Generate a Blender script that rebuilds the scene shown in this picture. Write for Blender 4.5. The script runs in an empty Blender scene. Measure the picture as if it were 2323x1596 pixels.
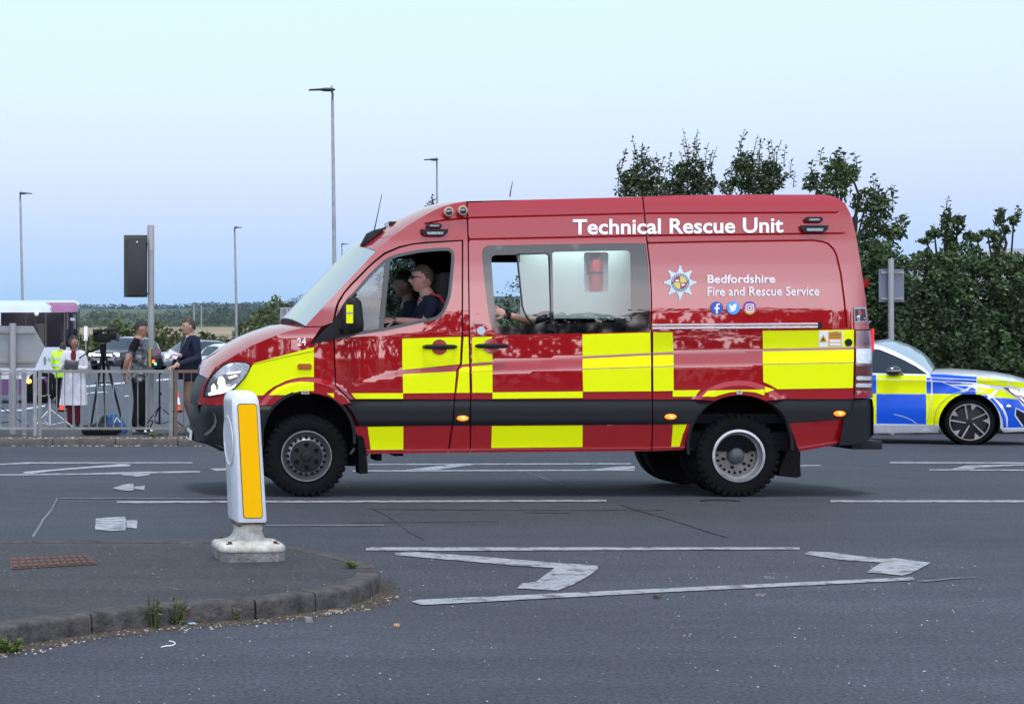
import bpy, bmesh, math, random
import numpy as np
from mathutils import Vector, Matrix
from mathutils.geometry import delaunay_2d_cdt

random.seed(7); np.random.seed(7)
scene = bpy.context.scene
COL = scene.collection

# ------------------------------------------------------------------ camera
# pixel measurements below are in a 2323 px wide copy of the photograph
FD, CX, CY, H = 4112.0, 198.5, 774.2, 1.325
cam = bpy.data.cameras.new('camera'); camo = bpy.data.objects.new('camera', cam); COL.objects.link(camo)
camo.location = (0, 0, H); camo.rotation_euler = (math.radians(90), 0, 0)
cam.sensor_width = 36.0; cam.lens = 36.0 * FD / 2323.0
cam.shift_x = (2323 / 2 - CX) / 2323.0; cam.shift_y = -(1596 / 2 - CY) / 2323.0
cam.clip_start = 0.1; cam.clip_end = 9000
scene.camera = camo

# ------------------------------------------------------------------ world: clear sky just after sunset, afterglow behind the camera
world = bpy.data.worlds.new('World'); scene.world = world; world.use_nodes = True
nt = world.node_tree; N = nt.nodes; L = nt.links; N.clear()
out = N.new('ShaderNodeOutputWorld'); bg = N.new('ShaderNodeBackground'); bg.inputs['Strength'].default_value = 1.0
tc = N.new('ShaderNodeTexCoord'); sep = N.new('ShaderNodeSeparateXYZ'); L.new(tc.outputs['Generated'], sep.inputs[0])
ramp = N.new('ShaderNodeValToRGB'); L.new(sep.outputs['Z'], ramp.inputs[0])
cr = ramp.color_ramp
stops = [(0.0, (.33, .60, .95)), (.025, (.36, .62, .97)), (.05, (.46, .66, 1.0)), (.075, (.58, .71, 1.03)), (.10, (.66, .79, 1.03)),
         (.135, (.70, .87, 1.0)), (.19, (.71, .93, .99)), (.35, (.64, .83, .95)), (.65, (.50, .68, .92)), (1.0, (.40, .56, .84))]
cr.elements[0].position = stops[0][0]; cr.elements[0].color = (*stops[0][1], 1)
cr.elements[1].position = stops[-1][0]; cr.elements[1].color = (*stops[-1][1], 1)
for p, c in stops[1:-1]:
    e = cr.elements.new(p); e.color = (*c, 1)
def wmath(op, a, b=None):
    n = N.new('ShaderNodeMath'); n.operation = op
    for i, s in enumerate((a, b)):
        if s is None: continue
        if isinstance(s, (int, float)): n.inputs[i].default_value = s
        else: L.new(s, n.inputs[i])
    return n.outputs[0]
az = wmath('POWER', wmath('MAXIMUM', wmath('MULTIPLY', sep.outputs['Y'], -1.0), 0.0), 1.2)
gr = N.new('ShaderNodeValToRGB'); L.new(sep.outputs['Z'], gr.inputs[0]); g = gr.color_ramp
gst = [(0, (1, .90, 1.0)), (.17, (1, .91, 1.05)), (.28, (.66, .62, .76)), (.42, (.24, .24, .28)), (.6, (.08, .09, .11)), (1.0, (.0, .0, .0))]
g.elements[0].position = 0; g.elements[0].color = (*gst[0][1], 1)
g.elements[1].position = 1; g.elements[1].color = (*gst[-1][1], 1)
for p, c in gst[1:-1]:
    e = g.elements.new(p); e.color = (*c, 1)
gm = N.new('ShaderNodeVectorMath'); gm.operation = 'SCALE'; L.new(gr.outputs[0], gm.inputs[0]); L.new(wmath('MULTIPLY', az, 3.1), gm.inputs['Scale'])
sky = N.new('ShaderNodeTexSky'); sky.sky_type = 'NISHITA'; sky.sun_disc = False
sky.sun_elevation = math.radians(3); sky.sun_rotation = math.radians(170); sky.altitude = 40
sk = N.new('ShaderNodeVectorMath'); sk.operation = 'SCALE'; L.new(sky.outputs[0], sk.inputs[0]); sk.inputs['Scale'].default_value = 0.03
a1 = N.new('ShaderNodeVectorMath'); L.new(ramp.outputs[0], a1.inputs[0]); L.new(gm.outputs[0], a1.inputs[1])
a2 = N.new('ShaderNodeVectorMath'); L.new(a1.outputs[0], a2.inputs[0]); L.new(sk.outputs[0], a2.inputs[1])
L.new(a2.outputs[0], bg.inputs['Color']); L.new(bg.outputs[0], out.inputs['Surface'])

sun = bpy.data.lights.new('sun', 'SUN'); sun.energy = 2.6; sun.angle = math.radians(16); sun.color = (1.0, .97, .95)
suno = bpy.data.objects.new('sun', sun); COL.objects.link(suno)
suno.rotation_euler = (math.radians(13), 0, math.radians(6))

scene.view_settings.view_transform = 'Standard'; scene.view_settings.look = 'None'
scene.view_settings.exposure = 0.0; scene.view_settings.gamma = 1.0
scene.view_settings.use_curve_mapping = False

# ------------------------------------------------------------------ helpers
KD = 4096 / 2323.0
def crop(ox, oy, s, pts):
    return [((x / s + ox) / KD, (y / s + oy) / KD) for x, y in pts]
def P(x, y, Y):
    return ((x - CX) * Y / FD, Y, H - (y - CY) * Y / FD)
def lerp(a, b, t): return a + (b - a) * t
def tab(T, v):
    if v <= T[0][0]: return T[0][1]
    for (a, p), (b, q) in zip(T, T[1:]):
        if v <= b: return p + (q - p) * (v - a) / (b - a)
    return T[-1][1]
def sst(a, b, v):
    t = min(1, max(0, (v - a) / (b - a))); return t * t * (3 - 2 * t)
GP = [(0, 0), (16, 0), (26.5, -.2), (33, -.26), (54, -.5), (80, -.4), (104, -.12), (130, 0), (200, 0), (400, 3.0), (620, 6.3), (900, 12), (1500, 26), (2600, 48), (5000, 60)]
def ground(X, Y):
    z = tab(GP, Y)
    w = 1 - .25 * sst(2.5, 9, X) * (1 if Y < 60 else max(0, 1 - (Y - 60) / 40))
    return z * w
def G(x, y, dz=0.0):
    Y = FD * (H - dz) / (y - CY)
    for _ in range(60):
        X = (x - CX) * Y / FD
        Yn = FD * (H - dz - ground(X, Y)) / (y - CY)
        Y = .5 * Y + .5 * Yn
    return ((x - CX) * Y / FD, Y, ground((x - CX) * Y / FD, Y) + dz)
def catmull(pts, n=4, closed=False):
    out = []; m = len(pts); rng = range(m if closed else m - 1)
    for i in rng:
        if closed: p0, p1, p2, p3 = pts[(i - 1) % m], pts[i], pts[(i + 1) % m], pts[(i + 2) % m]
        else: p0, p1, p2, p3 = pts[max(i - 1, 0)], pts[i], pts[i + 1], pts[min(i + 2, m - 1)]
        for k in range(n):
            t = k / n
            out.append(tuple(.5 * ((2 * b) + (-a + c) * t + (2 * a - 5 * b + 4 * c - d) * t * t + (-a + 3 * b - 3 * c + d) * t ** 3)
                             for a, b, c, d in zip(p0, p1, p2, p3)))
    if not closed: out.append(tuple(pts[-1]))
    return out

# ------------------------------------------------------------------ materials
MC = {}
def mat(name, col=(.5, .5, .5), rough=.5, metal=0, coat=0, emit=None, es=1, var=0, vs=8, bump=0, bs=40, spec=.5, col2=None, alpha=None, trans=0, ior=None, coatr=.03):
    if name in MC: return MC[name]
    m = bpy.data.materials.new(name); m.use_nodes = True; nt = m.node_tree; b = nt.nodes['Principled BSDF']
    b.inputs['Base Color'].default_value = (*col, 1); b.inputs['Roughness'].default_value = rough
    b.inputs['Metallic'].default_value = metal; b.inputs['Coat Weight'].default_value = coat; b.inputs['Coat Roughness'].default_value = coatr
    b.inputs['Specular IOR Level'].default_value = spec
    if coat >= 1: b.inputs['Coat IOR'].default_value = 1.85
    if trans: b.inputs['Transmission Weight'].default_value = trans
    if ior: b.inputs['IOR'].default_value = ior
    if emit: b.inputs['Emission Color'].default_value = (*emit, 1); b.inputs['Emission Strength'].default_value = es
    if var or bump:
        t = nt.nodes.new('ShaderNodeTexCoord')
    if var:
        n = nt.nodes.new('ShaderNodeTexNoise'); n.inputs['Scale'].default_value = vs; n.inputs['Detail'].default_value = 5; n.inputs['Roughness'].default_value = .65
        nt.links.new(t.outputs['Object'], n.inputs['Vector'])
        r = nt.nodes.new('ShaderNodeValToRGB'); nt.links.new(n.outputs['Fac'], r.inputs[0])
        c2 = col2 or tuple(c * (1 - var) for c in col)
        r.color_ramp.elements[0].position = .3; r.color_ramp.elements[0].color = (*c2, 1)
        r.color_ramp.elements[1].position = .7; r.color_ramp.elements[1].color = (*[min(1, c * (1 + var * .5)) for c in col], 1)
        nt.links.new(r.outputs[0], b.inputs['Base Color'])
    if bump:
        n = nt.nodes.new('ShaderNodeTexNoise'); n.inputs['Scale'].default_value = bs; n.inputs['Detail'].default_value = 4
        nt.links.new(t.outputs['Object'], n.inputs['Vector'])
        bp = nt.nodes.new('ShaderNodeBump'); bp.inputs['Strength'].default_value = bump; bp.inputs['Distance'].default_value = .02
        nt.links.new(n.outputs['Fac'], bp.inputs['Height']); nt.links.new(bp.outputs[0], b.inputs['Normal'])
    MC[name] = m; return m
def glassmat(name, tint=(.8, .85, .85), refl=1.0, ior=1.5):
    if name in MC: return MC[name]
    m = bpy.data.materials.new(name); m.use_nodes = True; nt = m.node_tree; nt.nodes.clear()
    o = nt.nodes.new('ShaderNodeOutputMaterial'); mx = nt.nodes.new('ShaderNodeMixShader')
    tr = nt.nodes.new('ShaderNodeBsdfTransparent'); tr.inputs[0].default_value = (*tint, 1)
    gl = nt.nodes.new('ShaderNodeBsdfGlossy'); gl.inputs['Roughness'].default_value = .01; gl.inputs[0].default_value = (refl, refl, refl, 1)
    fr = nt.nodes.new('ShaderNodeFresnel'); fr.inputs[0].default_value = ior
    nt.links.new(fr.outputs[0], mx.inputs[0]); nt.links.new(tr.outputs[0], mx.inputs[1]); nt.links.new(gl.outputs[0], mx.inputs[2])
    nt.links.new(mx.outputs[0], o.inputs[0]); MC[name] = m; return m

# ------------------------------------------------------------------ mesh builder
ORI = {}
class MB:
    def __init__(s): s.v = []; s.f = []; s.m = []
    def add(s, v, f, mi=0):
        o = len(s.v); s.v += [tuple(p) for p in v]; s.f += [tuple(i + o for i in q) for q in f]; s.m += [mi] * len(f) if isinstance(mi, int) else list(mi); return s
    def box(s, c, d, mi=0, R=None):
        hx, hy, hz = d[0] / 2, d[1] / 2, d[2] / 2
        vs = [Vector((x, y, z)) for x in (-hx, hx) for y in (-hy, hy) for z in (-hz, hz)]
        if R is not None: vs = [R @ v for v in vs]
        c = Vector(c)
        return s.add([c + v for v in vs], [(0, 1, 3, 2), (4, 6, 7, 5), (0, 4, 5, 1), (2, 3, 7, 6), (0, 2, 6, 4), (1, 5, 7, 3)], mi)
    def cyl(s, p0, p1, r0, r1=None, n=10, mi=0, caps=True):
        r1 = r0 if r1 is None else r1; p0 = Vector(p0); p1 = Vector(p1); d = (p1 - p0)
        if d.length < 1e-9: return s
        d.normalize(); a = d.orthogonal().normalized(); b = d.cross(a); v = []
        for p, r in ((p0, r0), (p1, r1)):
            for i in range(n):
                t = 2 * math.pi * i / n; v.append(p + (a * math.cos(t) + b * math.sin(t)) * r)
        f = [(i, (i + 1) % n, n + (i + 1) % n, n + i) for i in range(n)]
        if caps: f += [tuple(range(n - 1, -1, -1)), tuple(range(n, 2 * n))]
        return s.add(v, f, mi)
    def tube(s, pts, r, n=8, mi=0):
        pts = [Vector(p) for p in pts]; rr = r if isinstance(r, (list, tuple)) else [r] * len(pts)
        v = []; a = None
        for i, p in enumerate(pts):
            d = (pts[min(i + 1, len(pts) - 1)] - pts[max(i - 1, 0)]).normalized()
            a = d.orthogonal().normalized() if a is None else (a - d * a.dot(d)).normalized()
            b = d.cross(a)
            for k in range(n):
                t = 2 * math.pi * k / n; v.append(p + (a * math.cos(t) + b * math.sin(t)) * rr[i])
        f = []
        for i in range(len(pts) - 1):
            for k in range(n): f.append((i * n + k, i * n + (k + 1) % n, (i + 1) * n + (k + 1) % n, (i + 1) * n + k))
        f += [tuple(range(n - 1, -1, -1)), tuple(range((len(pts) - 1) * n, len(pts) * n))]
        return s.add(v, f, mi)
    def lathe(s, c, ax, prof, n=24, mi=0, R=None):
        c = Vector(c); ax = Vector(ax).normalized(); a = ax.orthogonal().normalized(); b = ax.cross(a); v = []
        for r, h in prof:
            for i in range(n):
                t = 2 * math.pi * i / n; v.append(c + ax * h + (a * math.cos(t) + b * math.sin(t)) * r)
        f = []
        mis = []
        for j in range(len(prof) - 1):
            for i in range(n):
                f.append((j * n + i, j * n + (i + 1) % n, (j + 1) * n + (i + 1) % n, (j + 1) * n + i)); mis.append(mi if isinstance(mi, int) else mi[j])
        return s.add(v, f, mis)
    def ell(s, c, r, n=12, m=8, mi=0, R=None):
        c = Vector(c); v = []
        for j in range(m + 1):
            ph = math.pi * j / m
            for i in range(n):
                t = 2 * math.pi * i / n; p = Vector((r[0] * math.sin(ph) * math.cos(t), r[1] * math.sin(ph) * math.sin(t), r[2] * math.cos(ph)))
                v.append(c + (R @ p if R is not None else p))
        f = [(j * n + i, (j + 1) * n + i, (j + 1) * n + (i + 1) % n, j * n + (i + 1) % n) for j in range(m) for i in range(n)]
        return s.add(v, f, mi)
    def prism(s, poly, y0, y1, mi=0):
        """poly of (x,z) world, extruded along y"""
        n = len(poly); v = [(x, y0, z) for x, z in poly] + [(x, y1, z) for x, z in poly]
        f = [(i, (i + 1) % n, n + (i + 1) % n, n + i) for i in range(n)] + [tuple(range(n)), tuple(range(2 * n - 1, n - 1, -1))]
        return s.add(v, f, mi)
    def slab(s, poly, z0, z1, mi=0):
        n = len(poly); v = [(x, y, z0) for x, y in poly] + [(x, y, z1) for x, y in poly]
        f = [(i, (i + 1) % n, n + (i + 1) % n, n + i) for i in range(n)] + [tuple(range(n - 1, -1, -1)), tuple(range(n, 2 * n))]
        return s.add(v, f, mi)
    def loft(s, rings, mi=0, caps=True, closed=True):
        n = len(rings[0]); v = [p for r in rings for p in r]; f = []
        for j in range(len(rings) - 1):
            for i in range(n if closed else n - 1): f.append((j * n + i, j * n + (i + 1) % n, (j + 1) * n + (i + 1) % n, (j + 1) * n + i))
        if caps: f += [tuple(range(n - 1, -1, -1)), tuple(range((len(rings) - 1) * n, len(rings) * n))]
        return s.add(v, f, mi)
    def xf(s, M):
        s.v = [tuple(M @ Vector(p)) for p in s.v]; return s
    def build(s, name, mats, parent=None, ang=35, bevel=0, fix=False, label=None):
        o3 = ORI.get(parent.name, (0, 0, 0)) if parent else (0, 0, 0)
        me = bpy.data.meshes.new(name)
        me.from_pydata([(x - o3[0], y - o3[1], z - o3[2]) for x, y, z in s.v], [], s.f)
        mats = mats if isinstance(mats, (list, tuple)) else [mats]
        for m in mats: me.materials.append(m)
        if len(mats) > 1: me.polygons.foreach_set('material_index', s.m)
        if bevel or fix:
            bm = bmesh.new(); bm.from_mesh(me); bmesh.ops.remove_doubles(bm, verts=bm.verts, dist=1e-5)
            bmesh.ops.recalc_face_normals(bm, faces=bm.faces)
            if bevel: bmesh.ops.bevel(bm, geom=bm.edges[:], offset=bevel, segments=2, profile=.6, affect='EDGES', clamp_overlap=True)
            bm.to_mesh(me); bm.free()
        me.shade_smooth(); me.set_sharp_from_angle(angle=math.radians(ang))
        o = bpy.data.objects.new(name, me); COL.objects.link(o)
        if parent: o.parent = parent; ORI[o.name] = o3
        if label: o['label'] = label
        return o
def T(name, label, cat, loc, group=None):
    o = bpy.data.objects.new(name, None); COL.objects.link(o); o.location = loc; ORI[o.name] = tuple(loc)
    o.empty_display_size = .2
    o['label'] = label; o['category'] = cat
    if group: o['group'] = group
    return o
def tag(o, label=None, cat=None, group=None, kind=None):
    if label: o['label'] = label
    if cat: o['category'] = cat
    if group: o['group'] = group
    if kind: o['kind'] = kind
    return o
def copytree(o, loc, rz=None, label=None):
    c = o.copy(); COL.objects.link(c); c.location = loc
    if rz is not None: c.rotation_euler = (0, 0, rz)
    if label: c['label'] = label
    for ch in o.children:
        k = ch.copy(); COL.objects.link(k); k.parent = c
        for g in ch.children:
            q = g.copy(); COL.objects.link(q); q.parent = k
    return c
def fast(name, V, F, m, parent=None, smooth=False):
    """V (n,3) array, F (k,4|3) array"""
    o3 = ORI.get(parent.name, (0, 0, 0)) if parent else (0, 0, 0)
    V = np.asarray(V, dtype=np.float32) - np.asarray(o3, dtype=np.float32); F = np.asarray(F, dtype=np.int32); k = F.shape[1]
    me = bpy.data.meshes.new(name); me.vertices.add(len(V)); me.vertices.foreach_set('co', V.ravel())
    me.loops.add(F.size); me.loops.foreach_set('vertex_index', F.ravel())
    me.polygons.add(len(F)); me.polygons.foreach_set('loop_start', np.arange(0, F.size, k, dtype=np.int32))
    me.update(calc_edges=True); me.materials.append(m)
    if smooth: me.shade_smooth()
    o = bpy.data.objects.new(name, me); COL.objects.link(o)
    if parent: o.parent = parent
    return o

# ------------------------------------------------------------------ side skins: outlines measured on the photograph, lifted to their real depth
def inside(p, poly):
    x, y = p; c = False; n = len(poly); j = n - 1
    for i in range(n):
        xi, yi = poly[i]; xj, yj = poly[j]
        if (yi > y) != (yj > y) and x < (xj - xi) * (y - yi) / (yj - yi) + xi: c = not c
        j = i
    return c
def segd(p, a, b):
    ax, ay = a; bx, by = b; dx, dy = bx - ax, by - ay; l = dx * dx + dy * dy
    t = 0 if l == 0 else max(0, min(1, ((p[0] - ax) * dx + (p[1] - ay) * dy) / l))
    return math.hypot(p[0] - ax - t * dx, p[1] - ay - t * dy)
def dens(poly, step, closed=True):
    out = []; n = len(poly)
    for i in range(n if closed else n - 1):
        a, b = poly[i], poly[(i + 1) % n]; k = max(1, int(math.hypot(b[0] - a[0], b[1] - a[1]) / step))
        for q in range(k): out.append((a[0] + (b[0] - a[0]) * q / k, a[1] + (b[1] - a[1]) * q / k))
    if not closed: out.append(poly[-1])
    return out
def tri2d(outer, holes=(), step=10, lines=()):
    V = []; E = []
    for poly in [outer] + list(holes):
        p = dens(poly, step); o = len(V); V += p; E += [(o + i, o + (i + 1) % len(p)) for i in range(len(p))]
    for ln in lines:
        p = [q for q in dens(ln, step, False)]; o = len(V)
        V += p; E += [(o + i, o + i + 1) for i in range(len(p) - 1)]
    nb = len(V); B = np.array(V)
    xs = [p[0] for p in outer]; ys = [p[1] for p in outer]
    x = min(xs) + step * .5
    while x < max(xs):
        y = min(ys) + step * .5
        while y < max(ys):
            q = (x, y)
            if inside(q, outer) and not any(inside(q, h) for h in holes) and ((B[:, 0] - x) ** 2 + (B[:, 1] - y) ** 2).min() > (step * .42) ** 2:
                V.append(q)
            y += step
        x += step
    r = delaunay_2d_cdt([Vector(v) for v in V], E, [], 0, 1e-4)
    vs = [(v[0], v[1]) for v in r[0]]; fs = []
    for f in r[2]:
        c = (sum(vs[i][0] for i in f) / len(f), sum(vs[i][1] for i in f) / len(f))
        if inside(c, outer) and not any(inside(c, h) for h in holes): fs.append(tuple(f))
    return vs, fs
class Surf:
    def __init__(s, Y0, yoff, lines=(), far=None): s.Y0 = Y0; s.yoff = yoff; s.lines = lines; s.far = far
    def lift(s, x, y, off=0, far=False):
        Y = s.Y0 + s.yoff(x, y) - off; p = P(x, y, Y)
        if far: return (p[0], s.far - p[1], p[2])
        return p
    def skin(s, mb, outer, holes=(), step=10, off=0, rim=0, mi=0, lines=None, far=False, inner=None):
        ls = []
        for ln in (s.lines if lines is None else lines): # keep pieces inside
            run = []
            for q in dens(ln, step / 2, False):
                if inside(q, outer) and not any(inside(q, h) for h in holes): run.append(q)
                else:
                    if len(run) > 1: ls.append(run)
                    run = []
            if len(run) > 1: ls.append(run)
        vs, fs = tri2d(outer, holes, step, ls)
        V = [s.lift(x, y, off, far) for x, y in vs]
        # orient towards the camera (-Y)
        F = []
        for f in fs:
            a, b, c = (vs[i] for i in f[:3]); cr_ = (b[0] - a[0]) * (c[1] - a[1]) - (b[1] - a[1]) * (c[0] - a[0])
            F.append(f if (cr_ < 0) != far else f[::-1])
        o = len(mb.v); mb.add(V, F, mi)
        if rim:
            cnt = {}
            for f in F:
                for i in range(len(f)):
                    a, b = f[i], f[(i + 1) % len(f)]; k = (min(a, b), max(a, b)); cnt.setdefault(k, []).append((a, b))
            rm = {}; nv = []; nf = []
            def get(i):
                if i not in rm:
                    rm[i] = len(nv); x, y = vs[i]; nv.append(s.lift(x, y, off - rim, far))
                return rm[i]
            base = len(mb.v); pend = []
            for k, e in cnt.items():
                if len(e) == 1:
                    a, b = e[0]; pend.append((b + o, a + o, get(a) + base, get(b) + base))
            mb.v += nv; mb.f += pend; mb.m += [mi] * len(pend)
        return mb
TX = {}
def textdata(s, bold=0.0):
    k = (s, bold)
    if k in TX: return TX[k]
    c = bpy.data.curves.new('lettering', 'FONT'); c.body = s; c.offset = bold; c.resolution_u = 3; c.fill_mode = 'FRONT'
    o = bpy.data.objects.new('lettering', c); COL.objects.link(o)
    dg = bpy.context.evaluated_depsgraph_get(); e = o.evaluated_get(dg); me = e.to_mesh()
    v = [(q.co.x, q.co.y) for q in me.vertices]; f = [tuple(p.vertices) for p in me.polygons]; e.to_mesh_clear()
    bpy.data.objects.remove(o); bpy.data.curves.remove(c)
    TX[k] = (v, f); return TX[k]
def text_on(S, mb, s, x0, x1, yt, yb, slope=0, bold=0.0, off=.004, mi=0):
    v, f = textdata(s, bold); xs = [p[0] for p in v]; ys = [p[1] for p in v]; a, b, c, d = min(xs), max(xs), min(ys), max(ys)
    V = []
    for x, y in v:
        u = (x - a) / (b - a); w = (y - c) / (d - c); px = lerp(x0, x1, u); V.append(S.lift(px, lerp(yb, yt, w) + slope * (px - x0), off))
    mb.add(V, f, mi)
def blob(cx, cy, r, n=24, ry=None): return [(cx + r * math.cos(2 * math.pi * i / n), cy + (ry or r) * math.sin(2 * math.pi * i / n)) for i in range(n)]
def rrect(x0, y0, x1, y1, r, n=4):
    out = []
    for cx, cy, a in ((x1 - r, y0 + r, -90), (x1 - r, y1 - r, 0), (x0 + r, y1 - r, 90), (x0 + r, y0 + r, 180)):
        for k in range(n + 1):
            t = math.radians(a + 90 * k / n); out.append((cx + r * math.cos(t), cy + r * math.sin(t)))
    return out
def arc(cx, cy, r, a0, a1, n):
    return [(cx + r * math.cos(math.radians(lerp(a0, a1, i / n))), cy - r * math.sin(math.radians(lerp(a0, a1, i / n)))) for i in range(n + 1)]
# ================================================================== GROUND, ROAD, ISLAND, PAVEMENT
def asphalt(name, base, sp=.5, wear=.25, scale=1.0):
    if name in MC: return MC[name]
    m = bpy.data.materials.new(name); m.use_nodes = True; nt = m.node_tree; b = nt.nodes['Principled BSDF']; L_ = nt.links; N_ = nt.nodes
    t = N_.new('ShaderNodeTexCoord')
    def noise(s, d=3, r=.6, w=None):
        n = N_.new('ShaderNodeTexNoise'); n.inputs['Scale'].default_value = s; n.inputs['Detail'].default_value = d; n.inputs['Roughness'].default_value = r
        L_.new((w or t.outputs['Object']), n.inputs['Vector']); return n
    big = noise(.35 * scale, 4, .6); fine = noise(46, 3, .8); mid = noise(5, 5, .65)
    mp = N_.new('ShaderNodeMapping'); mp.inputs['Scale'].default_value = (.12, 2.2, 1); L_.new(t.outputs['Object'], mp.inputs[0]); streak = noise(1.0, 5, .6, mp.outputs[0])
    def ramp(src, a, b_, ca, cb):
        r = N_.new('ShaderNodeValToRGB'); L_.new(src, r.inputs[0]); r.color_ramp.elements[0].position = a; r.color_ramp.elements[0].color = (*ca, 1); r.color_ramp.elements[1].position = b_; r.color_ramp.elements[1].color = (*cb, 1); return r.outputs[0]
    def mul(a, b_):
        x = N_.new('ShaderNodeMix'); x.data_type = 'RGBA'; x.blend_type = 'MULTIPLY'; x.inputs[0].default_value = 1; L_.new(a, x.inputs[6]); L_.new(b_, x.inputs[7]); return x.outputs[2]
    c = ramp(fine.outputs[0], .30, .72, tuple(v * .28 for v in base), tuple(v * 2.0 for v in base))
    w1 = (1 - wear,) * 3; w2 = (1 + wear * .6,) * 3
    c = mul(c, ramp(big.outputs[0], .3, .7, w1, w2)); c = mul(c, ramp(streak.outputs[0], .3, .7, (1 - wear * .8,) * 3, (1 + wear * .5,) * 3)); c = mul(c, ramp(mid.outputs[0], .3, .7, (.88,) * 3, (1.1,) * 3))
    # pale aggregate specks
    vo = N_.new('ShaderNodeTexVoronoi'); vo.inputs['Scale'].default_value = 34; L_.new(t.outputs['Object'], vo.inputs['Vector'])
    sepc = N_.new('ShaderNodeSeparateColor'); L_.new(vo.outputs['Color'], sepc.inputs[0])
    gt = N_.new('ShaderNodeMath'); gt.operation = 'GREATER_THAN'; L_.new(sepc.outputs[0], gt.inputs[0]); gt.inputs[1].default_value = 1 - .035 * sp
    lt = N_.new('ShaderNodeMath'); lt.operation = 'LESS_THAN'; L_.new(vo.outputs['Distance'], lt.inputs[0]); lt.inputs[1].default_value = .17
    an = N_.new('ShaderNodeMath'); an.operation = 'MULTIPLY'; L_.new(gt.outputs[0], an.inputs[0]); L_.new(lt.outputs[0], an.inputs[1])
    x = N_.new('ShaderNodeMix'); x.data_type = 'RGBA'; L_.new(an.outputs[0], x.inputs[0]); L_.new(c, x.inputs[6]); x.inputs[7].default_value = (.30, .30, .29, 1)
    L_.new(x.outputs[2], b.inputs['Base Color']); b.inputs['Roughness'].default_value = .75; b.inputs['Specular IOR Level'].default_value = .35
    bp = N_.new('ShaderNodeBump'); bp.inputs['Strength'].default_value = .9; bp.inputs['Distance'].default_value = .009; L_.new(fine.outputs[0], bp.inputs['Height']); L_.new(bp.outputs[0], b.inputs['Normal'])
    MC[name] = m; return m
road_m = asphalt('asphalt_near', (.049, .052, .067), 1.0, .24)
lane_m = asphalt('asphalt_lane', (.042, .047, .061), .25, .2)
isl_m = asphalt('asphalt_island', (.040, .039, .045), .8, .3)
hatch_m = asphalt('asphalt_hatch', (.042, .040, .044), 1.2, .3)
pave_m = asphalt('asphalt_pavement', (.055, .053, .055), .6, .35)
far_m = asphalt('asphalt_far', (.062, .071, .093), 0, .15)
grass_m = mat('field_grass', (.055, .075, .025), rough=.9, var=.5, vs=.35, col2=(.035, .050, .018))

def sheet(name, xs, ys, dz, m, kind='structure', fx=None):
    V = [(x, y, ground(x, y) + dz) for y in ys for x in xs]; n = len(xs)
    F = [(j * n + i, j * n + i + 1, (j + 1) * n + i + 1, (j + 1) * n + i) for j in range(len(ys) - 1) for i in range(n - 1)]
    return tag(fast(name, V, F, m, smooth=True), kind=kind)
def rng(a, b, s): return list(np.arange(a, b, s)) + [b]
sheet('ground', [-1500, -600, -250, -100, -40, -15, -5, 0, 3, 6, 9, 15, 40, 100, 250, 600, 1500], rng(-120, 0, 30) + rng(4, 60, 4) + [80, 92, 104, 118, 130, 160, 200, 300, 400, 500, 620, 760, 900, 1200, 1500, 2000, 2600, 3500, 5000], -.045, grass_m)
xs_ = [-60, -30, -15, -8] + rng(-4, 12, .8) + [16, 24, 40, 70]
# one carriageway sheet, with the lane surfaces as bands meeting end to end
sheet('road', xs_, [-40, -20, -5, 0, 2, 4, 6, 8, 10, 11.42], 0, road_m)
sheet('road', xs_, rng(11.42, 26.5, .9), 0, lane_m)
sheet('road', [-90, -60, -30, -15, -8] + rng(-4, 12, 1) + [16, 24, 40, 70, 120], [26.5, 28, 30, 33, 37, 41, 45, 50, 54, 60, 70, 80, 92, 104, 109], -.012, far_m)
sheet('grass_verge', [-120, -60, -30, -15, -5, 0, 5, 10, 20, 40, 80], [109, 111, 114, 120, 130], .03, mat('verge_grass', (.075, .095, .028), rough=.95, var=.45, vs=1.5, bump=.6, bs=3))
# ploughed / stubble field beyond the bushes
def band(name, x0, x1, y0, y1, m, dz=.06, nx=14, ny=8):
    return sheet(name, list(np.linspace(x0, x1, nx)), list(np.linspace(y0, y1, ny)), dz, m)
band('field', -60, 150, 285, 560, mat('stubble_field', (.30, .225, .135), rough=.95, var=.5, vs=.10, col2=(.10, .095, .05)), .35)

paint = bpy.data.materials.new('worn_road_paint'); paint.use_nodes = True; nt_ = paint.node_tree; b_ = nt_.nodes['Principled BSDF']
t_ = nt_.nodes.new('ShaderNodeTexCoord'); n1 = nt_.nodes.new('ShaderNodeTexNoise'); n1.inputs['Scale'].default_value = 9; n1.inputs['Detail'].default_value = 8; n1.inputs['Roughness'].default_value = .75
nt_.links.new(t_.outputs['Object'], n1.inputs['Vector']); r1 = nt_.nodes.new('ShaderNodeValToRGB'); nt_.links.new(n1.outputs[0], r1.inputs[0])
e = r1.color_ramp.elements; e[0].position = .42; e[0].color = (.09, .09, .10, 1); e[1].position = .48; e[1].color = (.28, .29, .31, 1); k = e.new(.7); k.color = (.36, .37, .40, 1)
nt_.links.new(r1.outputs[0], b_.inputs['Base Color']); b_.inputs['Roughness'].default_value = .6
n2 = nt_.nodes.new('ShaderNodeBump'); n2.inputs['Strength'].default_value = .4; n2.inputs['Distance'].default_value = .004; nt_.links.new(n1.outputs[0], n2.inputs['Height']); nt_.links.new(n2.outputs[0], b_.inputs['Normal'])
MC['paint'] = paint
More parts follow.
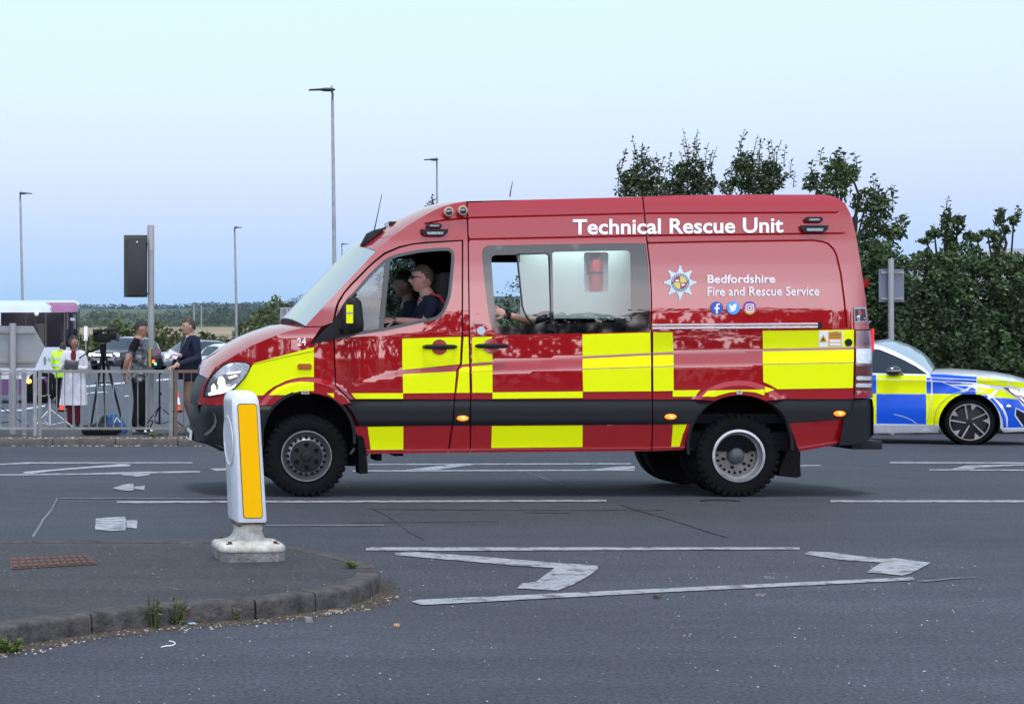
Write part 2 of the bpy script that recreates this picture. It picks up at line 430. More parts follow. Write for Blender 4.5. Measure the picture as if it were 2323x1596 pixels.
def wornpaint(name, thr, sc=(7, 26, 1)):
    m = bpy.data.materials.new(name); m.use_nodes = True; n = m.node_tree; b = n.nodes['Principled BSDF']; t = n.nodes.new('ShaderNodeTexCoord'); mp = n.nodes.new('ShaderNodeMapping'); mp.inputs['Scale'].default_value = sc
    z = n.nodes.new('ShaderNodeTexNoise'); z.inputs['Scale'].default_value = 1; z.inputs['Detail'].default_value = 9; z.inputs['Roughness'].default_value = .75; n.links.new(t.outputs['Object'], mp.inputs[0]); n.links.new(mp.outputs[0], z.inputs['Vector'])
    r = n.nodes.new('ShaderNodeValToRGB'); n.links.new(z.outputs[0], r.inputs[0]); e = r.color_ramp.elements; e[0].position = thr - .05; e[0].color = (.036, .040, .052, 1); e[1].position = thr + .05; e[1].color = (.36, .37, .40, 1)
    n.links.new(r.outputs[0], b.inputs['Base Color']); b.inputs['Roughness'].default_value = .7; MC[name] = m; return m
wornp = wornpaint('badly_worn_paint', .47); wornt = wornpaint('ghost_of_paint', .62); wornh = wornpaint('worn_hatch_paint', .44)
faint = mat('faded_road_paint', (.14, .15, .165), rough=.7, var=.65, vs=12, col2=(.07, .075, .09))
tar = mat('tar_seam', (.012, .012, .015), rough=.6, var=.5, vs=15)
pale = mat('pale_scuff', (.15, .16, .18), rough=.8, var=.6, vs=18, col2=(.08, .085, .10))

def mark(name, poly, m=paint, dz=.005, jag=.0, step=6, th=.003):
    step = min(step, 6); jag *= .55
    """painted marking, a thin slab lying on the road; poly in photo px"""
    p = dens(poly, step); r = random.Random(int(poly[0][0] * 7 + poly[0][1]))
    pts = [G(x + r.uniform(-jag, jag), y + r.uniform(-jag, jag) * .35) for x, y in p]
    c2 = [(q[0], q[1]) for q in pts]
    rr = delaunay_2d_cdt([Vector(q) for q in c2], [(i, (i + 1) % len(c2)) for i in range(len(c2))], [], 1, 1e-5)
    v = [(q[0], q[1], ground(q[0], q[1]) + dz) for q in rr[0]]
    mb = MB(); mb.add(v, [tuple(f) for f in rr[2]]); o = mb.build(name, m); tag(o, kind='structure'); return o
RM = lambda pts: crop(1400, 2000, .8617, pts)
def hline(x0, x1, y0, y1, w, m=paint, jag=.6, name='road_marking', step=16):
    return mark(name, [(x0, y0 - w / 2), (x1, y1 - w / 2), (x1, y1 + w / 2), (x0, y0 + w / 2)], m, jag=jag, step=step)
mark('road_marking', RM([(55, 167), (75, 164), (1000, 164), (1550, 164), (1550, 171), (1000, 173), (300, 176), (55, 174)]), jag=.8)
mark('road_marking', RM([(210, 352), (235, 345), (1100, 305), (1940, 267), (1948, 277), (1100, 318), (250, 363)]), jag=1.0)
mark('hatch_marking', RM([(155, 184), (205, 178), (460, 197), (745, 220), (852, 227), (856, 236), (830, 258), (775, 290), (715, 313), (575, 306), (592, 288), (640, 283), (705, 236), (560, 226), (380, 210), (155, 191)]), jag=1.0)
mark('hatch_marking', RM([(1562, 187), (1585, 178), (1655, 181), (1740, 193), (1850, 204), (1875, 201), (2003, 217), (1938, 252), (1905, 261), (1780, 250), (1800, 236), (1835, 216), (1700, 208), (1610, 195)]), jag=1.0)
mark('hatch_scuff', RM([(1950, 280), (2100, 268), (2200, 266), (2100, 271), (1985, 283)]), pale, jag=.8)
hline(265, 1376, 1139.5, 1136.2, 4.2); hline(1884, 2400, 1137.2, 1137.5, 4.6)
hline(135, 560, 1130.5, 1130.5, 1.6, faint)
hline(602, 870, 1192.5, 1192, 2.4, faint)
L4 = lambda pts: crop(0, 1700, 1.4325, pts)
mark('road_marking', L4([(-60, 225), (0, 223), (130, 214), (1100, 213), (1105, 219), (200, 221), (0, 229), (-60, 231)]), jag=.5)
mark('road_marking', L4([(-60, 284), (0, 283), (500, 277), (860, 266), (1145, 264), (1148, 272), (700, 282), (0, 290), (-60, 291)]), jag=.6)
mark('hatch_marking', L4([(130, 277), (140, 268), (640, 228), (700, 222), (752, 228), (745, 236), (560, 244), (300, 264), (180, 279)]), wornh, jag=.8)
mark('hatch_marking', L4([(680, 280), (860, 277), (855, 288), (780, 297), (760, 290), (700, 289)]), wornp, jag=.9)
mark('road_marking', L4([(1200, 250), (1298, 248), (1298, 261), (1240, 263)]), wornp, jag=.5)
hline(836, 1432, 1053.5, 1052, 2.6); hline(800, 1440, 1068.5, 1066.5, 3.0); hline(1815, 1862, 1056.5, 1056, 2.6)
mark('hatch_marking', [(920, 1066), (1040, 1052), (1085, 1053), (990, 1066)], jag=.6); mark('hatch_marking', [(1330, 1067), (1405, 1058), (1440, 1057), (1440, 1063), (1390, 1068)], jag=.6)
hline(2019, 2400, 1049.5, 1050.5, 3.0); hline(2108, 2400, 1066, 1067, 2.8); mark('hatch_marking', [(2155, 1065), (2190, 1056), (2323, 1053), (2323, 1056), (2215, 1061), (2200, 1066)], jag=.5)
# worn arrow remains
mark('worn_arrow', [(254, 1108), (276, 1101), (292, 1097.5), (303, 1099), (303, 1112), (297, 1114), (275, 1112)], wornp, jag=.8, step=8)
mark('worn_arrow', [(305, 1104), (329, 1102), (327, 1112), (305, 1109)], wornp, jag=1, step=8)
mark('worn_arrow', [(217, 1176), (250, 1174), (283, 1172), (286, 1182), (285, 1203), (250, 1205), (216, 1202)], wornp, jag=1.5, step=8)
mark('worn_arrow', [(287.5, 1181), (312.5, 1180), (311, 1199), (287, 1197)], wornp, jag=1.5, step=8)

# cracks and seams
def crackline(pts, w, m=tar):
    p = dens(pts, 12, False); r = random.Random(int(pts[0][0])); p = [(x + r.uniform(-1.4, 1.4), y + r.uniform(-.4, .4)) for x, y in p]
    up = []; dn = []
    for x, y in p: ww = w * r.uniform(.5, 1.2); up.append((x - ww * .3, y - ww / 2)); dn.append((x + ww * .3, y + ww / 2))
    mb = MB(); v = []
    for a, b in zip(up, dn):
        for q in (a, b): g_ = G(*q); v.append((g_[0], g_[1], g_[2] + .0035))
    mb.add(v, [(2 * i, 2 * i + 1, 2 * i + 3, 2 * i + 2) for i in range(len(p) - 1)]); tag(mb.build('road_crack', m), kind='structure')
crackline(RM([(80, 30), (150, 68), (200, 108), (255, 138)]), 2.6)
crackline(RM([(930, 15), (990, 36), (1080, 60), (1180, 92), (1300, 130)]), 2.4)
crackline(RM([(60, 31), (500, 35), (1085, 35)]), 1.0); crackline(RM([(0, 78), (500, 74)]), .8)
crackline([(777, 1093), (792, 1106), (803, 1117)], 2.6, pale)
crackline([(131, 1130), (118, 1155), (98, 1180), (74, 1218)], 5, pale); crackline([(376, 1012), (377, 1022), (383, 1036)], 1.6)
crackline([(1195, 1070), (1250, 1090), (1320, 1115)], 2.0, pale); crackline([(1590, 1135), (1630, 1133), (1680, 1136)], 3.0)
crackline([(1190, 1162), (1290, 1164)], 1)

# ---------------- traffic island with kerb stones
out_pts = [(-5.2, 3.4), (-3.0, 5.35), (-1.5, 6.75), (-.38, 7.79), (-.155, 8.02), (.241, 8.36), (.66, 8.57), (.857, 8.65), (1.16, 8.93), (1.306, 9.05), (1.467, 9.36), (1.56, 9.65), (1.587, 9.92), (1.56, 10.12), (1.50, 10.35), (1.42, 10.55), (1.33, 10.76), (1.17, 11.0), (.95, 11.14), (.6, 11.2), (0, 11.22), (-2, 11.24), (-6, 11.26)]
op = catmull(out_pts, 5)
def insetline(pts, d):
    r = []
    for i, p in enumerate(pts):
        a = pts[max(i - 1, 0)]; b = pts[min(i + 1, len(pts) - 1)]; tx, ty = b[0] - a[0], b[1] - a[1]; l = math.hypot(tx, ty); r.append((p[0] - ty / l * d, p[1] + tx / l * d))
    return r
KH = .098; inn = insetline(op, .125)
island = MB(); poly = [(-9, 4)] + insetline(op, .12) + [(-9, 11.1)]
ISLP = list(poly)
rr = delaunay_2d_cdt([Vector(q) for q in poly], [(i, (i + 1) % len(poly)) for i in range(len(poly))], [], 1, 1e-5)
island.add([(q[0], q[1], KH - .006) for q in rr[0]], [tuple(f) for f in rr[2]]); isl = tag(island.build('traffic_island', isl_m), kind='structure')
kerb_m = mat('kerb_stone', (.085, .080, .078), rough=.9, spec=.2, var=.6, vs=9, bump=.5, bs=45, col2=(.035, .033, .032))
acc = [0]
for a, b in zip(op, op[1:]): acc.append(acc[-1] + math.hypot(b[0] - a[0], b[1] - a[1]))
def at(pts, s):
    for i in range(len(acc) - 1):
        if acc[i + 1] >= s: t = (s - acc[i]) / (acc[i + 1] - acc[i]); return (lerp(pts[i][0], pts[i + 1][0], t), lerp(pts[i][1], pts[i + 1][1], t))
    return pts[-1]
def sx(x): # arc position where the front edge passes x
    for i in range(len(op) - 1):
        if op[i][0] <= x <= op[i + 1][0] and op[i][1] < 9.9: return lerp(acc[i], acc[i + 1], (x - op[i][0]) / (op[i + 1][0] - op[i][0]))
    return acc[len(acc) // 2]
j1, j2 = sx(.80), sx(1.12)
js = [j1 - .9 * k for k in range(9, 0, -1) if j1 - .9 * k > 0] + [j1, j2, j2 + .62, j2 + 1.1, j2 + 1.6, j2 + 2.1]
while js[-1] < acc[-1] - .9: js.append(js[-1] + .9)
js = [0.0] + [j for j in js if j > .05]
for a, b in zip(js, js[1:]):
    n = max(2, int((b - a) / .08)); rings = []; g_ = .006; dzr = random.uniform(-.005, .004); back = (a > j2 + 1.7)
    for k in range(n + 1):
        s = lerp(a + g_, b - g_, k / n); o_ = at(op, s); i_ = at(inn, s); h = KH + dzr
        def mx(t): return (lerp(o_[0], i_[0], t), lerp(o_[1], i_[1], t))
        w = random.uniform(-.002, .002)
        rings.append([(*mx(.0), -.01), (*mx(.03), h - .020), (*mx(.06), h - .008 + w), (*mx(.12), h - .001 + w), (*mx(.5), h), (*mx(1), h - .001), (*mx(1), -.01)])
    MB().loft(rings).build('kerb_stone', kerb_m, isl, ang=50)
# drain cover on the island
gcv = [(8.9, 0)]
dp = [G(x, y, KH - .004) for x, y in L4([(55, 762), (510, 745), (560, 795), (60, 826)])]
dc = T('drain_cover', 'rusty brown slotted iron drain cover let into the island surface at far left', 'drain cover', dp[0])
rust = mat('rusty_iron', (.10, .050, .035), rough=.8, var=.5, vs=30, bump=.4, bs=60)
def dq(u, v): return tuple(lerp(lerp(dp[0][i], dp[1][i], u), lerp(dp[3][i], dp[2][i], u), v) for i in range(3))
mb = MB(); cs = [dq(0, 0), dq(1, 0), dq(1, 1), dq(0, 1)]; mb.add([(c[0], c[1], c[2] + .002) for c in cs], [(0, 3, 2, 1)]); mb.build('frame', rust, dc)
for i in range(12):
    for j in range(3):
        a = [dq(u, v) for u, v in ((.03 + i * .08, .06 + j * .31), (.085 + i * .08, .06 + j * .31), (.085 + i * .08, .30 + j * .31), (.03 + i * .08, .30 + j * .31))]
        if i % 2 == j % 2: a = a
        MB().add([(c[0], c[1], c[2] + .002) for c in a] + [(c[0], c[1], c[2] + .009) for c in a], [(4, 7, 6, 5), (0, 1, 5, 4), (1, 2, 6, 5), (2, 3, 7, 6), (3, 0, 4, 7)]).build('grate_bar', rust, dc)
# pale ring of old mortar round the drain
# ---------------- far kerb and pavement
KY = 26.5
pv = MB(); xs2 = rng(-14, 6, 1.0); V = []; n = 0
for x in xs2:
    for y in (KY + .13, 30.2): V.append((x, y, ground(x, y) + .098))
    V.append((x, 30.2, ground(x, 30.2) - .03))
F = []
for i in range(len(xs2) - 1):
    a = i * 3; F += [(a, a + 3, a + 4, a + 1), (a + 1, a + 4, a + 5, a + 2)]
pav = tag(pv.add(V, F).build('pavement', pave_m), kind='structure')
kerb2 = mat('far_kerb', (.085, .075, .068), rough=.9, var=.5, vs=6, bump=.4, bs=30, col2=(.055, .05, .046))
x = -6.0
while x < 5.8:
    dzr = random.uniform(-.006, .006); rings = []
    for q in (x + .006, x + .909):
        g1 = ground(q, KY) + dzr; rings.append([(q, KY, g1 - .02), (q, KY + .005, g1 + .07), (q, KY + .03, g1 + .10), (q, KY + .13, g1 + .103), (q, KY + .13, g1 - .02)])
    MB().loft(rings).build('kerb_stone', kerb2, pav, ang=50); x += .915
# long dashed lines on the far road
def fline(pts, w=2.6, m=paint): # px polyline
    up = [G(x, y - w / 2) for x, y in pts]; dn = [G(x, y + w / 2) for x, y in pts]; v = []
    for a, b in zip(up, dn): v += [(a[0], a[1], a[2] + .0), (b[0], b[1], b[2] + .0)]
    tag(MB().add(v, [(2 * i, 2 * i + 1, 2 * i + 3, 2 * i + 2) for i in range(len(pts) - 1)]).build('lane_line', m), kind='structure')
white_far = mat('far_road_paint', (.55, .57, .60), rough=.6)
Z1 = lambda pts: crop(0, 1100, 2.128, pts)
for a, b, w in (((0, 1152), (185, 1148), 3.4), ((215, 1138), (385, 1110), 3.6), ((440, 980), (500, 972), 2.6), ((705, 948), (820, 938), 3.4), ((860, 932), (1075, 914), 3.4), ((1330, 894), (1450, 883), 3.2), ((700, 1012), (760, 1005), 2.0), ((770, 1000), (910, 993), 2.0), ((1060, 1030), (1095, 1026), 2.0), ((690, 1078), (720, 1076), 1.6)):
    fline([(p[0], p[1]) for p in Z1([a, ((a[0] + b[0]) / 2, (a[1] + b[1]) / 2), b])], w, white_far)
# ================================================================== RESCUE VAN
red = mat('van_red_paint', (.33, .0006, .005), rough=.5, coat=1.0, coatr=.015, spec=.1)
yellow = mat('fluorescent_yellow_film', (.80, .90, .0), rough=.5, coat=.0, spec=.12)
black_pl = mat('black_plastic', (.009, .010, .013), rough=.5, bump=.08, bs=300, spec=.2)
rubber = mat('rubber', (.006, .006, .007), rough=.8, var=.4, vs=20, spec=.12)
dark = mat('dark_interior', (.006, .006, .008), rough=.85, spec=.1)
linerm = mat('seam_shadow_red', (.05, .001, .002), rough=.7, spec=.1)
whitef = mat('white_lettering_film', (.80, .82, .84), rough=.4)
chrome = mat('bright_metal', (.75, .76, .78), rough=.18, metal=1)
steel = mat('painted_steel_rim', (.24, .25, .27), rough=.42, metal=.75, var=.3, vs=25)
frit = mat('black_glazing', (.003, .004, .005), rough=.03, spec=.9)
vglass = glassmat('window_glass', (.66, .75, .74), ior=1.7)
wglass = glassmat('windscreen_glass', (.42, .54, .58), ior=1.55, refl=.74)
inwhite = mat('white_cabin_lining', (.62, .70, .69), rough=.45, var=.08, vs=3)

VX = [(436, .62), (445, .46), (455, .37), (470, .28), (490, .20), (520, .13), (570, .075), (650, .035), (760, .01), (860, 0), (1895, 0), (1930, .006), (1950, .022), (1964, .055), (1972, .09), (1980, .16)]
VYP = [(430, .36), (436, .29), (441, .235), (447, .20), (456, .17), (470, .145), (490, .12), (545, .075), (600, .043), (640, .026), (700, .009), (740, .003), (760, 0), (1030, 0)]
YU = [(800, 868), (912, 840), (1044, 826), (1321, 810), (1475, 802), (1730, 793.5), (1937, 789.5)]
YL = [(800, 870), (912, 849), (1044, 842), (1120, 841), (1321, 836.5), (1475, 832), (1530, 830), (1730, 826), (1937, 822)]
G1 = [(1061, 494), (1461, 484), (1898, 482)]
G2 = [(1063, 543), (1467, 534.5), (1912, 529)]
G3 = [(1472, 551), (1600, 548.5), (1844, 545), (1866, 548), (1879, 553), (1890, 564), (1897, 577), (1907, 619), (1915, 680), (1921, 744)]
G4 = [(965, 507), (1010, 499), (1059, 495)]
G5 = [(560, 829), (640, 811), (712, 797)]
grooves = [G1, G2, G3, G4]
GB = [(min(p[0] for p in g) - 4, min(p[1] for p in g) - 4, max(p[0] for p in g) + 4, max(p[1] for p in g) + 4) for g in grooves]
def groove(x, y):
    for g, b in zip(grooves, GB):
        if b[0] <= x <= b[2] and b[1] <= y <= b[3]:
            for a, c in zip(g, g[1:]):
                d = segd((x, y), a, c)
                if d < 2.3: return .014 * (1 - d / 2.3)
    return 0
def van_yoff(x, y, gr=True):
    o = tab(VX, x) + tab(VYP, y)
    if x > 780:
        yu = tab(YU, x); yl = tab(YL, x); a = .034 * sst(790, 1080, x)
        if y < yu: o += a
        elif y < yl: o += a * (yl - y) / max(yl - yu, .1)
    if y < 760 and x < 1010: o += .055 * ((1010 - x) / 320) ** 1.6 * min(1, (760 - y) / 60)
    for cx, cy, r in ((700, 987, 131), (1677, 1010, 147)):
        d = math.hypot(x - cx, y - cy)
        if d < r and y < 925: o -= .026 * sst(r, r - 11, d)
    if y > 955: o += .03 * sst(955, 1025, y) + .012
    if gr: o += groove(x, y)
    return o
def off_lines():
    L_ = [YU, YL]
    for g in grooves:
        for d in (-2.3, 0, 2.3):
            q = []
            for i, p in enumerate(g):
                a = g[max(i - 1, 0)]; b = g[min(i + 1, len(g) - 1)]; tx, ty = b[0] - a[0], b[1] - a[1]; l = math.hypot(tx, ty)
                q.append((p[0] - ty / l * d, p[1] + tx / l * d))
            L_.append(q)
    return L_
FLR = [arc(700, 987, r, 20, 160, 30) for r in (131, 125, 120)] + [arc(1677, 1010, r, 30, 150, 30) for r in (147, 141, 136)]
VS = Surf(15.4, van_yoff, off_lines() + FLR, far=2 * 16.37)
VP = Surf(15.4, lambda x, y: van_yoff(x, y, False), [YU, YL] + FLR, far=2 * 16.37)
def band_yoff(x, y):
    o = tab(VX, x) - .024 + .034 * sst(925, 905, y) + .02 * sst(958, 967, y)
    return o
VBAND = Surf(15.4, band_yoff, [[(400, 924), (2000, 922)]], far=2 * 16.37)

van = T('rescue_van', 'red and yellow chequered high-roof fire service rescue van crossing the picture, in the middle lane', 'van', P(1190, 1128, 16.3)[:2] + (0,))

ARCF = [(619, 918), (626, 912), (642, 903), (664, 895), (693, 890.5), (720, 892.5), (742, 898.5), (760, 907), (774, 917)]
ARCR = [(1621, 908.5), (1640, 901), (1662, 896.5), (1681, 895), (1705, 898), (1722, 903), (1737, 909)]
wing = [(449, 917), (454, 893), (461, 874), (472, 858), (489, 832), (512, 818), (529, 808), (571, 784), (609, 767.5), (646, 753), (690, 742.5), (728, 741.5), (703, 780), (756.5, 771), (758, 820), (759.5, 875), (770, 886), (790, 906), (797, 914)] + ARCF[::-1] + [(560, 919), (500, 918.5)]
o = VP.skin(MB(), wing, step=8, rim=.03).build('front_wing', red, van, ang=28)
frame = [(692, 740), (728, 701.5), (770, 657), (812, 612.5), (853, 569), (870, 553), (890, 536.5), (907, 524), (925, 512), (943, 500.5), (962, 489.5), (982, 478.5), (1003, 469), (1030, 461), (1057.5, 456.5),
         (1060.5, 543), (1063.5, 764), (1066.5, 905), (1032.5, 905), (1037, 843), (1047, 826), (1050.5, 764), (1051, 543.5), (1010, 546), (965, 548.5), (935, 552), (905, 558.5), (871, 573), (850, 590), (832, 606.5), (794, 645), (779, 663), (766, 683), (760.5, 698), (758, 712), (754, 731), (731, 739.5)]
VS.skin(MB(), frame, step=8, rim=.03).build('cab_side_frame', red, van, ang=28)
winC = [(800, 757), (771, 765), (765, 758), (779, 695), (806, 663), (840, 624), (868, 597), (880, 588), (903.4, 579), (930, 573.5), (954.6, 569), (985, 566.2), (1011, 565), (1020, 566.5), (1026, 573), (1027.5, 583), (1026, 607), (1020, 664.6), (1016, 680), (1012, 692), (1004, 708), (992, 719.5), (975, 725), (954.6, 729), (910, 738.5), (868.8, 747)]
door = [(762, 714), (769, 688), (782, 666), (797, 648.5), (834, 610.5), (852, 594), (873, 577.5), (907, 562.5), (936, 555.5), (965, 552.5), (1010, 549.5), (1047.5, 547), (1047, 764), (1044, 824), (1034, 842), (1029.5, 905), (793.5, 905), (775, 886), (762.5, 874), (761, 820), (760, 768)]
winD = [(x, y) for x, y in winC]
VP.skin(MB(), door, [winD], step=8, rim=.03).build('cab_door', red, van, ang=28)
cab_door = van.children[-1]
winS = [(1093, 572), (1095, 564.5), (1101, 559), (1110, 557), (1280, 553.5), (1464, 551), (1470, 600), (1473.5, 661), (1475, 751.5), (1300, 756), (1160, 759), (1140, 758.6), (1128, 755.5), (1119, 748), (1113, 736), (1109.5, 721), (1102, 665), (1096.5, 616)]
slide = [(1061, 460), (1200, 453), (1456, 447), (1462, 500), (1465, 546), (1466, 550)] + [(1464, 549)] + [(1280, 551.5)] 
sl_out = [(1061, 460), (1200, 453), (1456.5, 446.5), (1462, 500), (1466, 546), (1472.5, 600), (1476, 661), (1477.3, 781), (1478.5, 905), (1069.5, 905), (1066.5, 764), (1063.5, 543)]
VS.skin(MB(), sl_out, [winS], step=8, rim=.03).build('sliding_door', red, van, ang=28)
slide_door = van.children[-1]
rq = [(1459.5, 446.3), (1531, 443), (1700, 441.5), (1860, 441.5), (1884, 444), (1903, 450.5), (1917, 462), (1928, 482), (1934, 500), (1941, 530), (1951, 590), (1960, 650), (1967, 700), (1972, 746.5), (1939.5, 746.8), (1939, 800), (1937, 880), (1936.5, 904.5), (1776, 904.5)] + ARCR[::-1] + [(1577, 905.5), (1481.5, 905.5), (1480.5, 781), (1479, 661), (1475.5, 600), (1469, 546), (1465, 500)]
VS.skin(MB(), rq, step=8, rim=.03).build('rear_quarter_panel', red, van, ang=28)
VP.skin(MB(), [(801, 966.5), (1024.5, 964.5), (1016.5, 1018), (1064, 1019), (1066, 966), (1066, 1027), (829, 1029)][:3] + [(1014, 1027), (829, 1029)], step=8, rim=.04).build('sill_panel', red, van)
VP.skin(MB(), [(1028, 964.5), (1065.5, 964.5), (1065.5, 1026.5), (1017.5, 1027), (1020, 1017)], step=8, rim=.04).build('sill_panel', red, van)
VP.skin(MB(), [(1069, 964.5), (1478.5, 962), (1477, 1022.5), (1068, 1026.5)], step=8, rim=.04).build('sill_panel', red, van)
VP.skin(MB(), [(1481.5, 962), (1572, 960), (1561, 990), (1552, 1019), (1480, 1022.5)], step=8, rim=.04).build('sill_panel', red, van)
VP.skin(MB(), [(1784.5, 959), (1912.7, 950.6), (1909, 980), (1903, 1007), (1812, 1024), (1800, 985)], step=8, rim=.04).build('sill_panel', red, van)
# sill lip rails
for a, b in (((830, 1021.5), (1477, 1016)), ((1480, 1015.5), (1553, 1014)), ((1811, 1016), (1904, 1001))):
    p = VP.lift(*a, .006); q = VP.lift(*b, .006); MB().cyl(p, q, .008, n=8).build('sill_rail', red, van)
# black side bands
VBAND.skin(MB(), [(776, 908), (790, 907), (1029.5, 906.5), (1026, 964), (814, 966), (809, 950), (799, 932), (786, 918)], step=8, rim=.05).build('side_protection_strip', black_pl, van)
VBAND.skin(MB(), [(1032.5, 906.5), (1066, 906.5), (1065.5, 964), (1029, 964)], step=8, rim=.05).build('side_protection_strip', black_pl, van)
VBAND.skin(MB(), [(1069, 906.5), (1478.5, 905.5), (1479, 961.5), (1068.5, 964)], step=8, rim=.05).build('side_protection_strip', black_pl, van)
VBAND.skin(MB(), [(1481.5, 905.5), (1560, 905.5), (1600, 909), (1620, 910), (1602, 921), (1588, 934), (1576, 949), (1570, 960), (1481.5, 961.5)], step=8, rim=.05).build('side_protection_strip', black_pl, van)
VBAND.skin(MB(), [(1739, 911), (1776, 906), (1936, 905), (1933, 925), (1926, 940), (1913, 950), (1786, 958), (1779, 942), (1768, 929), (1754, 918)], step=8, rim=.05).build('side_protection_strip', black_pl, van)
# wheel-arch liners (deep dark bowls)
def arch(cx, cy, r, a0, a1, w0, w1):
    A = arc(cx, cy, r, a0, a1, 24); B = arc(cx, cy, r - 7, a0, a1, 24)
    rings = []
    for (x, y), (u, v) in zip(A, B):
        rings.append([P(x, y, w0), P(u, v, w0), P(u, v, w1), P(x, y, w1)])
    return MB().loft(rings, 0)
arch(699, 992, 109, -8, 192, 15.40, 16.0).build('wheel_arch_liner', black_pl, van)
arch(1679, 1010, 122, -5, 190, 15.41, 16.0).build('wheel_arch_liner', black_pl, van)
MB().box(P(700, 960, 16.05), (1.0, .04, .75)).build('wheel_arch_inner_wall', dark, van)
MB().box(P(1679, 960, 16.05), (1.05, .04, .75)).build('wheel_arch_inner_wall', dark, van)
# inner liner behind the seams (whole side, minus windows)
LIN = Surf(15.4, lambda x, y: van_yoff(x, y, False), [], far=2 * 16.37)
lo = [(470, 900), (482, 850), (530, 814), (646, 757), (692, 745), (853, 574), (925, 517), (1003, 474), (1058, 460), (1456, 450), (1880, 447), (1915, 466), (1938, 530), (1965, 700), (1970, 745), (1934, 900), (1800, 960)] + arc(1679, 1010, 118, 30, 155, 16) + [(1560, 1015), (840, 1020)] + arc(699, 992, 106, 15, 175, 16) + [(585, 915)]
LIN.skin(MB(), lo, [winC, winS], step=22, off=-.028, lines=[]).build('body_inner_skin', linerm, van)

# far side of the body (mirror of the near side, one piece)
mb = MB()
FS = Surf(15.4, lambda x, y: van_yoff(x, y, False), [], far=2 * 16.37)
farout = [(470, 905), (472, 858), (529, 808), (646, 753), (692, 741), (853, 569), (925, 512), (1003, 469), (1058, 457), (1456, 447), (1700, 441.5), (1884, 444), (1917, 462), (1934, 500), (1951, 590), (1972, 746), (1978, 900), (1905, 1005), (1810, 1022)] + arc(1679, 1010, 118, -2, 182, 16) + [(1477, 1022), (829, 1028)] + arc(699, 992, 106, -5, 185, 16) + [(520, 1010), (445, 1000)]
FS.skin(mb, farout, [winC, [(1100, 575), (1468, 575), (1470, 745), (1120, 745)]], step=25, lines=[], far=True)
mb.build('far_side_panel', red, van)
mb = MB(); FS.skin(mb, winC, step=30, lines=[], far=True, off=-.01); mb.build('far_cab_window', glassmat('far_tinted_glass', (.30, .36, .34)), van)

# ---------------- cross lofts between the two sides
def cross(S, path, bulge, n=16, out=1, mi=0, power=2.6, mb=None, ends=.0):
    mb = mb or MB(); rings = []
    for i, (x, y) in enumerate(path):
        a = path[max(i - 1, 0)]; b = path[min(i + 1, len(path) - 1)]
        tx, tz = b[0] - a[0], -(b[1] - a[1]); l = math.hypot(tx, tz); nx, nz = -tz / l * out, tx / l * out
        bl = bulge[i] if isinstance(bulge, (list, tuple)) else bulge
        p = S.lift(x, y); Yf = (S.far or 0) - p[1]; r = []
        for k in range(n + 1):
            t = k / n; t = t * t * (3 - 2 * t); h = bl * (1 - abs(2 * t - 1) ** power)
            r.append((p[0] + nx * h, lerp(p[1], Yf, t), p[2] + nz * h) if not hasattr(S, 'across') else S.across(p, x, y, t, nx * h, nz * h))
        rings.append(r)
    return mb.loft(rings, mi, caps=False, closed=False)
hood_p = [(472, 858), (480, 845), (489, 832), (512, 818), (529, 808), (571, 784), (609, 767.5), (646, 753), (690, 742.5)]
cross(VP, hood_p, [.05, .065, .075, .08, .085, .085, .08, .07, .045]).build('bonnet', red, van)
# bonnet side crease and vent
cross(VP, [(690, 742.5), (693, 739)], [.045, .10]).build('scuttle_panel', black_pl, van)
ws = [(693, 739), (728, 701.5), (770, 657), (812, 612.5), (852, 570)]
cross(VP, ws, .115, power=2.2).build('windscreen', wglass, van)
mb = MB(); cross(VP, [(x + 3, y + 3) for x, y in ws], .05, mb=mb, power=2.2)
roof_p = [(853, 569), (870, 553), (890, 536.5), (907, 524), (925, 512), (943, 500.5), (962, 489.5), (982, 478.5), (1003, 469), (1030, 461), (1058, 456.5), (1200, 453), (1456, 446.5), (1700, 441.5), (1860, 441.5), (1884, 444), (1903, 450.5), (1917, 462), (1928, 482)]
cross(VP, roof_p, [.10, .09, .08, .08, .075, .07, .065, .06, .055, .05, .045, .04, .035, .03, .03, .03, .03, .03, .02], n=20, power=2.2).build('roof', red, van)
cross(VP, [(1928, 482), (1934, 500), (1941, 530), (1951, 590), (1960, 650), (1967, 700), (1972, 746.5), (1977, 800), (1979, 900)], .02).build('rear_doors', red, van)
# front fascia behind the grille
cross(VP, [(452, 935), (449, 917), (454, 893), (461, 874), (472, 858)], .03).build('grille_backing', black_pl, van)
mb = MB()
for y in (872, 888, 904):
    p = VP.lift(452 + (904 - y) * .35, y); mb.box((p[0] + .05, 16.37, p[2]), (.05, 1.25, .025))
mb.build('grille_slat', chrome, van)
# wipers
mb = MB(); a = P(648, 741, 15.9); mb.tube([a, (a[0] + .12, a[1] + .2, a[2] + .05), (a[0] + .2, a[1] + .5, a[2] + .1)], .008)
mb.build('wiper', black_pl, van)

